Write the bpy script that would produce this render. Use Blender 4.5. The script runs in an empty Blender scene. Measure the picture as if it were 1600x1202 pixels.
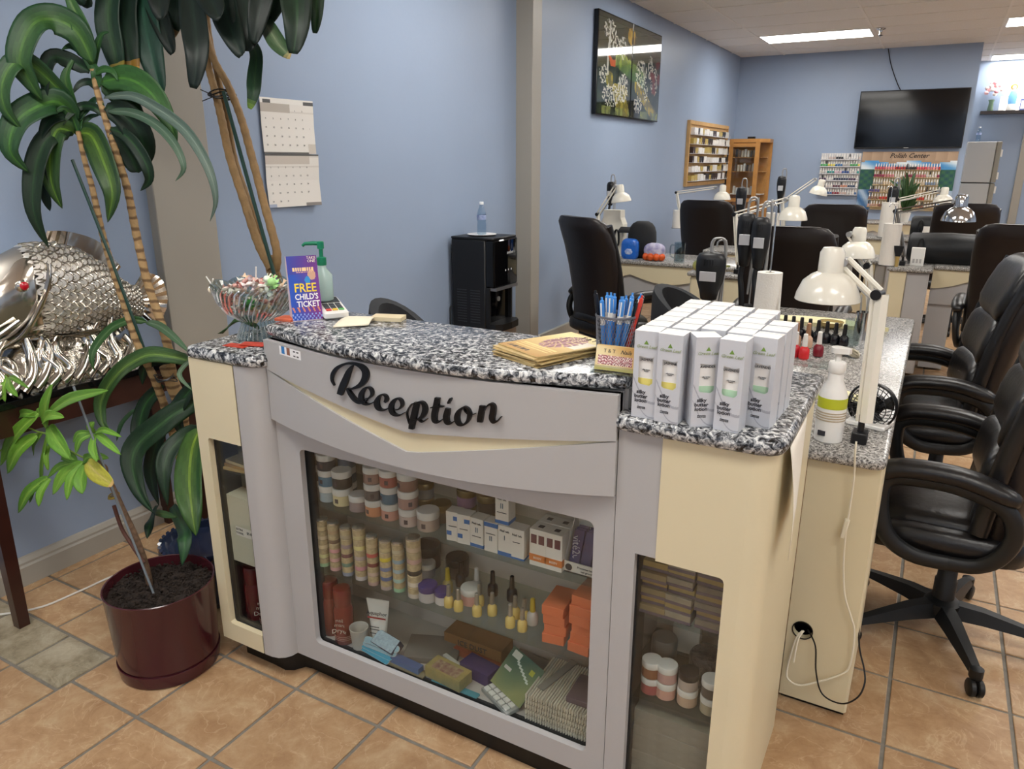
import bpy, math, random
from mathutils import Vector, Matrix
random.seed(7)
S = bpy.context.scene
COL = S.collection
PI = math.pi
V = Vector

# ------------------------------------------------------------------ camera
F_PX = 1156.47
YAW, PITCH, ROLL = -.511614, .293394, -.001554
CAM = V((0, 0, 1.55))
def _axes():
    cy, sy, cp, sp = math.cos(YAW), math.sin(YAW), math.cos(PITCH), math.sin(PITCH)
    fw = V((sy*cp, cy*cp, -sp)); rt = V((cy, -sy, 0)); dn = fw.cross(rt)
    cr, sr = math.cos(ROLL), math.sin(ROLL)
    return cr*rt + sr*dn, -sr*rt + cr*dn, fw
RT, DN, FW = _axes()
cd = bpy.data.cameras.new('camera'); cam = bpy.data.objects.new('camera', cd); COL.objects.link(cam)
cd.sensor_width = 36; cd.sensor_fit = 'HORIZONTAL'; cd.lens = F_PX/1600*36; cd.clip_start = .02; cd.clip_end = 60
cam.matrix_world = Matrix(((RT.x, -DN.x, -FW.x, CAM.x), (RT.y, -DN.y, -FW.y, CAM.y), (RT.z, -DN.z, -FW.z, CAM.z), (0, 0, 0, 1)))
S.camera = cam
# survey of the photograph: the point on a level plane / wall plane that a sight line meets
def ray(u, v): return (RT*(u-800) + DN*(v-601))/F_PX + FW
def Z(u, v, z): d = ray(u, v); return CAM + d*((z-CAM.z)/d.z)
def X(u, v, x): d = ray(u, v); return CAM + d*((x-CAM.x)/d.x)
def Y(u, v, y): d = ray(u, v); return CAM + d*((y-CAM.y)/d.y)
def pix(p):
    q = V(p)-CAM; w = q.dot(FW)
    return (800+F_PX*q.dot(RT)/w, 601+F_PX*q.dot(DN)/w, w)

# ------------------------------------------------------------------ world, exposure
wd = bpy.data.worlds.new('world'); S.world = wd; wd.use_nodes = True
bgn = wd.node_tree.nodes['Background']; bgn.inputs[0].default_value = (.75, .8, .9, 1); bgn.inputs[1].default_value = .25
S.view_settings.view_transform = 'Standard'; S.view_settings.look = 'None'
S.view_settings.exposure = 0.0; S.view_settings.gamma = 1.0; S.view_settings.use_curve_mapping = False
LIGHT = 17.5           # radiance of the fluorescent diffusers

# ------------------------------------------------------------------ materials
def lin(c):
    if isinstance(c, str):
        c = c.lstrip('#'); c = [int(c[i:i+2], 16)/255 for i in (0, 2, 4)]
    return tuple(x/12.92 if x <= .04045 else ((x+.055)/1.055)**2.4 for x in c[:3]) + (1,)
MATS = {}
def mat(key, col='#808080', rough=.5, metal=0., spec=.5, emit=None, es=1., alpha=None, bump=None, var=None, coat=0., trans=0., ior=1.45, sheen=0.):
    """plain principled material; var = (scale, amount[, colour2]) noise mottling; bump = (scale, strength)"""
    if key in MATS: return MATS[key]
    m = bpy.data.materials.new(key); m.use_nodes = True; N = m.node_tree.nodes; L = m.node_tree.links
    b = N['Principled BSDF']
    c = lin(col); b.inputs['Base Color'].default_value = c; b.inputs['Roughness'].default_value = rough
    b.inputs['Metallic'].default_value = metal; b.inputs['Specular IOR Level'].default_value = spec
    b.inputs['IOR'].default_value = ior
    if coat: b.inputs['Coat Weight'].default_value = coat; b.inputs['Coat Roughness'].default_value = .08
    if trans: b.inputs['Transmission Weight'].default_value = trans
    if emit: b.inputs['Emission Color'].default_value = lin(emit); b.inputs['Emission Strength'].default_value = es
    if alpha is not None: b.inputs['Alpha'].default_value = alpha
    tc = None
    if var or bump: tc = N.new('ShaderNodeTexCoord')
    if var:
        n = N.new('ShaderNodeTexNoise'); n.inputs['Scale'].default_value = var[0]; n.inputs['Detail'].default_value = 5
        L.new(tc.outputs['Object'], n.inputs['Vector'])
        r = N.new('ShaderNodeValToRGB')
        c2 = lin(var[2]) if len(var) > 2 else tuple(x*(1-var[1]) for x in c[:3]) + (1,)
        r.color_ramp.elements[0].color = c2; r.color_ramp.elements[1].color = c
        r.color_ramp.elements[0].position = .5-var[1]*.5 if len(var) > 2 else .3; r.color_ramp.elements[1].position = .5+var[1]*.5 if len(var) > 2 else .7
        L.new(n.outputs['Fac'], r.inputs[0]); L.new(r.outputs[0], b.inputs['Base Color'])
    if bump:
        n = N.new('ShaderNodeTexNoise'); n.inputs['Scale'].default_value = bump[0]; n.inputs['Detail'].default_value = 4
        L.new(tc.outputs['Object'], n.inputs['Vector'])
        bp = N.new('ShaderNodeBump'); bp.inputs['Strength'].default_value = bump[1]; bp.inputs['Distance'].default_value = .01
        L.new(n.outputs['Fac'], bp.inputs['Height']); L.new(bp.outputs[0], b.inputs['Normal'])
    MATS[key] = m; return m
def glassmat(key, tint='#e8eeee', refl=1.0, rough=.02):
    """thin pane: clear film with mirror reflection by fresnel"""
    if key in MATS: return MATS[key]
    m = bpy.data.materials.new(key); m.use_nodes = True; N = m.node_tree.nodes; L = m.node_tree.links
    N.remove(N['Principled BSDF'])
    t = N.new('ShaderNodeBsdfTransparent'); t.inputs[0].default_value = lin(tint)
    g = N.new('ShaderNodeBsdfGlossy'); g.inputs['Roughness'].default_value = rough; g.inputs[0].default_value = (refl, refl, refl, 1)
    lw = N.new('ShaderNodeLayerWeight'); lw.inputs[0].default_value = .5
    pw = N.new('ShaderNodeMath'); pw.operation = 'POWER'; pw.inputs[1].default_value = 5.; L.new(lw.outputs['Facing'], pw.inputs[0])
    f = N.new('ShaderNodeMath'); f.operation = 'MULTIPLY_ADD'; f.inputs[1].default_value = .9; f.inputs[2].default_value = .035; L.new(pw.outputs[0], f.inputs[0])
    x = N.new('ShaderNodeMixShader'); L.new(f.outputs[0], x.inputs[0]); L.new(t.outputs[0], x.inputs[1]); L.new(g.outputs[0], x.inputs[2])
    L.new(x.outputs[0], N['Material Output'].inputs[0]); MATS[key] = m; return m
def attrmat(key, rough=.5, spec=.4, attr='Col', coat=0.):
    """printed matter / leaves: colours from the mesh's own colour attribute"""
    if key in MATS: return MATS[key]
    m = bpy.data.materials.new(key); m.use_nodes = True; N = m.node_tree.nodes; L = m.node_tree.links
    b = N['Principled BSDF']; a = N.new('ShaderNodeAttribute'); a.attribute_name = attr
    L.new(a.outputs['Color'], b.inputs['Base Color']); b.inputs['Roughness'].default_value = rough; b.inputs['Specular IOR Level'].default_value = spec
    if coat: b.inputs['Coat Weight'].default_value = coat
    MATS[key] = m; return m
def granite(key, scale, dark, mid, light, p=(.38, .5, .62), rough=.22):
    if key in MATS: return MATS[key]
    m = bpy.data.materials.new(key); m.use_nodes = True; N = m.node_tree.nodes; L = m.node_tree.links; b = N['Principled BSDF']
    tc = N.new('ShaderNodeTexCoord')
    n1 = N.new('ShaderNodeTexNoise'); n1.inputs['Scale'].default_value = scale; n1.inputs['Detail'].default_value = 6; n1.inputs['Roughness'].default_value = .62; n1.inputs['Distortion'].default_value = .8
    v1 = N.new('ShaderNodeTexVoronoi'); v1.inputs['Scale'].default_value = scale*1.5
    L.new(tc.outputs['Object'], n1.inputs['Vector']); L.new(n1.outputs['Color'], v1.inputs['Vector'])
    mx = N.new('ShaderNodeMix'); mx.data_type = 'FLOAT'; mx.inputs[0].default_value = .18
    L.new(n1.outputs['Fac'], mx.inputs[2]); L.new(v1.outputs['Distance'], mx.inputs[3])
    r = N.new('ShaderNodeValToRGB'); e = r.color_ramp.elements
    e[0].position = p[0]; e[0].color = lin(dark); e[1].position = p[2]; e[1].color = lin(light)
    q = e.new(p[1]); q.color = lin(mid)
    L.new(mx.outputs[0], r.inputs[0]); L.new(r.outputs[0], b.inputs['Base Color'])
    b.inputs['Roughness'].default_value = rough; MATS[key] = m; return m

# ------------------------------------------------------------------ mesh builder
class MB:
    def __init__(s): s.v = []; s.f = []; s.m = []; s.c = None
    def add(s, vs, fs, mi=0):
        o = len(s.v); s.v += [tuple(p) for p in vs]; s.f += [tuple(i+o for i in q) for q in fs]; s.m += [mi]*len(fs); return s
    def box(s, a, b, mi=0):
        (x0, y0, z0), (x1, y1, z1) = a, b
        return s.add([(x0, y0, z0), (x1, y0, z0), (x1, y1, z0), (x0, y1, z0), (x0, y0, z1), (x1, y0, z1), (x1, y1, z1), (x0, y1, z1)],
                     [(0, 3, 2, 1), (4, 5, 6, 7), (0, 1, 5, 4), (1, 2, 6, 5), (2, 3, 7, 6), (3, 0, 4, 7)], mi)
    def rbox(s, a, b, r=.005, mi=0, seg=1):
        """box with rounded upright edges and chamfered top/bottom rims"""
        x0, y0, z0 = a; x1, y1, z1 = b
        r = min(r, (x1-x0)*.49, (y1-y0)*.49, (z1-z0)*.49)
        def ring(ins, z):
            rr = r; pts = []
            for cx, cy, a0 in ((x1-rr, y1-rr, 0), (x0+rr, y1-rr, 90), (x0+rr, y0+rr, 180), (x1-rr, y0+rr, 270)):
                for k in range(seg+1):
                    t = math.radians(a0 + 90*k/seg); pts.append((cx+(rr-ins)*math.cos(t), cy+(rr-ins)*math.sin(t), z))
            return pts
        c = r*.6
        return s.loft([ring(c, z0), ring(0, z0+c), ring(0, z1-c), ring(c, z1)], True, True, mi)
    def loft(s, rings, cap0=True, cap1=True, mi=0, close=True):
        n = len(rings[0]); vs = [p for r in rings for p in r]; fs = []
        for i in range(len(rings)-1):
            for j in range(n if close else n-1):
                k = (j+1) % n; fs.append((i*n+j, i*n+k, (i+1)*n+k, (i+1)*n+j))
        if cap0: fs.append(tuple(range(n-1, -1, -1)))
        if cap1: fs.append(tuple((len(rings)-1)*n+j for j in range(n)))
        return s.add(vs, fs, mi)
    def lathe(s, prof, n=20, c=(0, 0, 0), mi=0, cap=True, ax=None):
        """prof: (radius, height) list; ax turns the axis"""
        rings = []; M = None
        if ax is not None: M = V((0, 0, 1)).rotation_difference(V(ax).normalized()).to_matrix()
        for r, h in prof:
            ring = []
            for k in range(n):
                t = 2*PI*k/n; p = V((r*math.cos(t), r*math.sin(t), h))
                if M: p = M @ p
                ring.append((p.x+c[0], p.y+c[1], p.z+c[2]))
            rings.append(ring)
        return s.loft(rings, cap and prof[0][0] > 1e-6, cap and prof[-1][0] > 1e-6, mi)
    def cyl(s, p0, p1, r0, r1=None, n=12, mi=0):
        p0 = V(p0); d = V(p1)-p0
        return s.lathe([(r0, 0), (r0 if r1 is None else r1, d.length)], n, p0, mi, True, d)
    def tube(s, pts, r, n=8, mi=0, cap=True, sx=1., up=None):
        """sweep; r number or list; sx flattens the section sideways"""
        pts = [V(p) for p in pts]; rings = []; u = None
        for i, p in enumerate(pts):
            t = (pts[min(i+1, len(pts)-1)]-pts[max(i-1, 0)]).normalized()
            if u is None:
                u = V(up) if up else (V((0, 0, 1)) if abs(t.z) < .9 else V((1, 0, 0)))
            u = (u - t*u.dot(t)).normalized(); w = t.cross(u); rr = r[i] if isinstance(r, (list, tuple)) else r
            rings.append([tuple(p + u*(rr*math.sin(2*PI*k/n)) + w*(rr*sx*math.cos(2*PI*k/n))) for k in range(n)])
        return s.loft(rings, cap, cap, mi)
    def ball(s, c, r, n=12, m=8, mi=0):
        rx, ry, rz = r if isinstance(r, (tuple, list)) else (r, r, r); rings = []
        for i in range(1, m):
            a = PI*i/m; rings.append([(c[0]+rx*math.sin(a)*math.cos(2*PI*k/n), c[1]+ry*math.sin(a)*math.sin(2*PI*k/n), c[2]-rz*math.cos(a)) for k in range(n)])
        return s.loft(rings, True, True, mi)
    def prism(s, poly, a0, a1, axis='z', mi=0):
        f = {'z': lambda p, h: (p[0], p[1], h), 'y': lambda p, h: (p[0], h, p[1]), 'x': lambda p, h: (h, p[0], p[1])}[axis]
        return s.loft([[f(p, a0) for p in poly], [f(p, a1) for p in poly]], True, True, mi)
    def grid(s, fn, nu, nv, mi=0):
        o = [fn(i/nu, j/nv) for j in range(nv+1) for i in range(nu+1)]
        return s.add(o, [(j*(nu+1)+i, j*(nu+1)+i+1, (j+1)*(nu+1)+i+1, (j+1)*(nu+1)+i) for j in range(nv) for i in range(nu)], mi)
    def mesh(s, name, mats, smooth=None):
        me = bpy.data.meshes.new(name); me.from_pydata(s.v, [], s.f)
        for m in (mats if isinstance(mats, (list, tuple)) else [mats]): me.materials.append(m)
        if any(s.m): me.polygons.foreach_set('material_index', s.m)
        if smooth:
            me.polygons.foreach_set('use_smooth', [True]*len(me.polygons)); me.update()
            me.set_sharp_from_angle(angle=math.radians(smooth))
        if s.c:
            at = me.color_attributes.new('Col', 'FLOAT_COLOR', 'CORNER')
            buf = []
            for q, fc in zip(s.f, s.c):
                for _ in q: buf += fc
            at.data.foreach_set('color', buf)
        me.update(); return me
    def build(s, name, mats, parent=None, smooth=40, **kw):
        return O(name, s.mesh(name, mats, smooth), parent, **kw)
def O(name, me, parent=None, loc=None, rot=None, label=None, cat=None, group=None, kind=None, m=None, scale=None):
    o = bpy.data.objects.new(name, me); COL.objects.link(o)
    if parent: o.parent = parent
    if loc is not None: o.location = loc
    if rot is not None: o.rotation_euler = (0, 0, rot) if isinstance(rot, (int, float)) else rot
    if scale is not None: o.scale = scale if isinstance(scale, (tuple, list)) else (scale,)*3
    if label: o['label'] = label
    if cat: o['category'] = cat
    if group: o['group'] = group
    if kind: o['kind'] = kind
    if m: o.material_slots[0].link = 'OBJECT'; o.material_slots[0].material = m
    return o
def thing(name, label, cat, loc=(0, 0, 0), rot=0, group=None, scale=None): return O(name, None, None, loc, rot, label, cat, group, None, None, scale)
def dup(root, loc, rot=None, label=None, group=None):
    r = root.copy(); COL.objects.link(r); r.location = loc
    if rot is not None: r.rotation_euler = (0, 0, rot)
    if label: r['label'] = label
    if group: r['group'] = group
    for ch in root.children:
        c = ch.copy(); COL.objects.link(c); c.parent = r
        for g in ch.children:
            d = g.copy(); COL.objects.link(d); d.parent = c
    return r
def spline(pts, n=8, closed=False):
    pts = [V(p) for p in pts]; out = []; k = len(pts)
    for i in range(k if closed else k-1):
        g = (lambda j: pts[j % k]) if closed else (lambda j: pts[max(0, min(k-1, j))])
        p0, p1, p2, p3 = g(i-1), g(i), g(i+1), g(i+2)
        for j in range(n):
            t = j/n; out.append(.5*((2*p1)+(p2-p0)*t+(2*p0-5*p1+4*p2-p3)*t*t+(3*p1-p0-3*p2+p3)*t**3))
    if not closed: out.append(pts[-1])
    return out
_TXT = {}
def textmesh(txt, size=.02, m=None, depth=.0004, align='CENTER', shear=0., space=1., bold=0., sx=1.):
    k = (txt, size, m.name, align, shear, bold, sx)
    if k in _TXT: return _TXT[k]
    cu = bpy.data.curves.new('text', 'FONT'); cu.body = txt; cu.size = size; cu.align_x = align; cu.align_y = 'CENTER'
    cu.extrude = depth; cu.shear = shear; cu.resolution_u = 2; cu.offset = bold; cu.space_character = space; cu.space_line = .85
    ob = bpy.data.objects.new('text', cu); COL.objects.link(ob); bpy.context.view_layer.update()
    me = bpy.data.meshes.new_from_object(ob.evaluated_get(bpy.context.evaluated_depsgraph_get()))
    bpy.data.objects.remove(ob); me.materials.clear(); me.materials.append(m)
    if sx != 1.:
        for q in me.vertices: q.co.x *= sx
    _TXT[k] = me; return me
FRONT = (PI/2, 0, 0)          # text standing upright, readable from -y
def text(name, txt, size, m, parent, loc, rot=FRONT, **kw):
    return O(name, textmesh(txt, size, m, **kw), parent, loc, rot)
def printed(name, w, h, nx, ny, fn, parent=None, mt=None, **kw):
    """flat printed sheet in its own xz plane facing -y; fn(u, v) gives an sRGB colour (v up)"""
    b = MB(); b.grid(lambda u, v: ((u-.5)*w, 0, v*h), nx, ny)
    b.c = [lin(fn((i+.5)/nx, (j+.5)/ny)) for j in range(ny) for i in range(nx)]
    return b.build(name, mt or attrmat('print', .45), parent, smooth=None, **kw)
def hx(c): c = c.lstrip('#'); return tuple(int(c[i:i+2], 16)/255 for i in (0, 2, 4))
def mixc(a, b, t): return tuple(x+(y-x)*t for x, y in zip(a, b))
# ================================================================== the room
XL, YF, YB, XR, YH, ZC = -2.84, 11.87, -3.4, 4.8, 14.0, 3.0
M_BLUE = mat('painted_wall_blue', '#98a8c0', .42, spec=.4, bump=(30, .04), var=(1.2, .06))
M_TAUPE = mat('painted_trim_taupe', '#a29d93', .42, bump=(40, .03))
M_CEIL = mat('ceiling_tile_white', '#f2f0ec', .9, bump=(160, .35), var=(90, .1))
M_TBAR = mat('ceiling_grid_white', '#efece6', .5)
def wall(name, a, b, m=M_BLUE): return MB().box(a, b).build(name, m, smooth=None, kind='structure')
wall('wall_left', (XL-.12, YB, 0), (XL, YH, ZC+.1))
wall('wall_far', (XL, YF, 0), (.2, YF+.13, ZC+.1))
wall('wall_hall', (XL, YH, 0), (XR, YH+.12, ZC+.1))
wall('wall_right', (XR, YB, 0), (XR+.12, YH, ZC+.1))
wall('wall_back', (XL-.12, YB-.12, 0), (XR+.12, YB, ZC+.1))
# pilasters on the left wall
MB().rbox((XL-.01, 1.995, 0), (XL+.045, 2.29, ZC), .004).build('trim_1', M_TAUPE, kind='structure')
MB().rbox((XL-.01, 5.113, 0), (XL+.136, 5.256, ZC), .004).build('trim_2', M_TAUPE, kind='structure')
MB().rbox((.95, YH-.05, 0), (1.06, YH+.01, 2.2), .004).build('trim_3', M_TAUPE, kind='structure')
def baseboard(name, y0, y1):
    b = MB(); b.prism([(XL, 0), (XL+.022, 0), (XL+.022, .075), (XL+.016, .083), (XL+.016, .092), (XL+.006, .108), (XL, .112)], y0, y1, 'y')
    return b.build(name, M_TAUPE, smooth=None, kind='structure')
baseboard('baseboard_left', YB, 1.995)
bb = MB(); bb.box((XL, 2.29, 0), (XL+.02, 5.113, .11)); bb.build('baseboard_middle', M_TAUPE, smooth=None, kind='structure')
bb = MB(); bb.box((XL, 5.256, 0), (XL+.03, YF, .125)); bb.build('baseboard_rear', M_TAUPE, smooth=None, kind='structure')
bb = MB(); bb.box((XL, YF-.02, 0), (.2, YF, .11)); bb.build('baseboard_far', M_TAUPE, smooth=None, kind='structure')

# floor: grout bed with clay tiles
def tile_mat(key, c1, c2, c3):
    m = bpy.data.materials.new(key); m.use_nodes = True; N = m.node_tree.nodes; L = m.node_tree.links; b = N['Principled BSDF']
    tc = N.new('ShaderNodeTexCoord'); oi = N.new('ShaderNodeObjectInfo')
    ad = N.new('ShaderNodeVectorMath'); ad.operation = 'ADD'
    sc = N.new('ShaderNodeVectorMath'); sc.operation = 'SCALE'; sc.inputs['Scale'].default_value = 23.
    L.new(oi.outputs['Random'], sc.inputs[0]); L.new(tc.outputs['Object'], ad.inputs[0]); L.new(sc.outputs[0], ad.inputs[1])
    n = N.new('ShaderNodeTexNoise'); n.inputs['Scale'].default_value = 9; n.inputs['Detail'].default_value = 9; n.inputs['Roughness'].default_value = .72; n.inputs['Distortion'].default_value = .35
    L.new(ad.outputs[0], n.inputs['Vector'])
    r = N.new('ShaderNodeValToRGB'); e = r.color_ramp.elements; e[0].position = .33; e[0].color = lin(c1); e[1].position = .68; e[1].color = lin(c3)
    q = e.new(.5); q.color = lin(c2)
    L.new(n.outputs['Fac'], r.inputs[0])
    mp = N.new('ShaderNodeMapRange'); mp.inputs['To Min'].default_value = .88; mp.inputs['To Max'].default_value = 1.06; L.new(oi.outputs['Random'], mp.inputs[0])
    mu = N.new('ShaderNodeMix'); mu.data_type = 'RGBA'; mu.blend_type = 'MULTIPLY'; mu.inputs[0].default_value = 1
    # pale worn squiggles
    n3 = N.new('ShaderNodeTexNoise'); n3.inputs['Scale'].default_value = 7; n3.inputs['Detail'].default_value = 4; n3.inputs['Distortion'].default_value = 1.6; L.new(ad.outputs[0], n3.inputs['Vector'])
    vr = N.new('ShaderNodeValToRGB'); ve = vr.color_ramp.elements; ve[0].position = .485; ve[0].color = (0, 0, 0, 1); ve[1].position = .515; ve[1].color = (0, 0, 0, 1); vq = ve.new(.5); vq.color = (.3, .3, .3, 1); L.new(n3.outputs['Fac'], vr.inputs[0])
    vm = N.new('ShaderNodeMix'); vm.data_type = 'RGBA'; vm.inputs[7].default_value = lin('#dcc3a2' if 'clay' in key else '#beb39c'); L.new(vr.outputs[0], vm.inputs[0]); L.new(r.outputs[0], vm.inputs[6])
    L.new(vm.outputs[2], mu.inputs[6]); L.new(mp.outputs[0], mu.inputs[7]); L.new(mu.outputs[2], b.inputs['Base Color'])
    n2 = N.new('ShaderNodeTexNoise'); n2.inputs['Scale'].default_value = 16; n2.inputs['Detail'].default_value = 6; n2.inputs['Distortion'].default_value = 1.2; L.new(ad.outputs[0], n2.inputs['Vector'])
    bp = N.new('ShaderNodeBump'); bp.inputs['Strength'].default_value = .18; bp.inputs['Distance'].default_value = .008; L.new(n2.outputs['Fac'], bp.inputs['Height']); L.new(bp.outputs[0], b.inputs['Normal'])
    b.inputs['Roughness'].default_value = .42; b.inputs['Specular IOR Level'].default_value = .35
    MATS[key] = m; return m
M_TILE = tile_mat('clay_floor_tile', '#9d7957', '#af8d69', '#c0a582')
M_TILE_G = tile_mat('slate_grey_floor_tile', '#6f644e', '#978b74', '#b0a58f')
M_GROUT = mat('grout', '#827d74', .9, var=(40, .25))
fl = MB().box((XL, YB, -.1), (XR, YH, -.004)).build('floor', M_GROUT, smooth=None, kind='structure')
T, GAP = .317, .011
cells = []
def cell(x0, x1, y0, y1, grey=False):
    x0 = max(x0, XL); 
    if x1-x0 > .03: cells.append((x0, x1, y0, y1, grey))
x_lines = [-1.507+T*k for k in range(-5, 20)]; y_lines = [1.336+T*k for k in range(-15, 41)]
for j in range(len(y_lines)-1):
    for i in range(len(x_lines)-1):
        a, b_ = x_lines[i], x_lines[i+1]; c, d = y_lines[j], y_lines[j+1]
        if b_ < -2.0 and d < 1.34: continue                 # patched corner, laid on its own grid
        if b_ > XR or d > YH: continue
        cell(a, b_, c, d)
for c, d, off, grey in ((1.155, 1.336, -2.458, 0), (.972, 1.155, -2.372, 1), (.66, .972, -2.386, 0), (.343, .66, -2.386, 0), (.026, .343, -2.386, 0), (-.291, .026, -2.386, 0)):
    xs = [off-2*T, off-T, off, off+T] + ([] if abs(off+T+2.141) < .03 else [])
    xs = xs[:-1] + [x_lines[3]]
    for a, b_ in zip(xs, xs[1:]): cell(a, b_, c, d, grey)
def vis(c):
    x, y = (c[0]+c[1])/2, (c[2]+c[3])/2
    u, v, w = pix((x, y, 0)); return w > .2 and -150 < u < 1750 and v < 1400
tm = {}
def tile_mesh(w, h, m):
    k = (round(w, 3), round(h, 3), m.name)
    if k not in tm:
        b = MB(); g = GAP/2; b.loft([[(-w/2+g, -h/2+g, -.004), (w/2-g, -h/2+g, -.004), (w/2-g, h/2-g, -.004), (-w/2+g, h/2-g, -.004)],
              [(-w/2+g, -h/2+g, -.0012), (w/2-g, -h/2+g, -.0012), (w/2-g, h/2-g, -.0012), (-w/2+g, h/2-g, -.0012)],
              [(-w/2+g+.0022, -h/2+g+.0022, 0), (w/2-g-.0022, -h/2+g+.0022, 0), (w/2-g-.0022, h/2-g-.0022, 0), (-w/2+g+.0022, h/2-g-.0022, 0)]])
        tm[k] = b.mesh('tile', m)
    return tm[k]
cells.sort(key=lambda c: (not vis(c), math.hypot((c[0]+c[1])/2, (c[2]+c[3])/2)))
rest = MB()
for k, (x0, x1, y0, y1, grey) in enumerate(cells):
    if k < 290: O('tile', tile_mesh(x1-x0, y1-y0, M_TILE_G if grey else M_TILE), fl, ((x0+x1)/2, (y0+y1)/2, 0), label='greyish slate-look replacement tile' if grey else None)
    else: rest.box((x0+.004, y0+.004, -.004), (x1-.004, y1-.004, 0))
rest.build('far_tile', M_TILE, fl, smooth=None, kind='stuff')

# suspended ceiling
ce = MB().box((XL, YB, ZC+.02), (XR, YH, ZC+.12)).build('ceiling', M_CEIL, smooth=None, kind='structure')
cx = [-2.23+1.28*k for k in range(-1, 7)]; cyy = [10.02+.66*k for k in range(-21, 7)]
ctm = {}
def is_light(i, j): return (i % 2 == 1) and ((j-21) % 5 == 0)
lights = []
for i in range(len(cx)-1):
    for j in range(len(cyy)-1):
        x0, x1, y0, y1 = max(cx[i], XL), min(cx[i+1], XR), max(cyy[j], YB), min(cyy[j+1], YH)
        if x1-x0 < .05 or y1-y0 < .05: continue
        if is_light(i, j): lights.append((x0, x1, y0, y1)); continue
        k = (round(x1-x0, 3), round(y1-y0, 3))
        if k not in ctm:
            b = MB(); w, h = k; b.loft([[(-w/2+.01, -h/2+.01, 0), (-w/2+.01, h/2-.01, 0), (w/2-.01, h/2-.01, 0), (w/2-.01, -h/2+.01, 0)], [(-w/2+.01, -h/2+.01, .016), (-w/2+.01, h/2-.01, .016), (w/2-.01, h/2-.01, .016), (w/2-.01, -h/2+.01, .016)]])
            ctm[k] = b.mesh('ceiling_tile', M_CEIL)
        O('ceiling_tile', ctm[k], ce, ((x0+x1)/2, (y0+y1)/2, ZC+.004))
for x in cx[1:]: MB().box((x-.012, YB, ZC-.002), (x+.012, YH, ZC+.02)).build('grid_bar', M_TBAR, ce, smooth=None)
for y in cyy:
    if YB < y < YH: MB().box((XL, y-.012, ZC-.001), (XR, y+.012, ZC+.02)).build('grid_bar', M_TBAR, ce, smooth=None)
M_LAMP = mat('fluorescent_diffuser', '#ffffff', .5, emit='#fffcf6', es=LIGHT)
M_WFRAME = mat('light_frame_white', '#e5e2dc', .4)
lights.sort(key=lambda l: (l[2], l[0]))
for n, (x0, x1, y0, y1) in enumerate(lights):
    w, h = x1-x0, y1-y0; xx, yy = (x0+x1)/2, (y0+y1)/2
    lab = 'ceiling fluorescent troffer panel out of view overhead'
    if yy > 9.5 and yy < 11 and xx < 0: lab = 'long lit fluorescent ceiling panel in front of the television wall'
    elif yy > 9.5 and yy < 11 and xx < 2: lab = 'lit fluorescent ceiling panel at the upper right edge, above the hall opening'
    elif yy > 12 and 0 < xx < 2: lab = 'lit fluorescent ceiling panel far back over the shrine shelf'
    t = thing('ceiling_light', lab, 'ceiling light', (xx, yy, ZC), group='fluorescent ceiling lights')
    b = MB(); f = .035
    b.box((-w/2+.012, -h/2+.012, -.004), (w/2-.012, -h/2+f, .012)); b.box((-w/2+.012, h/2-f, -.004), (w/2-.012, h/2-.012, .012))
    b.box((-w/2+.012, -h/2+f, -.004), (-w/2+f, h/2-f, .012)); b.box((w/2-f, -h/2+f, -.004), (w/2-.012, h/2-f, .012)); b.build('frame', M_WFRAME, t, smooth=None)
    MB().box((-w/2+f, -h/2+f, .002), (w/2-f, h/2-f, .012)).build('diffuser', M_LAMP, t, smooth=None)
# ================================================================== reception desk
M_GREYLAM = mat('grey_laminate', '#aeacab', .32, spec=.45, var=(6, .03))
M_CREAM = mat('cream_laminate', '#d9cdac', .35, spec=.45, var=(3, .04))
M_KICK = mat('black_toe_kick', '#0d0d0e', .35)
M_BLK = mat('black_edge', '#16171a', .4)
M_INT = mat('cabinet_inside_grey', '#c4bdb6', .6)
M_LETTER = mat('black_letter_plastic', '#08080a', .3)
M_GRAN = granite('granite_black_white', 78, '#0c0d10', '#6f7278', '#dcdcd9', (.44, .505, .6))
M_GRAN2 = granite('granite_grey_fine', 150, '#33312f', '#8e8b87', '#cfccc6', (.40, .5, .62))
GL = glassmat('cabinet_glass', '#f4f6f5')
GSH = glassmat('glass_shelf', '#eaf1ee')
desk = thing('reception_desk', 'grey and cream laminate reception desk with glazed display fronts', 'desk', (-1.0, 1.6, 0))
DO = V((1.0, -1.6, 0))
def dpart(b, name, m, smooth=40, parent=desk, **kw):
    b.v = [(p[0]+DO.x, p[1]+DO.y, p[2]) for p in b.v] if parent is desk else b.v
    return b.build(name, m, parent, smooth, **kw)
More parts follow.
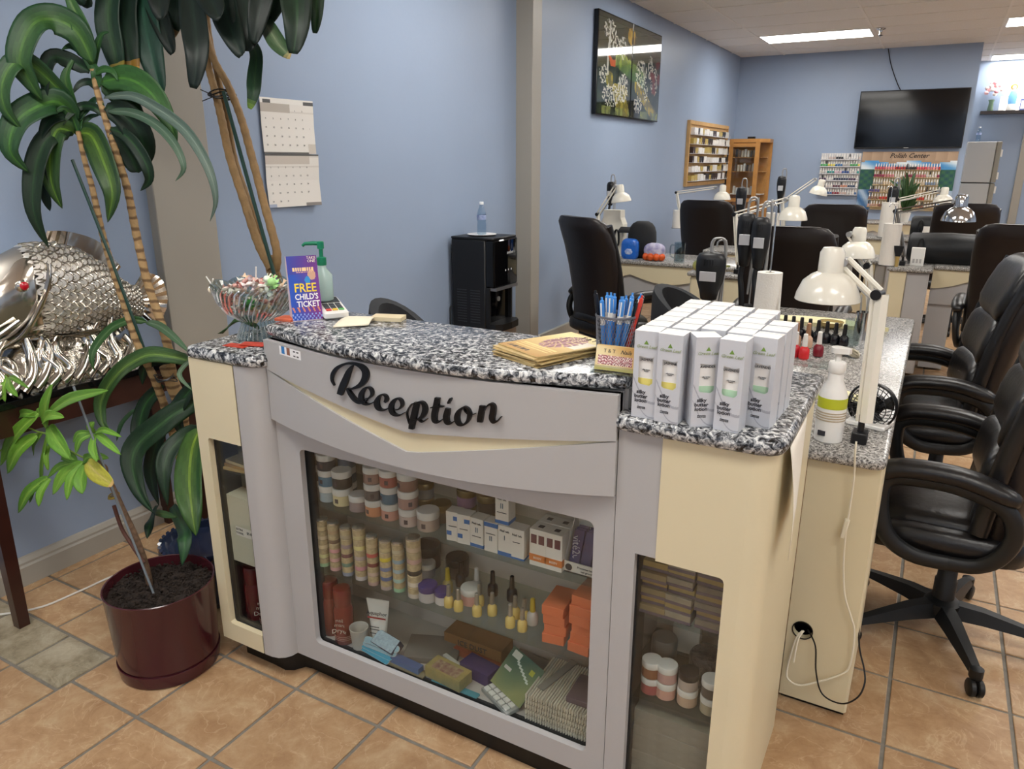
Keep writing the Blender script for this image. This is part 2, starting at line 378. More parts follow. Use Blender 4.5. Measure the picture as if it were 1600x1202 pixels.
# bow of the raised front: arc in plan
def bow(x, d=.085):
    t = (x+1.04)/.52; return d*(1-min(1, t*t))
CT = 1.12
def frontpanel(name, m, outer, hole, y, th=.018, r=.012):
    """upright panel with a rectangular, round-cornered window; outer, hole = (x0, z0, x1, z1)"""
    def loop(q, rr, n=4):
        x0, z0, x1, z1 = q; out = []
        for cxx, czz, a0 in ((x1-rr, z1-rr, 0), (x0+rr, z1-rr, 90), (x0+rr, z0+rr, 180), (x1-rr, z0+rr, 270)):
            for k in range(n+1):
                t = math.radians(a0+90*k/n); out.append((cxx+rr*math.cos(t), czz+rr*math.sin(t)))
        return out
    o, h = loop(outer, .0005), loop(hole, r); n = len(o); b = MB()
    vs = [(p[0], y, p[1]) for p in o]+[(p[0], y, p[1]) for p in h]+[(p[0], y+th, p[1]) for p in o]+[(p[0], y+th, p[1]) for p in h]; fs = []
    for k in range(n):
        j = (k+1) % n; fs += [(k, n+k, n+j, j), (2*n+k, 2*n+j, 3*n+j, 3*n+k), (n+k, 3*n+k, 3*n+j, n+j), (k, j, 2*n+j, 2*n+k)]
    return dpart(b.add(vs, fs), name, m)
def pane(name, x0, z0, x1, z1, y, m=GL):
    return dpart(MB().box((x0, y, z0), (x1, y+.004, z1)), name, m, None)
# --- left wing
dpart(MB().prism([(-1.815, .08), (-1.634, .08), (-1.634, .143), (-1.766, .143), (-1.772, .149), (-1.772, .766), (-1.766, .772), (-1.634, .772), (-1.634, 1.01), (-1.815, 1.01)], 1.335, 1.353, 'y'), 'left_panel', M_CREAM, None)
dpart(MB().box((-1.634, 1.338, .08), (-1.629, 1.35, 1.01)), 'black_seam', M_BLK, None)
prof = [(-1.629, 1.335), (-1.60, 1.336), (-1.578, 1.341), (-1.560, 1.353), (-1.549, 1.37), (-1.545, 1.39), (-1.545, 1.41), (-1.629, 1.41)]
dpart(MB().prism(prof, .08, 1.01), 'left_column', M_GREYLAM, 50)
dpart(MB().box((-1.815, 1.353, .08), (-1.797, 1.88, 1.01)), 'left_side', M_CREAM, None)
dpart(MB().box((-1.772, 1.3535, .143), (-1.764, 1.43, .772)).box((-1.772, 1.353, .135), (-1.634, 1.40, .147)), 'black_window_liner', M_BLK, None)
pane('left_glass', -1.78, .14, -1.628, .78, 1.354)
# --- middle
frontpanel('middle_panel', M_GREYLAM, (-1.545, .08, -.522, .93), (-1.462, .147, -.570, .779), 1.39, r=.016)
pane('middle_glass', -1.475, .14, -.56, .79, 1.411)
dpart(MB().box((-1.475, 1.409, .79), (-.56, 1.43, .8)).box((-1.475, 1.409, .128), (-.56, 1.43, .142)).box((-1.478, 1.409, .128), (-1.466, 1.45, .8)).box((-.566, 1.409, .128), (-.556, 1.45, .8)), 'black_window_liner', M_BLK, None)
def bowed(z0f, z1f, off, th, name, m, x0=-1.545, x1=-.522, n=28):
    """panel following the bow; z0f, z1f give its lower and upper edge along x"""
    b = MB(); rings = []
    for i in range(n+1):
        x = x0+(x1-x0)*i/n; y = 1.389-bow(x, .058)-off
        rings.append([(x, y, z0f(x)), (x, y, z1f(x)), (x, y+th, z1f(x)), (x, y+th, z0f(x))])
    return dpart(b.loft(rings), name, m, 30)
def vee(x, zl, zm, zr, xm=-1.028):
    return zl+(zm-zl)*(x+1.545)/(xm+1.545) if x < xm else zm+(zr-zm)*(x-xm)/(-.522-xm)
up_lo = lambda x: vee(x, 1.004, .930, .985)
ch_lo = lambda x: vee(x, 1.003, .878, .984)
lo_lo = lambda x: .858-.024*(1-((x+1.03)/.515)**2)
bowed(up_lo, lambda x: 1.086, .012, .03, 'upper_fascia', M_GREYLAM)
bowed(ch_lo, lambda x: up_lo(x)+.02, .004, .02, 'chevron_inlay', M_CREAM)
bowed(lo_lo, lambda x: ch_lo(x)+.0, .010, .03, 'lower_fascia', M_GREYLAM)
bowed(lambda x: lo_lo(x)+.01, lambda x: 1.086, -.004, .035, 'fascia_core', M_GREYLAM)
# --- right wing
dpart(MB().prism([(-.520, .06), (-.424, .06), (-.424, .10), (-.471, .10), (-.471, .730), (-.424, .730), (-.424, 1.01), (-.520, 1.01)], 1.388, 1.406, 'y'), 'right_panel_grey', M_GREYLAM, None)
dpart(MB().prism([(-.424, .06), (-.245, .06), (-.245, 1.01), (-.424, 1.01), (-.424, .7255), (-.286, .7255), (-.279, .722), (-.276, .714), (-.276, .10), (-.424, .10)], 1.386, 1.406, 'y'), 'right_panel', M_CREAM, None)
prof = [(-.245, 1.386)]+[(-.245+.045*math.sin(a), 1.431-.045*math.cos(a)) for a in [PI/2*k/6 for k in range(1, 7)]]+[(-.200, 1.895), (-.212, 1.9), (-.216, 1.895), (-.216, 1.44), (-.245, 1.41)]
dpart(MB().prism(prof, .0, 1.01), 'right_side', M_CREAM, 50)
dpart(MB().box((-.475, 1.406, .10), (-.467, 1.47, .73)), 'black_window_liner', M_BLK, None)
pane('right_glass', -.475, .09, -.268, .735, 1.407)
dpart(MB().box((-.52, 1.405, .06), (-.506, 1.89, 1.01)), 'right_divider', M_INT, None)
# --- carcass
dpart(MB().box((-1.545, 1.409, .098), (-.52, 1.66, .139)).box((-1.797, 1.36, .098), (-1.6, 1.66, .139)).box((-1.6, 1.415, .098), (-1.545, 1.66, .139)).box((-.506, 1.405, .06), (-.216, 1.72, .072)), 'cabinet_bottom', M_INT, None)
dpart(MB().box((-1.8, 1.655, .098), (-.506, 1.67, 1.005)).box((-.506, 1.71, .06), (-.216, 1.725, 1.0)), 'cabinet_back', M_INT, None)
dpart(MB().box((-1.562, 1.41, .098), (-1.548, 1.66, 1.0)), 'cabinet_divider', M_INT, None)
dpart(MB().box((-1.545, 1.41, .985), (-.52, 1.66, 1.0)), 'cabinet_ceiling', M_INT, None)
prof = [(-1.79, 1.41), (-1.775, 1.385), (-1.65, 1.385), (-1.60, 1.382), (-1.575, 1.395), (-1.555, 1.425), (-1.53, 1.43), (-.52, 1.417), (-.44, 1.44), (-.25, 1.44), (-.25, 1.66), (-1.79, 1.66)]
dpart(MB().prism(prof, 0, .079), 'toe_kick', M_KICK, 50)
# --- glass shelves
for n_, x0, x1, y0, y1, z in (('shelf', -1.54, -.525, 1.418, 1.65, .6), ('shelf', -1.54, -.525, 1.418, 1.65, .383), ('shelf', -1.79, -1.56, 1.372, 1.65, .66), ('shelf', -.504, -.22, 1.42, 1.70, .562), ('shelf', -.504, -.22, 1.42, 1.70, .342)):
    dpart(MB().box((x0, y0, z-.006), (x1, y1, z)), n_, GSH, None, label='clear glass shelf')
# little card sticker on the fascia
b = MB(); xs, xe = -1.502, -1.405
for i in range(2): pass
p0 = V((-1.470, 1.389-bow(-1.470, .058)-.0126, 1.0)); p1 = V((-1.378, 1.389-bow(-1.378, .058)-.0128, 1.0))
def sticker_pt(u, v): q = p0.lerp(p1, u); return (q.x, q.y, 1.058-.002*u+v*.024)
b.grid(sticker_pt, 20, 6)
def sticker_col(i, j):
    u, v = i/20, j/6
    if .05 < u < .25 and .1 < v < .9: return hx('#2f78b8')
    if .32 < u < .48 and .1 < v < .9: return hx('#8a5a44')
    if .55 < u < .93 and j in (1, 4) and i % 3: return hx('#555555')
    return hx('#efeeee')
b.c = [lin(sticker_col(i, j)) for j in range(6) for i in range(20)]
dpart(b, 'card_sticker', attrmat('print', .45), None, label='small white card-logo sticker')
# --- "Reception" script lettering, cut from black plastic: strokes with swelling width
def stroke(pts, ws, n=7):
    P = spline([(p[0], p[1], 0) for p in pts], n); W = spline([(w, 0, 0) for w in ws], n); out = []
    for i, p in enumerate(P):
        t = (P[min(i+1, len(P)-1)]-P[max(i-1, 0)]); t = t.normalized() if t.length > 1e-9 else V((1, 0, 0))
        nn = V((-t.y, t.x, 0)); w = max(.004, W[i].x*.93)/2; out.append((p+nn*w, p-nn*w))
    return out
# glyph units: x-height = 1, drawn in the zoom frame of the photo (x right, y down), each: (points, widths)
GL_R = [([(.19, .60), (.155, .50), (.17, .38), (.24, .27), (.37, .20), (.50, .21), (.60, .28), (.64, .38), (.62, .50), (.55, .60), (.44, .655), (.37, .655)], [.01, .03, .055, .05, .035, .045, .08, .105, .10, .07, .03, .02]),
        ([(.45, .24), (.40, .34), (.35, .50), (.31, .62), (.27, .76)], [.02, .07, .10, .105, .085]),
        ([(.38, .65), (.42, .74), (.48, .84), (.55, .90), (.62, .895), (.66, .86)], [.03, .055, .06, .05, .03, .015])]
def GL_e(x, y, s=1.): return [([(x+.02*s, y+.10*s), (x+.10*s, y+.09*s), (x+.165*s, y+.02*s), (x+.155*s, y-.07*s), (x+.09*s, y-.12*s), (x+.01*s, y-.08*s), (x-.045*s, y+.03*s), (x-.03*s, y+.14*s), (x+.04*s, y+.20*s), (x+.13*s, y+.20*s), (x+.22*s, y+.15*s)], [.012, .03, .055, .06, .035, .06, .095, .09, .055, .03, .012])]
def GL_c(x, y, s=1.): return [([(x+.12*s, y+.04*s), (x+.15*s, y-.01*s), (x+.135*s, y-.08*s), (x+.07*s, y-.11*s), (x+.0*s, y-.06*s), (x-.04*s, y+.04*s), (x-.02*s, y+.14*s), (x+.05*s, y+.19*s), (x+.14*s, y+.18*s), (x+.22*s, y+.13*s)], [.05, .075, .05, .03, .06, .10, .09, .05, .03, .012])]
W_P = [([(.0, .30), (.02, .18), (-.01, .22), (-.055, .02), (.03, -.14), (.09, -.17)], [.012, .02, .02, .02, .02, .012]), ([(.14, -.18), (.10, .0), (.06, .17), (.03, .33)], [.10, .115, .115, .095]),
       ([(.08, -.11), (.17, -.19), (.26, -.17), (.30, -.06), (.26, .07), (.17, .14), (.08, .15), (.16, .14), (.25, .19), (.34, .13)], [.015, .03, .06, .095, .085, .04, .02, .02, .03, .012])]
W_T = [([(.10, -.28), (.07, -.10), (.04, .05), (.05, .16), (.12, .19), (.22, .12)], [.10, .115, .115, .10, .04, .012]), ([(-.03, -.09), (.09, -.11), (.22, -.11)], [.02, .045, .02])]
W_I = [([(.07, -.10), (.05, .0), (.035, .08), (.06, .17), (.13, .19), (.22, .13)], [.09, .115, .115, .10, .04, .012]), ([(.085, -.255), (.105, -.245), (.125, -.235)], [.10, .135, .10])]
W_O = [([(.10, -.15), (.0, -.06), (-.035, .06), (.0, .17), (.08, .20), (.17, .13), (.21, .0), (.18, -.11), (.10, -.15), (.13, -.06), (.22, .0), (.32, -.02)], [.03, .075, .105, .085, .04, .06, .085, .05, .03, .02, .025, .012])]
W_N = [([(.06, -.14), (.04, .0), (.02, .12), (.015, .18)], [.10, .115, .115, .10]), ([(.06, .05), (.13, -.10), (.22, -.17), (.275, -.12), (.265, .0), (.25, .10), (.28, .17), (.35, .16), (.43, .07)], [.012, .02, .05, .10, .115, .11, .07, .03, .012])]
def at(g, x, y): return [([(p[0]+x, p[1]+y) for p in pts], w) for pts, w in g]
# letter origins measured on the fascia: zoom frame 1600x720 of photo box (500,545)-(800,680)
letters = [('R', [([(p[0]*580+20, p[1]*460+28) for p in pts], [w*540 for w in ws]) for pts, ws in GL_R])]
def scaled(g, k=430): return [([(p[0]*k, p[1]*k) for p in pts], [w*k for w in ws]) for pts, ws in g]
def put(g, x, y, k=430): return [([(p[0]+x, p[1]+y) for p in pts], w) for pts, w in scaled(g, k)]
letters += [('e', put(GL_e(0, 0), 372, 370)), ('c', put(GL_c(0, 0), 500, 425)), ('e', put(GL_e(0, 0), 622, 462)), ('p', put(W_P, 758, 522)), ('t', put(W_T, 945, 525)), ('i', put(W_I, 1045, 535)), ('o', put(W_O, 1165, 545)), ('n', put(W_N, 1335, 530))]
def fascia_pt(a, b_):
    u, v = 500+a*.1875, 545+b_*.1875; x = -1.0
    for _ in range(4):
        y = 1.389-bow(x, .058)-.0125; p = Y(u, v, y); x = p.x
    return p
for ch, strokes in letters:
    b = MB()
    for k, (pts, ws) in enumerate(strokes):
        st = stroke(pts, ws); o = .0008*k; fr, bk = [], []
        for l, r in st:
            a, c = fascia_pt(l.x, l.y), fascia_pt(r.x, r.y); fr.append(((a.x, a.y-.007-o, a.z), (c.x, c.y-.007-o, c.z), (c.x, c.y, c.z), (a.x, a.y, a.z)))
        b.loft([list(q) for q in fr])
    dpart(b, 'letter_'+ch, M_LETTER, 30, label='black script letter of the word Reception')

# --- granite tops (three separate slabs)
def slab(name, poly, z0, z1, m, label, r=.012, cat='countertop', group=None):
    """slab from a plan outline (counter-clockwise) with a rounded nose"""
    n = len(poly); c = V((sum(p[0] for p in poly)/n, sum(p[1] for p in poly)/n))
    def ins(d):
        out = []
        for i in range(n):
            p0, p1, p2 = V(poly[i-1]), V(poly[i]), V(poly[(i+1) % n]); e1 = (p1-p0).normalized(); e2 = (p2-p1).normalized()
            nn = V((-(e1.y+e2.y), e1.x+e2.x)); nn = nn.normalized() if nn.length > 1e-6 else V((-e1.y, e1.x))
            q = p1+nn*d; out.append((q.x-c.x, q.y-c.y))
        return out
    h = z1-z0; rings = []
    for k in range(7):
        a = PI*k/6-PI/2; rings.append([(x, y, h/2+(h/2)*math.sin(a)) for x, y in ins(r*(1-math.cos(a)))])
    b = MB().loft(rings)
    return b.build(name, m, None, 50, loc=(c.x, c.y, z0), label=label, cat=cat, group=group)
def arc(cx_, cy_, r, a0, a1, n=5): return [(cx_+r*math.cos(math.radians(a0+(a1-a0)*k/n)), cy_+r*math.sin(math.radians(a0+(a1-a0)*k/n))) for k in range(n+1)]
slab('granite_counter', arc(-1.80, 1.35, .022, 180, 270)+[(-1.62, 1.328)]+arc(-1.59, 1.388, .06, 270, 350, 7)+[(-1.531, 1.44), (-1.531, 1.86), (-1.822, 1.86)], 1.01, 1.045, M_GRAN, 'short speckled granite top under the candy bowl')
front = [(x, 1.405-bow(x, .10)) for x in [-1.565+1.05*i/22 for i in range(23)]]
slab('granite_counter', front+[(-.512, 1.66), (-1.568, 1.66)], 1.09, CT, M_GRAN, 'long bowed speckled granite top above the Reception lettering', r=.01)
slab('granite_counter', arc(-.505, 1.40, .03, 180, 270)+[(-.44, 1.368)]+arc(-.235, 1.42, .05, 270, 360)+[(-.186, 1.915), (-.535, 1.915)], 1.01, 1.045, M_GRAN, 'speckled granite top carrying the white lotion boxes')
dpart(MB().box((-1.53, 1.671, .735), (-.55, 2.0, .76)), 'work_surface', M_GREYLAM, None)
MB().box((-1.55, 1.42, 1.0), (-.515, 1.655, 1.0895)).build('counter_riser', M_GREYLAM, desk, None, loc=(1.0, -1.6, 0))
# ================================================================== goods behind the glass
M_LIDW = mat('jar_lid_white', '#dedad3', .45)
M_LIDK = mat('jar_lid_black', '#1b1a1a', .4)
M_LIDG = mat('jar_lid_gold', '#8d7446', .35, .6)
M_LIDP = mat('jar_lid_purple', '#4a3b74', .4)
M_SILV = mat('silver_lid', '#cfcac2', .25, .8)
M_PAPER = mat('box_white', '#e6e0d6', .55)
M_INK = mat('ink_dark', '#33333a', .6)
M_INKB = mat('ink_blue', '#2c6bb0', .5)
M_WHITE = mat('white_plastic', '#e9e7e2', .35)
M_BLACK = mat('black_plastic', '#121214', .38)
def pcol(c, rough=.35): return mat('paint_'+c.strip('#'), c, rough)
_jar = {}
def jar_meshes(n=18):
    if 'b' not in _jar:
        _jar['b'] = MB().lathe([(.0245, 0), (.0268, .002), (.0268, .030), (.024, .032), (.024, .036)], n).mesh('jar', M_PAPER, 35)
        _jar['l'] = MB().lathe([(.0272, .031), (.0278, .032), (.0278, .047), (.0262, .0495), (0.0, .0498)], n).mesh('lid', M_LIDW, 35)
        _jar['t'] = MB().box((-.006, -.0272, .010), (.004, -.0262, .022)).mesh('label_patch', mat('ink_brown_soft', '#55484a', .6), None)
        _jar['sb'] = MB().lathe([(.0165, 0), (.0178, .001), (.0178, .0125), (.0178, .0126), (.0178, .0285), (.016, .0298), (.016, .0308)], n).mesh('pot', [M_PAPER, M_PAPER], 35)
        me = _jar['sb']; me.polygons.foreach_set('material_index', [0 if p.center.z < .0126 else 1 for p in me.polygons])
        me.materials[1] = mat('pot_label_tan', '#c9b48e', .4, var=(120, .3))
        _jar['sl'] = MB().lathe([(.0172, .0298), (.0175, .030), (.0175, .0355), (.015, .037), (0, .0365)], n).mesh('lid', M_SILV, 35)
    return _jar
def jar(p, col, lab, grp, s=1., lid=None, rot=0., patch=True):
    j = jar_meshes(); o = O('powder_jar', j['b'], None, p, rot, lab, 'jar', grp, None, pcol(col), s)
    O('lid', j['l'], o, m=lid)
    if patch: O('label_patch', j['t'], o, rot=rot*.3+random.uniform(-.5, .5))
    return o
ORD = ['first', 'second', 'third', 'fourth', 'fifth', 'sixth', 'seventh', 'eighth', 'ninth']
LEV = ['bottom', 'middle', 'top']
cn = {'grey': '#7f7874', 'taupe': '#8f847e', 'pale grey': '#a29c96', 'pale blue': '#a8b4bb', 'steel blue': '#58809a', 'charcoal': '#3c3c44', 'cream': '#d9cba0', 'dark brown': '#433d38',
      'mauve': '#9d8c8e', 'peach': '#d0926c', 'smoky grey': '#6b625e', 'rosy taupe': '#9c7e74', 'pink': '#d09a8b', 'slate blue': '#4c7088', 'brick': '#ab6659', 'shell': '#c4b0a7', 'dusty rose': '#b08d84', 'cocoa': '#8b6a5e', 'biscuit': '#bca698'}
stacks = [(482, 778, ['pale grey', 'taupe', 'grey']), (505, 786, ['pale blue', 'steel blue', 'charcoal']), (528, 792.6, ['cream', 'dark brown']), (553, 801.6, ['mauve']),
          (577.8, 809, ['peach', 'smoky grey', 'rosy taupe']), (603, 815, ['pink', 'slate blue', 'brick']), (631, 824.8, ['shell', 'dusty rose', 'cocoa']), (660, 833, ['biscuit'])]
for k, (u, v, cols) in enumerate(stacks):
    f = Z(u, v, .6); sc = {7: 1.12, 2: 1.06, 6: 1.03}.get(k, .98)
    x, y = f.x*1.0-.003, max(f.y, 1.428)+.027*sc
    for l, c in enumerate(cols):
        lev = 'only jar' if len(cols) == 1 else LEV[l if len(cols) == 3 or l == 0 else 2]+' jar'
        jar((x+random.uniform(-.0015, .0015), y+random.uniform(-.0015, .0015), .6+l*.0502*sc), cn[c], '%s powder, %s of the %s stack from the left, top glass shelf' % (c, lev, ORD[k]), 'large powder jars on the top shelf', sc, None, random.uniform(-.5, .5))
# second row, half hidden
for u, v, n_, c, lid, s, lab in ((545, 775, 3, '#59616b', None, .95, 'bluish'), (665, 800, 2, '#8f8a84', M_LIDG, .95, 'grey'), (690, 812, 1, '#6b5d4a', M_LIDG, 1.05, 'brown'), (730, 815, 2, '#8c6b86', M_LIDG, 1.0, 'plum'), (762, 826, 2, '#37312e', M_LIDG, 1.05, 'black')):
    f = Z(u, v, .6); y = min(max(f.y, 1.51), 1.6); x = f.x*y/f.y
    for l in range(n_): jar((x, y, .6+l*.0502*s), c, '%s powder jar in the back row of the top glass shelf, %s' % (lab, LEV[l]), 'back row jars on the top shelf', s, lid, 0., False)
# small dip pots in stacks of five
bands = [['#7f9a7c', '#5d7fa0', '#2f4a78', '#7a8e86'], ['#9fc39a', '#d9d59a', '#e2cfa9', '#d8c3a4', '#d9c298'], ['#d7a7a7', '#d9a9a5', '#d79da0', '#7d6758', '#b59a79'], ['#8b92a6', '#6d8a7c', '#734a52', '#9d8a8f', '#b5a48b'], ['#c9bfc0', '#c98f9b', '#b9a8a4', '#d8cd8c', '#c9b98e'],
         ['#b89a94', '#cdb2a4', '#7d3f40', '#c05a55', '#c7b08e'], ['#b4a3a0', '#5a6d9a', '#7e86a8', '#ddc848', '#cdbb92'], ['#93c1a0', '#a7c4bd', '#9fb4bd', '#8fa7b5', '#c1b498'], ['#c9bcb0', '#d5c9b9', '#3d3832', '#c9a69a', '#c8b097']]
spots = [(163, 660), (215, 682), (268, 702), (325, 726), (387, 747), (447, 772), (505, 795), (567, 803), (637, 832)]
jm = jar_meshes()
for k, ((a, b_), cols) in enumerate(zip(spots, bands)):
    f = Z(430+a*.3327, 660+b_*.3327, .383); sc = {8: 1.15, 4: 1.05}.get(k, .97)
    for l, c in enumerate(cols):
        top = l == len(cols)-1
        o = O('dip_pot', jm['sb'], None, (f.x-.001+random.uniform(-.001, .001), max(f.y, 1.424)+.02*sc, .383+l*.0310*sc), random.uniform(0, 6), '%s dip powder pot of the %s slim stack from the left, middle shelf' % ('topmost' if top else ['lowest', 'second', 'third', 'fourth'][l], ORD[k]), 'pot', 'slim stacks of dip powder pots', None, pcol(c), sc)
        if top: O('lid', jm['sl'], o)
# purple-lidded jars and jars in the shade
for u, v, c, lid, s, lab in ((660, 944, '#b9b3b0', M_LIDP, .98, 'purple lidded cream jar beside the slim pot stacks'), (684, 948, '#cfc8c6', M_LIDP, .82, 'smaller purple lidded jar next to the yellow polish'), (728, 948, '#d7a59c', None, 1.0, 'pink powder jar with white lid among yellow polish bottles'), (660, 905, '#8f8d98', None, .9, 'pale jar behind the purple lidded jars'), (715, 890, '#4b4140', M_LIDK, 1.25, 'black lidded jar at the back of the middle shelf'), (668, 880, '#4a3c3c', M_LIDK, 1.5, 'big dark jar at the back of the middle shelf')):
    f = Z(u, v, .383); y = min(max(f.y, 1.43)+.025, 1.6); x = f.x*y/max(f.y, .1) if f.y > 1.6 else f.x
    jar((x, y, .383), c, lab, 'jars on the middle shelf', s, lid, 0, False)
# polish bottles
M_POLY = mat('polish_yellow', '#d9bd6f', .15, coat=.6)
M_POLC = mat('polish_cap_silver', '#a9a6a0', .3, .7)
_pb = {}
def polish(p, m, capm, lab, grp, s=1., hcap=.034):
    if 'b' not in _pb:
        _pb['b'] = MB().lathe([(.010, 0), (.0135, .002), (.0142, .012), (.0128, .028), (.0075, .034), (.006, .036)], 14).mesh('bottle', M_POLY, 40)
        _pb['c'] = MB().lathe([(.0068, .034), (.007, .036), (.0055, .068), (.004, .0695), (0, .07)], 12).mesh('cap', M_POLC, 40)
    o = O('polish_bottle', _pb['b'], None, p, None, lab, 'nail polish', grp, None, m, s)
    O('cap', _pb['c'], o, m=capm); return o
M_CAPK = mat('polish_cap_black', '#1a1a1c', .3); M_CAPW = mat('polish_cap_white', '#e4e0da', .35); M_CAPY = mat('polish_cap_yellow', '#cbb03a', .4)
for k, (u, v) in enumerate([(697, 952), (712, 958), (741, 966), (745, 950), (765, 965), (793, 984), (812, 990), (801, 970), (815, 975)]):
    f = Z(u, v, .383)
    polish((f.x, max(f.y, 1.424)+.014, .383), M_POLY, M_POLC, 'pale yellow polish bottle with silver cap, %s from the left on the middle shelf' % ORD[k], 'yellow polish bottles', .98)
for k, (u, v, c, cap, lab) in enumerate([(700, 925, '#b8a46a', M_CAPY, 'polish with yellow cap behind the silver caps'), (745, 925, '#c8c2bb', M_CAPW, 'white polish with white cap in the back row'), (770, 930, '#2c2322', M_CAPK, 'black capped polish in the back row, left one'), (800, 938, '#241f22', M_CAPK, 'black capped polish in the back row, right one'), (720, 915, '#3d2f2c', M_CAPK, 'black capped polish behind the white lidded pink jar'), (832, 975, '#cfcac2', M_CAPY, 'white polish with yellow cap beside the coral boxes')]):
    f = Z(u, v, .383); y = min(max(f.y, 1.47), 1.6)
    polish((f.x*y/f.y, y, .383), pcol(c), cap, lab, 'back row polish bottles', 1.1)
# white treatment boxes with blue bands
def carton(name, p, w, d, h, m, lab, grp=None, rot=0., parts=(), cat='box'):
    o = MB().rbox((-w/2, -d/2, 0), (w/2, d/2, h), .0012).build(name, m, None, None, loc=p, rot=rot, label=lab, cat=cat, group=grp)
    for kind, a in parts:
        if kind == 'band': MB().box((-w/2-.0004, -d/2-.0004, a[0]*h), (w/2+.0004, d/2+.0004, a[1]*h)).build('band', a[2], o, None)
        if kind == 'text': text('lettering', a[0], a[1], a[2], o, (a[3], -d/2-.0006, a[4]*h))
        if kind == 'patch': MB().box((a[0]*w, -d/2-.0008, a[1]*h), (a[2]*w, -d/2, a[3]*h)).build('print_patch', a[4], o, None)
    return o
S4 = lambda a, b_: (680+a*.15625, 750+b_*.15625)
nt = [('band', (.02, .13, M_INKB)), ('text', ('Nail tek', .0085, M_INK, 0, .83)), ('text', ('II', .02, mat('ink_teal', '#2c5a76', .5), 0, .6)), ('patch', (-.35, .38, .35, .40, M_INK))]
for k, (a, b_, kind, lab) in enumerate([(145, 630, 'plain', 'leftmost'), (245, 670, 'plain', 'second'), (380, 712, 'nt', 'third'), (520, 752, 'up', 'upside-down fourth'), (662, 790, 'nt1', 'fifth'), (790, 822, 'nt2', 'sixth')]):
    f = Z(*S4(a, b_), .6); prt = nt if kind == 'nt' else [('band', (.0, .13, M_INKB)), ('text', ('Nail tek', .0085, M_INK, 0, .83)), ('text', ('I', .018, mat('ink_teal', '#2c5a76', .5), 0, .6))] if kind == 'nt1' else \
        [('band', (.84, .98, M_INKB)), ('text', ('II', .02, mat('ink_teal', '#2c5a76', .5), 0, .45)), ('patch', (-.35, .6, .35, .62, M_INK))] if kind == 'up' else [('text', ('Nail tek', .0085, M_INK, 0, .8)), ('patch', (-.3, .55, .2, .57, M_INK)), ('band', (0, .06, M_INKB))] if kind == 'nt2' else [('patch', (.05, .72, .45, .86, M_INKB)), ('patch', (-.45, .2, -.1, .34, M_INKB)), ('patch', (-.3, .5, .3, .52, M_INK))]
    carton('treatment_box', (f.x, max(f.y, 1.43)+.022, .6), .0385, .036, .083, M_PAPER, '%s white nail treatment box with blue marks in the top shelf row' % lab, 'white and blue treatment boxes', random.uniform(-.03, .03) if k > 1 else .12, prt)
f = Z(*S4(600, 772), .6); carton('treatment_box', (f.x+.008, max(f.y, 1.43)+.026, .6832), .0385, .036, .083, M_PAPER, 'white and blue treatment box standing on top of the others', 'white and blue treatment boxes', 0., nt)
M_ORB = mat('orange_band', '#cf7a3c', .5)
for k, (a, b_, dy) in enumerate([(1005, 880, 0), (1165, 925, 0), (1005, 880, .046), (1165, 925, .046)]):
    f = Z(*S4(a, b_), .6)
    prt = [('band', (.13, .32, M_ORB)), ('patch', (-.4, .62, -.06, .86, mat('oval_plum', '#6b3d42', .5))), ('patch', (.06, .62, .4, .86, mat('oval_plum', '#6b3d42', .5))), ('text', ('BODY', .008, M_PAPER, 0, .22))]
    o = carton('treatment_box', (f.x, max(f.y, 1.43)+.022+dy, .6), .0445, .042, .098, M_PAPER, '%s %s white treatment box with orange band' % ('front' if not dy else 'rear', 'left' if k % 2 == 0 else 'right'), 'orange banded treatment boxes', 0, prt)
    MB().box((-.007, -.007, .0981), (.007, .007, .0984)).build('top_mark', M_INK, o, None)
# purple sachets in a leaning display tray
f = Z(*S4(1430, 985), .6); t = thing('display_tray', 'white display tray of purple sachets lettered vite20', 'display box', (f.x+.004, 1.475, .6))
w = .048
b = MB(); b.box((-w, -.03, 0), (w, -.027, .028)); b.box((-w, .05, 0), (w, .053, .125)); b.box((-w, -.03, 0), (w, .053, .003))
b.prism([(-.03, 0), (.053, 0), (.053, .125), (.03, .122), (-.03, .03)], -w-.0015, -w, 'x'); b.prism([(-.03, 0), (.053, 0), (.053, .125), (.03, .122), (-.03, .03)], w, w+.0015, 'x'); b.build('tray', M_PAPER, t, None)
M_SACH = mat('sachet_purple', '#6a3056', .35, var=(9, .5, '#2f4a80'))
for i in range(3):
    for j in range(4): MB().rbox((-.043+i*.03, -.0, 0), (-.016+i*.03, .004, .095), .001).build('sachet', M_SACH, t, None, loc=(0, -.022+j*.013, .006), rot=(-.42, 0, 0))
text('lettering', 'vit\u00e920', .026, mat('ink_pale', '#cfc9d8', .5), t, (-.028, -.0092, .058), (PI/2-.42, PI/2, 0))
for r_, (tx, zz) in enumerate((('Promotes healthy', .0185), ('nail growth', .0095))): text('lettering', tx, .0072, M_INK, t, (.012, -.0306, zz))
MB().lathe([(.009, 0), (.009, .001)], 14, (0, 0, 0), ax=(0, -1, 0)).build('round_mark', M_INK, t, None, loc=(-.036, -.0302, .014))
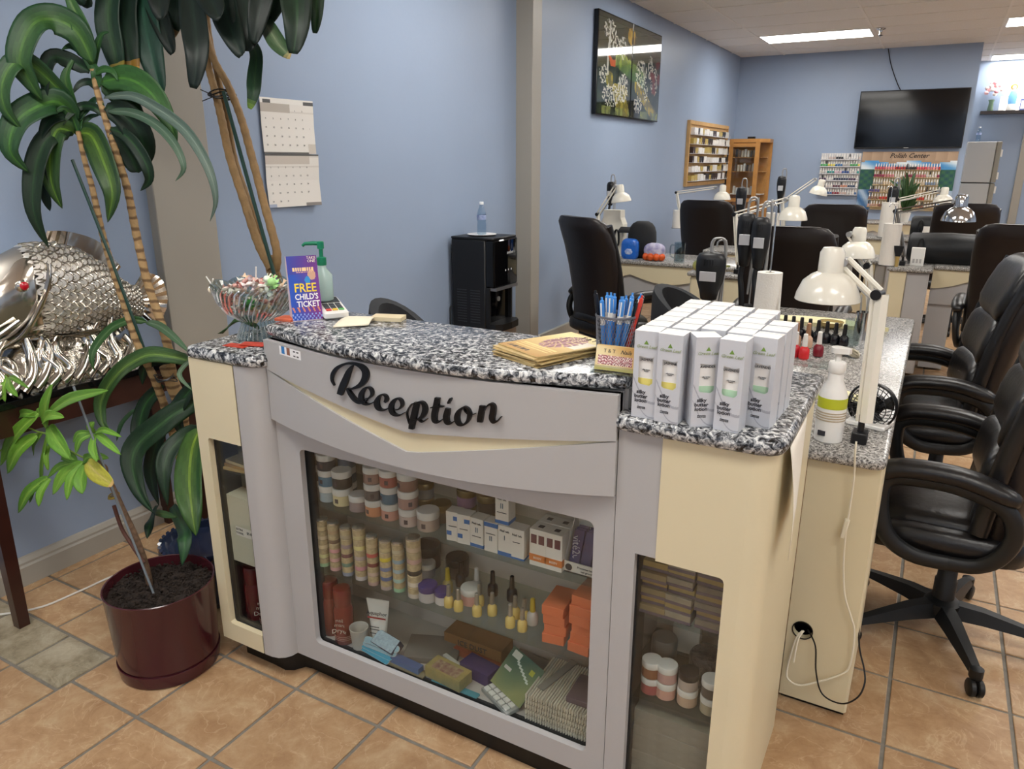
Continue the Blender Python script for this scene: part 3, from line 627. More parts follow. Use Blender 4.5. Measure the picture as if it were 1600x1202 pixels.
# coral boxes
M_CORAL = mat('coral_box', '#e0794f', .5, var=(14, .06))
for sidx, (u, v, n_, w, d) in enumerate([(858, 1008, 4, .058, .10), (905, 1026, 6, .058, .10)]):
    f = Z(u, v, .383)
    for l in range(n_): carton('coral_box', (f.x+random.uniform(-.003, .003)-(.002 if sidx else 0), max(f.y, 1.428)+.058+random.uniform(-.003, .003), .383+l*.0265), w, d, .026, M_CORAL, 'coral card box, %s up in the %s coral stack' % (['lowest', 'second', 'third', 'fourth', 'fifth', 'topmost'][l] if n_ == 6 else ['lowest', 'second', 'third', 'topmost'][l], 'left' if sidx == 0 else 'right'), 'coral boxes on the middle shelf', random.uniform(-.05, .05)+(.12 if sidx == 0 else -.03))
# ---- cabinet floor
ZB = .1392
M_REDB = mat('bottle_dark_red', '#7e2a24', .25, coat=.4)
M_REDB2 = mat('bottle_maroon', '#5c1a20', .25, coat=.4)
def drybottle(p, m, lab, s=1., txt=True, rot=0.):
    t = O('dryer_bottle', MB().lathe([(.028, 0), (.031, .004), (.031, .118), (.028, .128), (.027, .132)], 24).mesh('dryer_bottle', m, 40), None, p, rot, lab, 'bottle', 'red nail dryer bottles', None, None, s)
    MB().lathe([(.0275, .132), (.028, .134), (.028, .182), (.025, .189), (0, .19)], 24).build('cap', m, t)
    if txt:
        for k, (s_, zz, sz) in enumerate((('nail', .092, .018), ('mani', .076, .018), ('Dryer', .056, .021))):
            me = textmesh(s_, sz, M_PAPER).copy()
            for q in me.vertices: a = q.co.x/.031; q.co = V((.0316*math.sin(a), q.co.y, .0316*(1-math.cos(a))))
            O('lettering', me, t, (0, -.0318, zz), FRONT)
        for zz in (.03, .024, .018): MB().lathe([(.0312, zz), (.0314, zz+.0005), (.0314, zz+.0015), (.0312, zz+.002)], 24, cap=False).build('print_line', mat('ink_rose', '#b98a80', .5), t, None)
    return t
drybottle((-1.466, 1.466, ZB), M_REDB, 'red nail dryer bottle, left one at the corner of the middle cabinet', .98, False)
drybottle((-1.400, 1.450, ZB), M_REDB, 'red nail dryer bottle lettered in white beside the cup', .98, True, .35)
MB().lathe([(.021, 0), (.028, .068), (.029, .069), (.029, .072), (.0275, .072), (.020, .004)], 20, cap=True).build('paper_cup', mat('cup_white', '#c8c4bc', .5), None, loc=(-1.338, 1.446, ZB), label='white cup beside the ointment tube', cat='cup')
t = thing('ointment_tube', 'white ointment tube standing on its cap behind the blue files', 'tube', (-1.288, 1.480, ZB), .25, None, 1.12)
b = MB(); b.loft([[(.019*math.cos(a)*(1+.75*k/6), .019*math.sin(a)*(1-.93*k/6), .02+.125*k/6) for a in [2*PI*i/20 for i in range(20)]] for k in range(7)]); b.build('tube_body', M_WHITE, t)
MB().lathe([(.02, 0), (.02, .02)], 20).build('cap', M_WHITE, t)
text('lettering', 'Aquaphor', .0145, mat('ink_navy', '#26303f', .5), t, (0, -.0105, .108), (PI/2-.13, 0, 0)); MB().box((-.026, -.0005, -.002), (.026, .0005, .002)).build('red_line', mat('ink_red', '#a03434', .5), t, None, loc=(0, -.0125, .0955), rot=(-.13, 0, 0))
for z_ in (.07, .062, .05): MB().box((-.019, -.0004, -.001), (.008, .0004, .001)).build('print_line', M_INK, t, None, loc=(0, -.0165, z_), rot=(-.13, 0, 0))
o = carton('small_box', (-1.243, 1.468, ZB+.024), .085, .045, .034, mat('box_navy', '#34374f', .5), 'pale blue and navy carton lying tilted above the blue nail files')
o.rotation_euler = (.55, .10, -.10); MB().box((-.041, -.0215, .0342), (.041, .0215, .0346)).build('label_panel', mat('box_paleblue', '#a9c0cc', .5, var=(160, .3)), o, None)
M_FILE = mat('file_pale_blue', '#8fb0bd', .6); M_FILE2 = mat('file_turquoise', '#3f9fbe', .6); M_FILEW = mat('file_core_white', '#d8d6d0', .6)
def nailfile(p, rot, m, lab, L=.12, w=.02, grp='blue nail files in the middle cabinet'):
    poly = [(L/2-w/2+w/2*math.cos(a), w/2*math.sin(a)) for a in [-PI/2+PI*k/6 for k in range(7)]]+[(-L/2+w/2+w/2*math.cos(a), w/2*math.sin(a)) for a in [PI/2+PI*k/6 for k in range(7)]]
    o = MB().prism(poly, 0, .003).build('nail_file', M_FILEW, None, None, loc=p, rot=rot, label=lab, cat='nail file', group=grp)
    MB().prism([(x*.99, y*.95) for x, y in poly], .003, .0036).build('grit_face', m, o, None); return o
for k, (x, dz, m, rz) in enumerate([(-1.268, .004, M_FILE2, -.16), (-1.262, .014, M_FILE2, -.08), (-1.255, .024, M_FILE, .0), (-1.25, .036, M_FILE, .06)]):
    nailfile((x, 1.432+.004*k, ZB+dz+.006), (.75, 0, rz), m, '%s nail file, %s of the four fanned at the glass' % ('turquoise' if k < 2 else 'pale blue', ['lowest', 'second', 'third', 'uppermost'][k]), .125, .02)
carton('file_pack', (-1.155, 1.437, ZB+.0075), .105, .026, .018, mat('pack_blue', '#5a6f9c', .3, coat=.4), 'shiny blue pack lying along the glass', None, -.06)
carton('flat_board', (-1.15, 1.434, ZB), .13, .03, .007, mat('board_tan', '#8b7d5c', .5), 'tan board under the shiny blue pack', None, -.02)
o = carton('boxed_kit', (-1.02, 1.452, ZB+.0065), .125, .058, .036, mat('kit_olive', '#8f8a5c', .4, var=(25, .35, '#b09a62')), 'olive printed kit box on the cabinet floor', None, -.10)
MB().box((-.045, -.022, .0361), (.045, .016, .0365)).build('print_patch', mat('kit_maroon', '#7d4050', .5, var=(60, .5, '#b9a884')), o, None)
carton('flat_board', (-.985, 1.434, ZB), .15, .02, .006, mat('board_teal', '#4f97a4', .5), 'teal strip board under the olive kit box', None, 0)
carton('purple_box', (-.955, 1.515, ZB), .105, .055, .038, mat('box_purple', '#43376a', .4), 'purple box behind the olive kit box', None, -.15)
carton('grey_tray', (-1.13, 1.535, ZB), .16, .11, .02, mat('tray_grey', '#7d7872', .6), 'grey tray lying behind the blue pack', None, .4)
carton('kraft_envelope', (-1.02, 1.612, ZB), .20, .07, .05, mat('kraft_brown', '#8b6238', .6), 'brown kraft envelope on the cabinet floor at the back', None, .0, [('text', ('ICE DUST', .024, M_INK, 0, .6))])
carton('red_strip', (-.99, 1.562, ZB), .17, .016, .022, mat('strip_red', '#a4533a', .5), 'red strip box in front of the kraft envelope', None, -.05)
carton('grey_tray', (-.80, 1.59, ZB), .20, .09, .03, mat('tray_grey2', '#66605c', .6), 'dark grey tray behind the green tip card', None, -.1)
carton('small_wand', (-1.075, 1.485, ZB), .06, .014, .014, mat('wand_tan', '#a5896a', .4), 'short tan tube lying behind the blue pack', None, -.2)
carton('white_strip', (-1.03, 1.502, ZB+.0202), .10, .014, .006, M_FILEW, 'white strip lying behind the olive kit box', None, -.3)
# green card with a blister tray of tips
t = thing('tip_card', 'green card with blister tray leaning against the striped stack', 'pack', (-.845, 1.462, ZB+.002), -.45)
def card_col(u, v):
    c = mixc(hx('#8a8f5e'), hx('#3f6557'), min(1, max(0, v*1.1+.2*math.sin(u*5)-.1)))
    if .1 < u < .32 and .78 < v < .94: return hx('#d8dcd0')
    if .1 < u < .3 and .45 < v < .56: return hx('#d0c9c4')
    if .7 < u < .85 and .7 < v < .82: return hx('#b5b344')
    if abs(v-(.78-.5*(u-.3))) < .025 and .3 < u < .85: return hx('#cfd6cc')
    return c
pc = printed('card_print', .125, .115, 24, 24, card_col, t); pc.location = (.004, .0, .018); pc.rotation_euler = (-.8, .1, .1)
MB().rbox((-.0625, .0006, 0), (.0625, .002, .115), .0006).build('card', mat('card_green', '#5d7560', .5), t, None, loc=(.004, .0, .018), rot=(-.8, .1, .1))
MB().rbox((-.062, -.034, 0), (.062, .008, .012), .002).build('blister_tray', mat('blister_clear', '#9a9c98', .25, coat=.5), t, None)
for i in range(5):
    for j in range(2): MB().rbox((-.055+i*.0225, -.030+j*.018, .012), (-.037+i*.0225, -.016+j*.018, .0165), .001).build('tip', M_WHITE, t, None)
# stack of ribbed white files at the lower right
for l in range(5):
    f = .0165; x0, x1 = -.762, -.572; z = ZB+l*f
    o = thing('file_bundle', 'ribbed bundle of white nail files, %s in the stack at the right corner' % ['lowest', 'second', 'third', 'fourth', 'uppermost'][l], 'file bundle', ((x0+x1)/2, 1.512, z), random.uniform(-.02, .02), 'ribbed file bundles')
    b = MB(); n_ = 26; w = (x1-x0)/n_
    for i in range(n_): b.rbox((-(x1-x0)/2+i*w+.0010, -.088+.001*(i % 2), .0014), (-(x1-x0)/2+(i+1)*w-.0010, .088, f-.0016), .0026)
    b.build('files', mat('file_cream', '#ddd5c2', .6, var=(30, .2)), o, None)
    MB().box((-(x1-x0)/2, -.082, .0002), ((x1-x0)/2, .082, .001)).build('band', mat('file_band', '#5f5a50', .6), o, None)
carton('grey_case', (-.618, 1.50, ZB+5*.0165), .075, .10, .016, mat('case_mauve', '#6a5a62', .4), 'small mauve case on the ribbed file stack', None, .03)
carton('file_sleeve', (-.715, 1.53, ZB+5*.0165), .022, .15, .004, mat('sleeve_grey', '#85827c', .4), 'long grey sleeve lying on the ribbed file stack', None, -.22)

# ---- left wing window
t = thing('towel_box', 'pale cardboard box with a price sticker in the left window', 'box', (-1.702, 1.394, .358)); sm = mat('box_pale_cream', '#cfcab4', .6, var=(6, .06))
o = MB().rbox((-.058, -.03, 0), (.085, .03, .225), .002).build('carton', sm, t, None)
MB().box((-.03, -.0306, .095), (.05, -.03, .125)).build('price_sticker', M_PAPER, t, None, label='white price sticker')
text('lettering', 'EXTRA', .0095, M_INK, t, (-.014, -.0308, .116)); text('lettering', 'TOWEL', .0095, M_INK, t, (-.014, -.0308, .104)); text('lettering', '$5.00', .012, M_INK, t, (.03, -.0308, .111))
MB().box((-1.755, 1.362, .346), (-1.6, 1.52, .352)).build('shelf', GSH, desk, None, loc=DO, label='clear glass shelf')
for k, (c, dz) in enumerate((('#b99a62', 0), ('#a9824c', .010), ('#c9b48a', .02))): carton('booklet', (-1.70, 1.425, .66+dz), .15, .10, .0095, pcol(c), '%s tan booklet on the upper shelf of the left window' % LEV[k], 'tan booklets', .1-.09*k)
for k, (x, y) in enumerate(((-1.728, 1.402), (-1.662, 1.396))): drybottle((x, y, ZB), M_REDB2, 'maroon dryer bottle behind the left window, %s' % ('near the edge' if k == 0 else 'lettered one by the grey column'), 1.0, k == 1, .1)
carton('white_carton', (-1.745, 1.47, ZB), .045, .05, .2, M_PAPER, 'white carton behind the maroon dryer bottles')
# ---- right wing window
cc = ['#8f7c58', '#a58d5c', '#9a8f7c', '#b09258', '#857a6c', '#a8935f']
M_WRAP = mat('wrap_violet', '#6a5c66', .45, var=(20, .4))
rows = ['lowest', 'second', 'third', 'fourth', 'fifth', 'sixth', 'seventh']
for l in range(7):
    for k in range(3):
        if l == 6 and k == 0: continue
        w = .0605; o = carton('soap_bar', (-.443+k*.066+random.uniform(-.003, .003)+(.004 if k == 0 else 0), 1.452+random.uniform(-.004, .004)+.008*(l % 2), .5625+l*.0215), w, .05, .0205, mat('soap_'+cc[(l*3+k*2) % 6].strip('#'), cc[(l*3+k*2) % 6], .5, var=(30, .3)), 'paper-wrapped soap bar, %s row, %s column, right display window' % (rows[l], ['left', 'middle', 'right'][k]), 'wrapped soap bars', random.uniform(-.06, .06))
        MB().box((-w/2-.0005, -.0255, -.0002), (w/2+.0005, .0255, .007)).build('wrap_band', M_WRAP, o, None)
jc = [('#8a5a3c', None, '#a85a58', None), ('#c29a94', None, '#cf9f90', None), ('#b8aaa0', M_LIDK, '#c3a68e', None), ('#5b534e', None, '#a99e86', None)]
for k, ((u, v), (ct, lt, cb, lb)) in enumerate(zip([(1003, 1096), (1032, 1101), (1066, 1112), (1103, 1124)], jc)):
    f = Z(u, v, .342); y = max(f.y, 1.43)+.024
    for l, (c, ld) in enumerate(((cb, lb), (ct, lt))): jar((f.x+(.004 if k == 0 else 0), y, .342+l*.0438), c, '%s jar of the %s pair from the left in the right window' % (LEV[l*2], ORD[k]), 'jar pairs in the right window', .87, ld, 0, False)
MB().lathe([(.03, 0), (.032, .002), (.032, .075), (.029, .08), (0, .08)], 20).build('canister', mat('canister_grey', '#8a857e', .3), None, loc=(-.44, 1.56, .342), label='translucent grey canister behind the left jar pairs', cat='canister')
MB().lathe([(.036, 0), (.038, .002), (.038, .07), (.034, .078), (0, .08)], 20).build('canister', mat('canister_dark', '#5a5552', .3, bump=(120, .8)), None, loc=(-.335, 1.55, .342), label='ribbed dark canister behind the right jar pairs', cat='canister')
t = MB().rbox((-.035, -.012, 0), (.035, .012, .12), .001).build('price_box', M_PAPER, None, None, loc=(-.405, 1.64, .342), label='white box with black lettering at the back of the right window', cat='box')
text('lettering', 'Su Ma', .014, M_INK, t, (-.008, -.0125, .10)); text('lettering', 'Powder', .012, M_INK, t, (-.006, -.0125, .085))
for l in range(9):
    b = MB(); n_ = 12
    b.rbox((-.125, -.125, 0), (.105, .125, .0235), .001)
    for i in range(n_): b.box((-.125, -.1255, .001+i*.0019), (.105, -.125, .002+i*.0019))
    b.build('paper_pad', mat('pad_grey_taupe', '#a69d8f', .7, var=(60, .12)), None, None, loc=(-.365, 1.563+random.uniform(-.002, .004), .072+l*.024), label='taupe paper pad, %s from the bottom in the right window' % ORD[l], cat='paper pad', group='taupe paper pads')
# ================================================================== things on the granite tops
# lotion cartons
M_LB = mat('carton_silver_white', '#c4c6cc', .38, spec=.5)
M_LBB = mat('carton_marble_grey', '#a3a5ae', .4)
M_LTOP = mat('carton_top_white', '#e9e7e4', .45)
M_LEAF = mat('print_leaf_green', '#6f9140', .5); M_BRAND = mat('print_olive', '#9aa67e', .5)
_lot = {}
def lotion(p, rot, kind, lab, detail=True):
    w, h = .0495, .182; k = kind
    if k not in _lot:
        c = w/2; lst = []
        wx0, wx1, wz0, wz1 = -c*.55, c*.66, .076, .130
        b = MB()      # carton with a notched window in its front
        def side(n0): pass
        out = [(-c, -c), (c, -c), (c, c), (-c, c)]
        zs = [0, wz0-.004, wz1, h]
        b.add([(-c, -c, 0), (c, -c, 0), (c, -c, h), (-c, -c, h), (wx0, -c, wz0), (wx0+.004, -c, wz0-.004), (wx1-.006, -c, wz0-.006), (wx1, -c, wz0), (wx1, -c, wz1), (wx1-.008, -c, wz1-.003), (wx0, -c, wz1)],
              [(0, 1, 7, 6, 5, 4), (1, 2, 8, 7), (2, 3, 10, 9, 8), (3, 0, 4, 10)])
        b.add([(c, -c, 0), (c, c, 0), (c, c, h), (c, -c, h), (-c, -c, 0), (-c, c, 0), (-c, c, h), (-c, -c, h)], [(0, 1, 2, 3), (5, 4, 7, 6), (1, 5, 6, 2), (4, 5, 1, 0)])
        lst.append(('carton', b.mesh('carton', M_LB, None)))
        b = MB(); b.add([(-c, -c, h), (c, -c, h), (c, c, h+.0005), (-c, c, h+.0005), (0, -c+.004, h+.0012)], [(0, 1, 4), (1, 2, 4), (2, 3, 4), (3, 0, 4)]); b.box((-c+.001, c-.0125, h+.0008), (c-.001, c-.0118, h+.0013))
        lst.append(('top_flap', b.mesh('top_flap', M_LTOP, None)))
        b = MB(); b.box((-c+.002, -c+.006, wz0-.012), (c-.002, -c+.008, wz1+.006)); lst.append(('bottle_inside', b.mesh('bottle_inside', mat('bottle_label_'+k, '#eceae6', .5), None)))
        b = MB(); b.box((-c+.002, -c+.0052, wz0-.012), (c-.002, -c+.006, wz0+.007)); lst.append(('colour_band', b.mesh('colour_band', mat('band_'+k, '#e6d879' if k == 'jasmine' else '#b5d8b8', .5), None)))
        b = MB()      # printed marble veins
        for q in range(2):
            pts = [(-c+w*t, .085-.05*t-.02*math.sin(3*t)-.03*q) for t in [i/10 for i in range(11)]]
            for (a, z0), (a2, z1) in zip(pts, pts[1:]): b.add([(a, -c-.0003, z0), (a2, -c-.0003, z1), (a2, -c-.0003, z1+.006-.003*q), (a, -c-.0003, z0+.0045-.002*q)], [(0, 1, 2, 3)])
        lst.append(('marble_print', b.mesh('marble_print', M_LBB, None)))
        _lot[k] = lst
        _lot[k+'t'] = [(textmesh('silky\nbutter\nlotion', .0108, M_INK, bold=.00025), (-.006, -c-.0005, .046)), (textmesh(k.upper(), .0068, M_INK), (.001, -c+.0048, wz1-.008)), (textmesh('Green Leaf', .0092, M_BRAND, shear=.3), (0, -c-.0005, .150)), (textmesh('silky butter\nlotion', .0036, M_INK), (.001, -c+.0048, .1)), (textmesh('Moisturizing\nhand & body', .0034, M_INK), (-.004, -c-.0005, .022))]
        bb_ = MB(); bb_.add([(-.005, 0, 0), (.005, 0, 0), (0, 0, .0085)], [(0, 1, 2)]); _lot['leaf'] = bb_.mesh('leaf_mark', M_LEAF, None)
    t = thing('lotion_carton', lab, 'carton', p, rot, 'silver white lotion cartons')
    for n_, me in _lot[k]:
        if detail or n_ in ('carton', 'top_flap'): O(n_, me, t)
    if detail:
        for me, l in _lot[k+'t']: O('lettering', me, t, l, FRONT)
        O('leaf_mark', _lot['leaf'], t, (0, -w/2-.0005, .155))
    return t
rowsn = ['front', 'second', 'third', 'fourth', 'fifth', 'sixth', 'seventh', 'eighth']
colx = [-.467, -.414, -.361, -.308]
front5 = [(-.470, 1.408, .03, 'jasmine', 'jasmine lotion carton at the left end of the front row'), (-.418, 1.402, -.02, 'jasmine', 'jasmine lotion carton, second from the left in the front row'), (-.360, 1.412, .55, 'lavender', 'lavender lotion carton turned aside in the middle of the front row'), (-.300, 1.412, -.06, 'lavender', 'lavender lotion carton standing furthest forward'), (-.252, 1.466, -.10, 'lavender', 'lavender lotion carton at the right end, set back from the front row')]
for x, y, r, k, lab in front5: lotion((x, y, 1.0452), r, k, lab)
for j in range(1, 7):
    for i in range(4):
        if j == 6 and i != 1 and i != 0: continue
        y = 1.410+j*.0568+(.012 if i > 1 else 0)+(.008 if i == 2 else 0)
        lotion((-.470+i*.0555+random.uniform(-.002, .002), y, 1.0452), random.uniform(-.04, .04), 'lavender', 'lotion carton in the %s row behind, %s place from the left' % (rowsn[j], ORD[i]), i == 3)
for k, (x, y) in enumerate([(-.249, 1.533), (-.247, 1.592)]): lotion((x, y, 1.0452), -.04, 'lavender', 'lotion carton on the right flank, %s from the front' % ['second', 'third'][k])
# clear acrylic stand with business cards
cp = Z(960, 582, CT); t = thing('card_holder', 'clear acrylic holder with gold business cards in front of the pen cup', 'card holder', (-.551, 1.425, CT), .05)
AC = glassmat('acrylic_clear', '#eef2f2')
b = MB(); b.box((-.047, -.02, 0), (.047, .035, .002)); b.build('base', AC, t, None)
MB().box((-.047, .028, 0), (.047, .030, .055)).build('back', AC, t, None, rot=(-.25, 0, 0)); MB().box((-.047, -.02, 0), (.047, -.018, .018)).build('front_lip', AC, t, None)
def cardc(u, v):
    c = mixc(hx('#c99a55'), hx('#e8d7a8'), .5+.5*math.sin(u*3+v*2))
    if .06 < u < .94 and .22 < v < .60:
        return [hx('#d8b0a8'), hx('#b56a72'), hx('#f0e0d8'), hx('#8a4a50')][int((u*23+v*17+3*math.sin(u*40)))%4]
    if v < .12: return hx('#d8c878')
    return c
for k in range(3): MB().box((-.044, 0, 0), (.044, .0012, .052)).build('card', mat('card_gold', '#d6b878', .5), t, None, loc=(0, -.004+.004*k, .004), rot=(-.25, 0, 0))
pc = printed('card_print', .088, .052, 44, 26, cardc, t); pc.location = (0, -.0046, .004); pc.rotation_euler = (-.25, 0, 0)
text('lettering', 'T & T', .011, M_INK, t, (-.014, .0055, .044), (PI/2-.25, 0, 0)); text('lettering', 'Nails', .012, M_INK, t, (.022, .0055, .044), (PI/2-.25, 0, 0), shear=.4)
# brochures
M_BRO = mat('brochure_gold_edge', '#cdb27a', .55, var=(60, .25))
def broc(u, v):
    c = mixc(hx('#b98a45'), hx('#efe0a4'), min(1, max(0, .15+1.1*v-.3*abs(u-.5))))
    d = math.hypot((u-.5)*1.0, (v-.62)*.9)
    if d < .28 and abs(math.sin(math.atan2(v-.62, u-.3)*13+d*4)) > .35 and u > .2: return mixc(hx('#7a4650'), hx('#c79a98'), (u*7 % 1))
    if .72 < u < .95 and .5 < v < .8: return hx('#eadfce')
    if .06 < v < .12 and .1 < u < .6 and (u*30 % 2) > .6: return hx('#4a3020')
    if .18 < v < .30 and .1 < u < .9 and (v*40 % 2) > 1: return hx('#e6cd88')
    return c
q = [Z(790, 562, CT), Z(862, 582, CT), Z(930, 545, CT), Z(850, 528, CT)]; bc = (q[0]+q[1]+q[2]+q[3])/4
for k in range(8):
    o = MB().rbox((-.078, -.108, 0), (.078, .108, .0028), .0005).build('brochure', M_BRO, None, None, loc=(bc.x+.006+random.uniform(-.006, .008), bc.y+random.uniform(-.006, .006), CT+.0002+k*.0031), rot=-.42+random.uniform(-.10, .10), label='gold nail salon brochure, %s in the loose stack on the counter' % (ORD[k]+' from the bottom' if k < 7 else 'topmost'), cat='brochure', group='stack of gold brochures')
b = MB(); b.grid(lambda u, v: ((u-.5)*.154, (v-.5)*.214, .0031), 40, 52); b.c = [lin(broc((i+.5)/40, (j+.5)/52)) for j in range(52) for i in range(40)]; b.build('cover_print', attrmat('print', .45), o, None)
text('lettering', 'T & T', .022, mat('ink_brown', '#5a3424', .5), o, (.015, .088, .0036), (0, 0, 0))
# pen cup
M_MESH = mat('wire_mesh_grey', '#85868d', .35, .7)
t = thing('pen_cup', 'grey wire mesh pen cup full of pens', 'pen cup', (-.590, 1.525, CT))
b = MB(); n_ = 40; hh = .10
for k in range(n_):
    for sgn in (1, -1):
        pts = [( (.041+.004*q/8)*math.cos(2*PI*k/n_+sgn*q*.11), (.041+.004*q/8)*math.sin(2*PI*k/n_+sgn*q*.11), .003+hh*q/8) for q in range(9)]
        b.tube(pts, .0006, 3)
b.build('wire_mesh', M_MESH, t, None, kind='stuff')
MB().lathe([(.0447, .1), (.047, .1), (.0475, .1025), (.047, .105), (.0447, .105), (.0447, .1)], 32, cap=False).build('rim', M_MESH, t); MB().lathe([(.041, 0), (.042, .001), (.041, .004), (0, .004)], 24).build('base', M_MESH, t)
def pen(dx, dy, tx, ty, c, k, L=.148):
    p0 = V((-.590+dx, 1.525+dy, CT+.007)); d = V((tx, ty, 1)).normalized(); o = thing('pen', k, 'pen', p0, 0, 'pens in the mesh cup'); o.rotation_euler = V((0, 0, 1)).rotation_difference(d).to_euler()
    MB().lathe([(.002, 0), (.0052, .012), (.0055, .05), (.0055, L-.02), (.0048, L-.008), (.0025, L-.006), (.0025, L)], 10).build('barrel', mat('pen_'+c.strip('#'), c, .25), o)
    if c == '#4a8fd8':
        MB().box((-.0012, -.0075, L-.05), (.0012, -.005, L-.012)).build('clip', M_WHITE, o, None); MB().lathe([(.0056, L-.062), (.0057, L-.061), (.0057, L-.045), (.0056, L-.044)], 10).build('grip_label', M_WHITE, o)
penl = [('#4a8fd8', 'blue')]*11+[('#c0392b', 'red'), ('#b0462c', 'rust red'), ('#15151a', 'black'), ('#1a2a2a', 'black green'), ('#17171a', 'black')]
pl = [(-.02, -.02, -.06, -.05), (-.005, -.027, .0, -.02), (.01, -.024, .10, -.04), (.018, -.015, .16, .0), (-.015, .0, -.03, .02), (0, .006, .04, .04), (.014, .01, .1, .08), (-.022, .012, -.08, .05), (.006, .022, .02, .10), (.024, .004, .2, .02), (-.006, -.012, .02, .0), (.026, -.006, .22, .06), (.004, -.004, .05, .08), (-.03, -.004, -.16, .0), (.03, .0, .14, .0), (.028, .012, .18, .05)]
words = ['leftmost front', 'front middle', 'front right', 'right leaning', 'left inner', 'centre', 'rear right', 'rear left', 'rear middle', 'far right', 'upright inner']
for k, ((c, cnm), (dx, dy, tx, ty)) in enumerate(zip(penl, pl)): pen(dx*.9, dy*.9, tx*1.05, ty*1.0, c, ('%s %s pen in the wire mesh cup' % (words[k], cnm)) if k < 11 else ['red pen sticking out right of the mesh cup', 'rust red pen deep among the blue pens', 'black pen leaning left out of the mesh cup', 'dark green black pen leaning right in the mesh cup', 'thin black pen at the right rim of the mesh cup'][k-11], .143+random.uniform(-.008, .008))
# folded cream paper
q = [Z(520, 513, CT), Z(576, 511, CT), Z(588, 498, CT), Z(545, 496, CT)]
b = MB(); b.grid(lambda u, v: tuple(V(q[0]).lerp(q[1], u).lerp(V(q[3]).lerp(q[2], u), v)+V((0, 0, .004+.006*math.sin(PI*v)+.003*u))), 8, 8); o_ = V(q[0]); b.v = [tuple(V(p)-o_) for p in b.v]
o = b.build('folded_napkin', mat('paper_cream', '#e8dfc8', .7), None, 40, loc=o_, label='cream folded napkin with a small red print on the counter', cat='napkin')
sm_ = o.modifiers.new('thick', 'SOLIDIFY'); sm_.thickness = .003
q2 = Z(607, 500, CT); carton('receipt_stack', (q2.x, q2.y, CT), .09, .05, .012, mat('paper_tan', '#d5c6a4', .7), 'tan stack of slips behind the folded napkin', None, .35, cat='paper')
# flyer dispenser
t = thing('flyer_box', 'blue and purple flyer dispenser advertising a free child\'s ticket', 'flyer stand', (-1.500, 1.501, CT), .96)
fw_, fh = .083, .178; tilt = -.19
def fly(u, v):
    c = mixc(hx('#3257b8'), hx('#7d3d8c'), min(1, max(0, (u-.15)*1.25+.15*math.sin(v*9))))
    if v > .72: c = mixc(c, hx('#5c3a86'), .4)
    if .12 < v < .2 and math.sin(u*38+v*30) > .55: c = hx('#d88a6a')
    if v < .10 and math.sin(u*50)*math.sin(v*90) > .3: c = hx('#8fa6e0')
    if math.hypot((u-.78), (v-.70)*1.6) < .13: c = mixc(c, hx('#f0c488'), .75)
    if math.hypot((u-.62), (v-.62)*1.5) < .09: c = hx('#3a8fd0')
    if .76 < v < .82 and abs((u-.5)) < .36 and (u*26 % 2) > .5: c = hx('#f2cf9a')
    if .735 < v < .752 and .25 < u < .8 and (u*30 % 2) > .6: c = hx('#e8b0a0')
    return c
pc = printed('flyer_print', fw_, fh, 42, 88, fly, t, attrmat('print_gloss', .25)); pc.rotation_euler = (tilt, 0, 0); pc.location = (0, -.0006, .002)
b = MB(); d_ = .045
b.add([(-fw_/2, 0, 0), (fw_/2, 0, 0), (fw_/2, d_, 0), (-fw_/2, d_, 0), (-fw_/2, .034, fh*.98), (fw_/2, .034, fh*.98), (fw_/2, .05, fh*.98), (-fw_/2, .05, fh*.98)], [(0, 3, 2, 1), (4, 5, 6, 7), (0, 1, 5, 4), (1, 2, 6, 5), (2, 3, 7, 6), (3, 0, 4, 7)]); b.build('card_body', mat('flyer_side_pink', '#d9c6cf', .6), t, None)
def ft(s, size, c, x, zz, **kw): return text('lettering', s, size, mat('ink_'+c.strip('#'), c, .4), t, (x, .034*zz/.175-.0016, zz), (PI/2+tilt, 0, 0), **kw)
ft('TAKE\nONE', .0105, '#f3e6cf', .026, .166); ft('FREE', .034, '#f5d33a', .002, .089, bold=.0005, sx=.88); ft("CHILD'S", .0225, '#f6f4f2', .003, .065, bold=.0004, sx=.80); ft('TICKET', .0225, '#f6f4f2', .006, .045, bold=.0004, sx=.85)
M_FLY = mat('flyer_orange', '#d4694a', .5, var=(50, .3))
for k, (u, v, r) in enumerate([(450, 500, .2), (520, 492, .35)]):
    p = Z(u, v, CT); carton('leaflet_pile', (p.x, p.y, CT), .055, .05, .008, M_FLY, 'orange leaflets lying %s the flyer stand' % ['left of', 'right of'][k], 'orange leaflets', r, cat='leaflet')
# pump bottle behind the flyer
p = Z(470, 495, CT); pbx = V((-1.555, 1.62, CT))
t = thing('pump_bottle', 'green hand pump bottle standing behind the flyer stand', 'bottle', (pbx.x+.008, pbx.y, CT))
MB().lathe([(.026, 0), (.028, .003), (.028, .11), (.012, .13), (.012, .14)], 20).build('bottle_body', mat('sanitizer_clear', '#bcd6cf', .15, trans=.3), t)
M_GRN = mat('pump_green', '#167a58', .35)
MB().lathe([(.013, .138), (.014, .14), (.014, .16), (.006, .163), (.006, .185), (.010, .186), (.010, .205), (.008, .207), (0, .207)], 16).build('pump', M_GRN, t)
MB().tube([(0, 0, .2), (-.02, -.01, .201), (-.042, -.02, .199), (-.048, -.023, .193)], [.006, .006, .005, .0045], 8).build('spout', M_GRN, t)
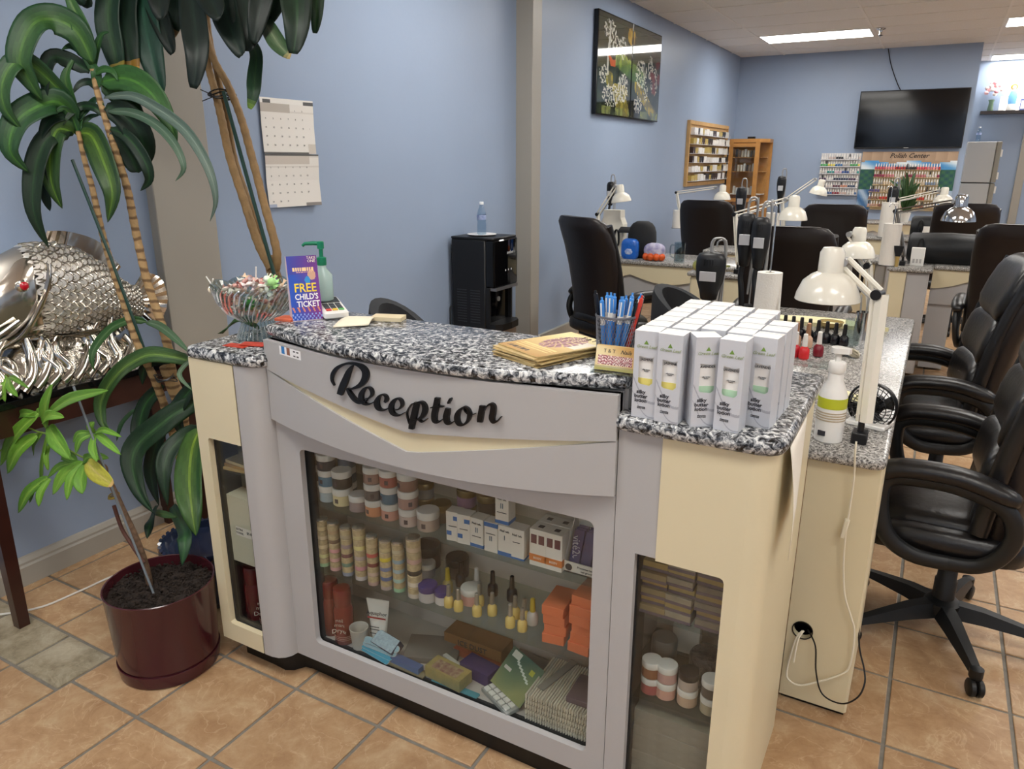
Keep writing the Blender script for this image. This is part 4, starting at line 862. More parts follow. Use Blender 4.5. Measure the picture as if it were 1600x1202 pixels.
# card terminal
p = Z(521, 488, CT); t = thing('card_terminal', 'white card payment terminal with dark keypad lying behind the flyer', 'card terminal', (p.x+.02, p.y-.03, CT+.010), .75); t.rotation_euler = (.13, 0, .95)
MB().rbox((-.035, -.075, 0), (.035, .075, .022), .008, seg=3).build('case', M_WHITE, t); MB().box((-.029, .012, .0221), (.029, .066, .0226)).build('screen', M_BLACK, t, None)
for i in range(3):
    for j in range(4): MB().rbox((-.026+i*.018, -.062+j*.017, .0221), (-.011+i*.018, -.049+j*.017, .0246), .001).build('key', mat('key_grey', '#3c4046', .5) if j else [mat('key_red', '#c23b32', .5), mat('key_yellow', '#d8b23a', .5), mat('key_green', '#4d9a4d', .5)][i], t, None)
# cut-glass bowl with candies
GB = mat('cut_glass', '#f3f6f5', .03, trans=1., ior=1.48)
bp_ = Z(386, 533, 1.045); BC = V((bp_.x-.003, bp_.y+.052, 1.0452))
t = thing('glass_bowl', 'footed cut-glass bowl heaped with wrapped candies', 'bowl', BC)
b = MB(); n_ = 48; rings = []
def brad(z): return [(.062, 0), (.063, .006), (.054, .03), (.046, .044), (.055, .058), (.086, .082), (.106, .112), (.117, .145), (.121, .158)]
for i, (r, h) in enumerate(brad(0)):
    rings.append([((r*(1+(.035 if k % 2 else -.01)*(1 if i > 3 else .4)))*math.cos(2*PI*k/n_+i*.09), (r*(1+(.035 if k % 2 else -.01)*(1 if i > 3 else .4)))*math.sin(2*PI*k/n_+i*.09), h+(.012*abs(math.sin(k*PI/6)) if i == 8 else 0)) for k in range(n_)])
inner = [(.113, .156), (.098, .115), (.078, .088), (.05, .066), (.03, .057)]
for i, (r, h) in enumerate(inner): rings.append([(r*math.cos(2*PI*k/n_+.7), r*math.sin(2*PI*k/n_+.7), h+(.010*abs(math.sin(k*PI/6)) if i == 0 else 0)) for k in range(n_)])
b.loft(rings); b.build('bowl_glass', glassmat('cut_glass_thin', '#dfe6e4', 1., .04), t, None)
b = MB()          # raised cuts catching the light
for k in range(44):
    pts = []
    for i, (r, h) in enumerate(brad(0)[4:]): a = 2*PI*k/44+.12*i; pts.append((r*1.02*math.cos(a), r*1.02*math.sin(a), h))
    b.tube(pts, [.0018, .0026, .003, .003, .0018], 4)

for k in range(30):
    a = 2*PI*k/30; b.tube([(r*math.cos(a), r*math.sin(a), h) for r, h in ((.064, .004), (.058, .024), (.049, .042))], [.003, .0026, .0022], 4)
b.build('cut_ribs', mat('glass_facets', '#e9eeee', .05, trans=.85, ior=1.5), t, 60, kind='stuff')
ccol = ['#eadbd0', '#e2b9ad', '#ecd6bd', '#d98f88', '#f0ece4', '#d8a69c', '#efe6dc', '#e4c8a8', '#c87a74', '#f2eae6', '#e7d6da']
cm = MB(); cm.ball((0, 0, 0), (.0115, .0065, .0065), 8, 6)
for sg in (1, -1): cm.add([(sg*.009, -.002, -.001), (sg*.009, .002, .001), (sg*.022, .010, .005), (sg*.024, 0, -.003), (sg*.022, -.010, .004)], [(0, 1, 2, 3, 4)])
cmesh = cm.mesh('candy', M_PAPER, 50)
k = 0
for lay, (zz, rr, n_) in enumerate([(.075, .045, 9), (.10, .072, 16), (.125, .088, 20), (.148, .085, 18), (.163, .06, 12), (.174, .03, 6)]):
    for i in range(n_):
        a = 2*PI*i/n_+lay*.4+random.uniform(-.15, .15); r = rr*random.uniform(.75 if lay < 4 else .4, 1.05); c = random.choice(ccol)
        O('wrapped_candy', cmesh, None, (BC.x+r*math.cos(a), BC.y+r*math.sin(a), BC.z+zz+random.uniform(-.005, .005)), (random.uniform(-.8, .8), random.uniform(-.8, .8), random.uniform(0, 6)), 'small wrapped candy in the heap inside the cut-glass bowl', 'candy', 'wrapped candies in the glass bowl', None, mat('candy_'+c.strip('#'), c, .3))
M_STICK = mat('lolly_stick_white', '#efece6', .5)
for k, (u0, v0, u1, v1, c, lab) in enumerate([(400, 450, 400, 417, '#e9d9b8', 'lollipop with its stick pointing straight up from the bowl'), (395, 455, 393, 433, '#f0ead8', 'shorter lollipop stick beside the tallest one'), (338, 455, 322, 432, '#e8dfc0', 'lollipop stick leaning left over the bowl rim'), (362, 455, 352, 448, '#efe6d0', 'lollipop stick lying low at the left of the heap'), (372, 450, 358, 444, '#f0e6da', 'lollipop stick lying across the middle of the heap'), (410, 452, 404, 438, '#eadfce', 'lollipop stick just left of the green candy'), (330, 450, 333, 436, '#efe6d0', 'lollipop stick at the far left rim of the bowl')]):
    p0, p1 = Y(u0, v0, BC.y), Y(u1, v1, BC.y-.01); o = thing('lollipop', lab, 'lollipop', p0, 0, 'lollipops in the candy bowl'); MB().cyl((0, 0, 0), p1-p0, .002, None, 6).build('stick', M_STICK, o); MB().ball((0, 0, -.006), .011, 10, 8).build('candy_head', mat('candy_'+c.strip('#'), c, .3), o)
for k, (u, v, c, s) in enumerate([(425, 441, '#a8dc8c', 1), (417, 436, '#eaf5e0', .8), (387, 474, '#2f8a3a', 1)]):
    p = Y(u, v, BC.y-(.02 if k < 2 else .07)); b = MB(); b.ball((0, 0, 0), (.014*s, .012*s, .013*s), 8, 6)
    for q in range(7): a = q*.9; b.add([(0, 0, 0), (.024*s*math.cos(a), .012*math.sin(a), .022*s*math.sin(a)), (.02*s*math.cos(a+.5), .012, .02*s*math.sin(a+.5))], [(0, 1, 2)])
    b.build('ribbon_candy', mat('candy_green%d' % k, c, .35), None, 50, loc=p, label=['bright green ribboned candy on top at the right of the bowl', 'white ribboned candy next to the green one', 'dark green candy low in the front of the bowl'][k], cat='candy')
M_RED = mat('envelope_red', '#c8452f', .45, var=(40, .25))
for k, (u, v, r) in enumerate([(372, 541, .1), (400, 540, .25), (415, 536, .35)]):
    p = Z(u, v, 1.045); carton('red_envelope', (p.x-.004, min(p.y, 1.43)+.0, 1.0452+.002*k), .075, .036, .002, M_RED, '%s red gold-printed envelope under the front of the bowl' % ['left', 'middle', 'right'][k], 'red envelopes', r, cat='envelope')
# paper sheet taped to the desk side
q = [X(1233, 665, -.193), X(1263, 632, -.193), X(1258, 700, -.193), X(1228, 822, -.193)]
b = MB(); A, B, Cc, D = V((-.19, 1.455, 1.012)), V((-.19, 1.66, 1.012)), V((-.189, 1.66, .80)), V((-.175, 1.455, .765))
def sheet(u, v): p = A.lerp(B, u).lerp(D.lerp(Cc, u), v); return tuple(p+V((.012*math.sin(v*2.6)*(1-u)+.002, 0, .01*math.sin(u*4)*v))-A)
b.grid(sheet, 10, 10); o = b.build('paper_sheet', mat('paper_soft_white', '#e6dfd2', .7), None, 60, loc=A, label='creased white paper sheet hanging at the side of the granite top', cat='paper'); s_ = o.modifiers.new('thick', 'SOLIDIFY'); s_.thickness = .0008
from mathutils import noise as mnoise
# ================================================================== left side: console table, fish, plants
M_WOODD = mat('dark_mahogany', '#3a1d17', .35, var=(14, .25), coat=.3)
M_TOPK = mat('black_glass_top', '#0b0b0d', .12)
t = thing('console_table', 'dark wooden console table with a glossy black top against the blue wall', 'table', (-2.70, 1.48, 0))
MB().rbox((-.135, -.43, .765), (.135, .44, .79), .004).build('table_top', M_TOPK, t, None)
for n_, a, b_ in (('apron', (.10, -.40, .67), (.12, .41, .765)), ('apron', (-.12, -.40, .67), (-.10, .41, .765)), ('apron', (-.1, -.40, .67), (.1, -.38, .765)), ('apron', (-.1, .39, .67), (.1, .41, .765))): MB().box(a, b_).build(n_, M_WOODD, t, None)
for x in (-.105, .125):
    for y in (-.375, .385):
        w0, w1 = .026, .018
        MB().loft([[(x-w1, y-w1, 0), (x+w1, y-w1, 0), (x+w1, y+w1, 0), (x-w1, y+w1, 0)], [(x-w0, y-w0, .765), (x+w0, y-w0, .765), (x+w0, y+w0, .765), (x-w0, y+w0, .765)]]).build('leg', M_WOODD, t, None)
# silver carp on its wave
M_CHR = mat('polished_silver', '#d6d1c8', .14, 1., var=(9, .12))
M_CHR2 = mat('silver_scales', '#efece6', .32, .75, bump=(90, .15))
fx = -2.69
t = thing('fish_sculpture', 'large silver carp sculpture leaping from a wave on the console table', 'sculpture', (fx, 1.47, .79))
stn = [(-.36, .185, .018, .02), (-.34, .20, .05, .035), (-.28, .25, .095, .055), (-.20, .295, .145, .07), (-.10, .315, .165, .078), (.0, .318, .158, .076), (.08, .305, .138, .068), (.16, .28, .105, .055), (.22, .255, .075, .042), (.28, .235, .052, .03), (.32, .228, .045, .022)]
def fish_ring(i, n=20): y, z, hh, hw = stn[i]; return [(hw*math.cos(a), y, z+hh*math.sin(a)) for a in [2*PI*k/n for k in range(n)]]
b = MB().loft([fish_ring(i) for i in range(len(stn))]); o = b.build('body', mat('silver_shadow', '#b5b0a8', .4, .9), t, 80)
def fish_at(y):
    for (y0, z0, h0, w0), (y1, z1, h1, w1) in zip(stn, stn[1:]):
        if y0 <= y <= y1: s = (y-y0)/(y1-y0); return z0+(z1-z0)*s, h0+(h1-h0)*s, w0+(w1-w0)*s
    return stn[-1][1:]
b = MB(); row = 0; y = -.085
while y < .31:
    z, hh, hw = fish_at(y); s = max(.011, .030*hh/.16+.004); nn = max(4, int(PI*hh/(s*1.05)))
    for k in range(nn):
        a = -PI/2*.98+PI*.98*(k+.5*(row % 2))/nn
        ca, sa = math.cos(a), math.sin(a); p = V((hw*ca, y, z+hh*sa)); nrm = V((ca/hw, .3, sa/hh)).normalized(); tg = V((-hw*sa, 0, hh*ca)).normalized(); bk = tg.cross(nrm).normalized()
        if bk.y < 0: bk = -bk
        pts = [p+nrm*.0035+tg*(s*.66*math.cos(q))+bk*(s*1.1*math.sin(q)) + nrm*(.010*math.sin(q)) for q in [PI*j/6 for j in range(7)]]
        root = p-bk*s*.5-nrm*.001; b.add([root-tg*s*.5]+pts[::-1]+[root+tg*s*.5, p+nrm*.009+bk*s*.25], [tuple([0, 1, 9]), (1, 2, 9), (2, 3, 9), (3, 4, 9), (4, 5, 9), (5, 6, 9), (6, 7, 9), (7, 8, 9)]); b.tube([q_+nrm*.001 for q_ in pts], .0026, 4, 1); b.tube([p+nrm*.010+tg*(s*.36*math.cos(q))+bk*(s*(.1+.6*math.sin(q))) for q in [PI*j/5 for j in range(6)]], .0016, 4, 1)
    y += s*.8; row += 1
b.build('scales', [M_CHR2, mat('silver_scale_rim', '#aaa499', .25, .9)], t, 25, kind='stuff')
b = MB(); ring = []
for y, g in ((-.37, .9), (-.345, 1.05), (-.29, 1.08), (-.21, 1.07), (-.15, 1.07), (-.10, 1.07), (-.085, 1.0)):
    z, hh, hw = fish_at(max(y, -.36)); ring.append([(hw*g*math.cos(a), y+.03*math.cos(a*1.0)*0+.045*math.cos(a-PI/2)**2*(1 if y > -.25 else 0), z+hh*g*math.sin(a)) for a in [2*PI*k/20 for k in range(20)]])
b.loft(ring).build('head', M_CHR, t, 80)
ey = (fish_at(-.135)[2]*1.05, -.135, .362)
MB().ball((ey[0]+.004, ey[1], ey[2]), (.010, .021, .021), 14, 8).build('eye_socket', M_CHR, t); MB().ball((ey[0]+.011, ey[1], ey[2]), (.008, .0145, .0145), 14, 8).build('eye', mat('ruby_red', '#c00d26', .08, coat=1.), t, label='round red glass eye')
MB().tube(spline([(.070, -.035, .42), (.086, -.055, .36), (.088, -.10, .28), (.078, -.16, .20), (.05, -.22, .16)], 6), [.010]*25, 6).build('gill_edge', M_CHR, t, 60)
MB().tube(spline([(.055, -.33, .17), (.075, -.26, .20), (.088, -.17, .25)], 5), .008, 6).build('mouth_lip', M_CHR, t, 60)
def fin(name, base, tips, n=9, th=.006):
    b = MB()
    B = spline(base, 6); Tt = spline(tips, 6); m_ = len(B)
    for side in (1, -1):
        rows_ = []
        for i in range(m_): o_ = th*(.9 if i % 2 else -.1)*side; rows_.append([tuple(B[i]+V((th*.6*side+o_, 0, 0))), tuple(B[i].lerp(Tt[i], .5)+V((o_+.3*th*side, 0, 0))), tuple(Tt[i]+V((o_*.4, 0, 0)))])
        b.loft(rows_ if side > 0 else rows_[::-1], False, False, close=False)
    return b.build(name, M_CHR, t, 30)
fin('dorsal_fin', [(0, -.02, .46), (0, .06, .435), (0, .14, .38), (0, .22, .325)], [(0, .02, .525), (0, .10, .515), (0, .20, .47), (0, .27, .37)])
fin('tail_fin', [(0, .30, .275), (0, .315, .25), (0, .32, .23), (0, .31, .19)], [(0, .36, .345), (0, .435, .30), (0, .445, .20), (0, .385, .105)])
fin('anal_fin', [(.01, .10, .19), (.01, .16, .19), (.01, .22, .195)], [(.02, .14, .12), (.02, .20, .12), (.02, .255, .15)])
fin('pectoral_fin', [(.075, -.12, .20), (.078, -.09, .19), (.078, -.06, .18)], [(.12, .0, .16), (.12, .06, .165), (.11, .10, .18)])
b = MB()
for cyv, cz, r0, turns, sg in ((-.07, .085, .055, 1.6, 1), (.17, .075, .05, 1.5, -1), (-.22, .10, .05, 1.3, 1), (.04, .12, .045, 1.2, -1), (.10, .05, .04, 1.1, 1)):
    pts = [(.045+.02*math.sin(q*.3), cyv+sg*r0*(1-q/26)*math.cos(turns*2*PI*q/24+2.2), cz+r0*(1-q/26)*math.sin(turns*2*PI*q/24+2.2)) for q in range(25)]
    b.tube(pts, [.021*(1-q/34) for q in range(25)], 8)
b.build('wave_curls', M_CHR, t, 60)
b = MB()
for k in range(13):
    y0 = -.34+k*.045; pts = spline([(.09, y0-.05, .012), (.075, y0, .05), (.05, y0+.05*math.sin(k*1.7), .12), (.03, y0+.02, .20)], 5); b.tube(pts, [.026*(1-.025*q) for q in range(len(pts))], 7)
b.build('wave_crests', M_CHR, t, 60)
b = MB(); b.loft([[(.105*math.cos(a)*s, .0+.38*math.sin(a)*s, h) for a in [2*PI*k/28 for k in range(28)]] for s, h in ((1, 0), (1.0, .012), (.93, .026), (.80, .055), (.6, .10), (.35, .16))]); b.build('wave_base', mat('silver_rippled', '#c9c4ba', .18, 1., bump=(22, .9)), t, 80)

# ---- leaves
M_LEAFA = attrmat('leaf_green', .48, .3)
def leaf(parent, pts, w, c1, c2, name='leaf', face=None, prof=None, wave=0., tip=None, fold=.18, n=5):
    """strap leaf along pts (world, relative to parent); face = direction the blade looks to"""
    P = spline(pts, n); m_ = len(P); face = V(face or (.45, -.8, .3)).normalized(); b = MB(); rows_ = []; cols = []
    for i, p in enumerate(P):
        s = i/(m_-1); tg = (P[min(i+1, m_-1)]-P[max(i-1, 0)]).normalized(); sd = tg.cross(face)
        sd = sd.normalized() if sd.length > .05 else V((1, 0, 0)); nm = sd.cross(tg).normalized()
        pw = (math.sin(PI*min(1, .10+.90*s**.8))**.75)*(1 if s > .05 else .6) if prof is None else prof(s)
        ww = w/2*max(.06, pw); row = []
        for j, q in enumerate((-1, -.78, -.52, -.28, -.09, .09, .28, .52, .78, 1)):
            row.append(tuple(p+sd*(ww*q)+nm*(fold*ww*(abs(q)-.4)+wave*w*math.sin(s*9+q*2)*abs(q))))
        rows_.append(row)
    b.loft(rows_, False, False, close=False); dk_ = .8 if name == 'leaf' and c2 != '#8fb54c' else 1.; a, d = tuple(x*dk_ for x in lin(c1)), tuple(x*dk_ for x in lin(c2)); lv = [random.uniform(-.08, .16) for _ in range(9)]; tc_ = lin(tip) if tip else None
    for i in range(m_-1):
        for j in range(9):
            k_ = min(1, max(0, (.85, .32, .12, .05, 0)[abs(j-4)]+lv[j]))*(1-.45*i/(m_-1))
            c = tuple((x+(y-x)*k_)*(1+.10*math.sin(i*1.7+j*2.3)) for x, y in zip(a, d))[:3]+(1,)
            if tc_ and i > (m_-1)*.80: c = tuple(x+(y-x)*min(1, (i/(m_-1)-.8)*7) for x, y in zip(c, tc_))
            cols.append(c)
    b.c = cols
    o = b.build(name, M_LEAFA, parent, 80); s_ = o.modifiers.new('thick', 'SOLIDIFY'); s_.thickness = .0009; return o
def pts_at(lst, y0, org, dy=None):
    out = []
    for k, (u, v) in enumerate(lst):
        q = Y(u, v, y0+(dy[k] if dy else 0))
        if q.x < -2.56: q = X(u, v, -2.56-.10*min(1, (-2.56-q.x)))      # kept clear of the wall
        out.append(q-org)
    return out
DKG, MDG, LTG, YEL, OLV = '#10241a', '#23482a', '#4d7a35', '#9aa84a', '#2f5a2c'
def barkmat(key, c1, c2, sc):
    m = mat(key, c1, .75, bump=(70, .5)); N = m.node_tree.nodes; L = m.node_tree.links
    tc = N.new('ShaderNodeTexCoord'); w = N.new('ShaderNodeTexWave'); w.bands_direction = 'Z'; w.inputs['Scale'].default_value = sc; w.inputs['Distortion'].default_value = 3.; w.inputs['Detail'].default_value = 3; w.inputs['Detail Scale'].default_value = 1.5
    r = N.new('ShaderNodeValToRGB'); e = r.color_ramp.elements; e[0].position = .05; e[0].color = lin(c2); e[1].position = .4; e[1].color = lin(c1)
    L.new(tc.outputs['Object'], w.inputs['Vector']); L.new(w.outputs['Fac'], r.inputs[0]); L.new(r.outputs[0], N['Principled BSDF'].inputs['Base Color']); return m
M_CANE = barkmat('cane_bark_tan', '#a88a60', '#6b5236', 9.)
M_CANES = mat('cane_bark_smooth', '#98794f', .65, var=(30, .3), bump=(70, .3))
M_CANE2 = mat('cane_bark_grey', '#77695a', .7, var=(60, .4), bump=(80, .5))
M_STAKE = mat('green_stake', '#14382f', .4)
M_WIRE = mat('black_wire', '#101010', .4)
def cane(parent, name, lst, y0, dy, rad, org, m=M_CANE, rings=True):
    P = spline([Y(u, v, y0+d)-org for (u, v), d in zip(lst, dy)], 10); n_ = len(P)
    r = [(rad[0]+(rad[1]-rad[0])*i/(n_-1))*(1+(.10 if rings and i % 3 == 0 else 0)) for i in range(n_)]
    return MB().tube(P, r, 9).build(name, m, parent, 70)
# --- plant A: two-cane corn plant in a blue pot beside the desk
YA = 1.62
PA = V((-2.15, 1.565, 0)); t = thing('corn_plant', 'tall striped corn plant with two leaning canes left of the desk', 'plant', PA)
M_POTB = mat('glazed_pot_blue', '#26304a', .2, coat=.6)
b = MB().lathe([(.105, 0), (.115, .01), (.135, .16), (.14, .20), (.155, .205), (.16, .225), (.155, .24), (.14, .24), (.135, .215), (0, .21)], 36); b.build('pot', M_POTB, t, label='blue glazed pot with a roped rim')
b = MB()
for k in range(36): a = 2*PI*k/36; b.tube([(.158*math.cos(a+d), .158*math.sin(a+d), .206+h) for d, h in ((0, 0), (.08, .017), (.17, .034))], .008, 5)
b.build('rope_rim', M_POTB, t, 60)
cane(t, 'cane', [(300, 760), (285, 640), (272, 600), (263, 546), (251, 503), (230, 440), (213, 366), (200, 300), (186, 253), (173, 213), (163, 180), (151, 140), (145, 108)], YA, [.06, .04, .02, 0, 0, 0, 0, 0, 0, 0, 0, 0, 0], (.017, .0085), PA)
cane(t, 'cane', [(296, 770), (262, 650), (240, 590), (216, 540), (200, 493), (176, 420), (160, 365), (150, 320), (143, 289), (132, 250), (122, 205)], YA-.05, [.1, .06, .02, 0, 0, 0, 0, 0, 0, 0, 0], (.015, .0075), PA, M_CANE)
MB().tube([Y(284, 634, YA+.03)-PA, Y(272, 606, YA+.02)-PA, Y(258, 572, YA)-PA], [.024, .025, .021], 12).build('cut_cane', M_CANE, t, 50, label='thick sawn-off cane')
MB().tube([Y(236, 575, YA-.03)-PA, Y(172, 400, YA-.07)-PA, Y(113, 250, YA-.07)-PA], .0055, 8).build('stake', M_STAKE, t, label='dark green plastic stake')
b = MB()
for k in range(4): b.tube([tuple(Y(256+k*2, 588+k*2, YA-.02)-PA+V((.035*math.cos(a), .03*math.sin(a), .006*math.sin(a*2+k)))) for a in [2*PI*q/14 for q in range(15)]], .0018, 5)
b.build('wire_tie', M_WIRE, t)
LA = [([(145, 100), (120, 50), (84, 30), (50, 38), (30, 90), (48, 130), (66, 157)], 43, MDG, '#5f8a3a', -.10, None), ([(120, 170), (60, 110), (25, 96), (3, 130), (8, 170), (36, 205)], 30, MDG, '#5f8a3a', -.08, None), ([(142, 97), (132, 60), (118, 20), (100, -20)], 26, OLV, '#7a9a55', -.02, None), ([(145, 98), (125, 60), (100, 32), (92, 30)], 16, MDG, LTG, -.03, None),
      ([(158, 128), (195, 122), (230, 140), (258, 178), (277, 222)], 38, '#2c5427', '#4f8330', .02, None), ([(163, 152), (205, 150), (246, 170), (286, 200), (312, 235), (330, 275), (337, 315), (328, 346)], 15, '#4c6055', '#7f8f80', -.12, None), ([(168, 174), (205, 176), (243, 194), (273, 226), (287, 262), (274, 283)], 13, '#45604a', '#788a76', -.08, None),
      ([(165, 166), (195, 180), (220, 215), (224, 245), (210, 268)], 42, '#16281a', MDG, .06, None), ([(172, 200), (200, 215), (225, 250), (233, 280), (219, 298)], 20, DKG, OLV, .03, None), ([(160, 130), (190, 150), (215, 190), (228, 232)], 34, '#1c3521', '#3b6a2c', .08, None), ([(175, 205), (196, 230), (212, 262), (216, 270)], 30, DKG, MDG, .05, None),
      ([(120, 190), (92, 160), (60, 165), (25, 190), (15, 235), (45, 270)], 42, MDG, '#4f8330', -.05, None), ([(116, 208), (90, 202), (78, 235), (80, 285), (97, 326)], 36, '#1f3d22', '#6f9a35', -.08, None), ([(124, 208), (142, 212), (160, 250), (175, 300), (168, 347)], 38, '#1f3d22', '#7a9f38', -.09, None),
      ([(112, 204), (75, 215), (55, 260), (52, 330), (76, 388)], 32, '#152a1a', '#274a26', -.06, None), ([(118, 172), (105, 140), (103, 115), (116, 90)], 16, OLV, '#5b7a40', 0, None), ([(114, 168), (95, 140), (73, 106)], 18, MDG, LTG, -.02, None), ([(118, 186), (100, 178), (75, 190), (60, 225)], 22, DKG, MDG, .04, None), ([(140, 112), (110, 95), (80, 90), (70, 120), (72, 160)], 24, DKG, MDG, .05, None),
      ([(120, 190), (140, 165), (152, 155), (163, 165)], 10, MDG, MDG, 0, None), ([(120, 200), (140, 183), (155, 180)], 8, MDG, MDG, 0, None), ([(60, 240), (70, 300), (78, 330)], 16, DKG, DKG, .05, None),
      ([(146, 112), (150, 80), (158, 55), (170, 50)], 10, MDG, LTG, .03, None), ([(144, 112), (132, 85), (112, 72), (96, 78)], 12, MDG, LTG, -.02, None), ([(146, 116), (162, 108), (176, 112), (184, 126)], 10, OLV, LTG, .0, None), ([(122, 208), (112, 182), (98, 170), (84, 178)], 12, MDG, LTG, -.02, None), ([(122, 205), (126, 178), (136, 160)], 10, OLV, LTG, 0, None), ([(152, 140), (140, 128), (124, 132), (112, 148)], 11, DKG, MDG, .02, None), ([(163, 182), (148, 168), (128, 166), (110, 178), (98, 196)], 13, DKG, OLV, -.03, None), ([(151, 138), (150, 112), (140, 96)], 15, OLV, MDG, 0, None), ([(125, 212), (118, 196), (120, 182)], 13, OLV, MDG, 0, None)]
for L_, w, c1, c2, dy, tip in LA:
    n_ = len(L_); leaf(t, pts_at(L_, YA, PA, [dy*math.sin(PI*.5*k/(n_-1)) for k in range(n_)]), w*2.62/F_PX*1.0, c1, c2, face=(.55, -.8, .15), tip=tip, wave=.05)
LB = [([(229, 503), (205, 500), (175, 512), (150, 540), (143, 560), (148, 582)], 15, OLV, '#6d8a5c', -.10), ([(229, 503), (250, 510), (275, 530), (297, 552)], 13, '#4b6a4a', '#7f957c', -.06), ([(300, 565), (262, 556), (226, 556), (185, 582), (158, 625), (160, 660), (174, 676)], 27, '#274a2a', '#7ea04a', -.14), ([(270, 562), (240, 563), (225, 578), (222, 602)], 20, DKG, OLV, -.05),
      ([(308, 628), (275, 645), (245, 668), (215, 695), (206, 725), (218, 770), (240, 802)], 40, '#1a3420', '#456b3f', -.22), ([(314, 668), (285, 684), (262, 710), (256, 745), (262, 792)], 30, '#1b3322', '#3d5c3a', -.20), ([(313, 668), (300, 700), (295, 750), (300, 800), (306, 838)], 44, '#2c5228', '#8aa83a', -.26), ([(268, 792), (280, 815), (289, 840), (284, 884)], 28, '#2a4c30', '#4d7a45', -.30),
      ([(255, 602), (228, 630), (217, 665), (216, 695), (204, 728)], 27, DKG, OLV, -.10), ([(262, 640), (245, 690), (235, 740), (248, 790)], 26, DKG, '#24432a', -.05), ([(305, 600), (285, 625), (275, 650), (290, 690)], 26, DKG, OLV, -.06), ([(300, 560), (280, 585), (300, 610)], 8, '#5f7a5c', '#8a9a84', -.05), ([(245, 790), (235, 815), (230, 842)], 18, DKG, OLV, -.18), ([(238, 800), (258, 804), (276, 808)], 12, '#3f6a30', '#6f9440', -.20), ([(210, 640), (190, 662), (182, 690)], 8, MDG, OLV, -.08)]
for L_, w, c1, c2, dy in LB:
    n_ = len(L_); leaf(t, pts_at(L_, YA, PA, [dy*math.sin(PI*.5*k/(n_-1)) for k in range(n_)]), w*2.55/F_PX, c1, c2, face=(.5, -.75, .4), wave=.09)
p = Z(325, 528, 1.046); leaf(t, [V(q)-PA for q in ((-2.02, 1.62, 1.0), (-1.93, 1.60, 1.05), (-1.86, 1.585, 1.068), (-1.79, 1.58, 1.052))], .05, '#2a4c20', '#46702c', face=(.2, -.4, .9), wave=.12)
# --- plant B: three tied canes behind the desk, dark crown above the frame
YB_ = 1.98
PB = V((-2.28, 2.16, 0)); t = thing('corn_plant', 'tall dark-leaved corn plant with tied canes rising behind the candy bowl', 'plant', PB)
MB().lathe([(.10, 0), (.115, .01), (.14, .22), (.15, .24), (.14, .24), (.13, .21), (0, .205)], 30).build('pot', mat('pot_dark', '#2a2523', .4), t)
MB().tube([(0, 0, .2), (.12, -.05, .6), (.27, -.13, 1.0)]+[tuple(Y(u, v, YB_)-PB) for u, v in ((436, 470), (430, 436), (420, 400))], [.026, .026, .026, .026, .026, .022], 12).build('trunk', M_CANES, t, 60)
for lst, dy, r in (([(424, 420), (404, 382), (382, 316), (359, 246), (346, 186), (336, 143), (326, 106), (318, 60), (310, -40)], -.02, (.0165, .011)), ([(420, 410), (400, 350), (383, 300), (366, 246), (353, 173), (338, 110), (325, 40), (322, -40)], .03, (.013, .009)), ([(430, 425), (432, 392), (412, 316), (392, 240), (376, 183), (356, 133), (333, 90), (318, 30), (306, -60)], -.01, (.0155, .011))):
    cane(t, 'cane', lst, YB_+dy, [0]*len(lst), r, PB, M_CANES)
MB().tube([tuple(Y(u, v, YB_-.045)-PB) for u, v in ((433, 445), (395, 310), (349, 143))], .0068, 8).build('stake', M_STAKE, t, label='dark green plastic stake')
b = MB(); c0 = Y(347, 147, YB_)-PB
for k in range(4): b.tube([tuple(c0+V((.045*math.cos(a), .05*math.sin(a), .008*math.sin(a*2+k)+(k-2)*.005))) for a in [2*PI*q/16 for q in range(17)]], .0026, 5)
for e in ((313, 140), (316, 158)): b.tube([tuple(Y(336, 150, YB_-.04)-PB), tuple(Y(*e, YB_-.06)-PB)], .0018, 5)
b.build('wire_tie', M_WIRE, t)
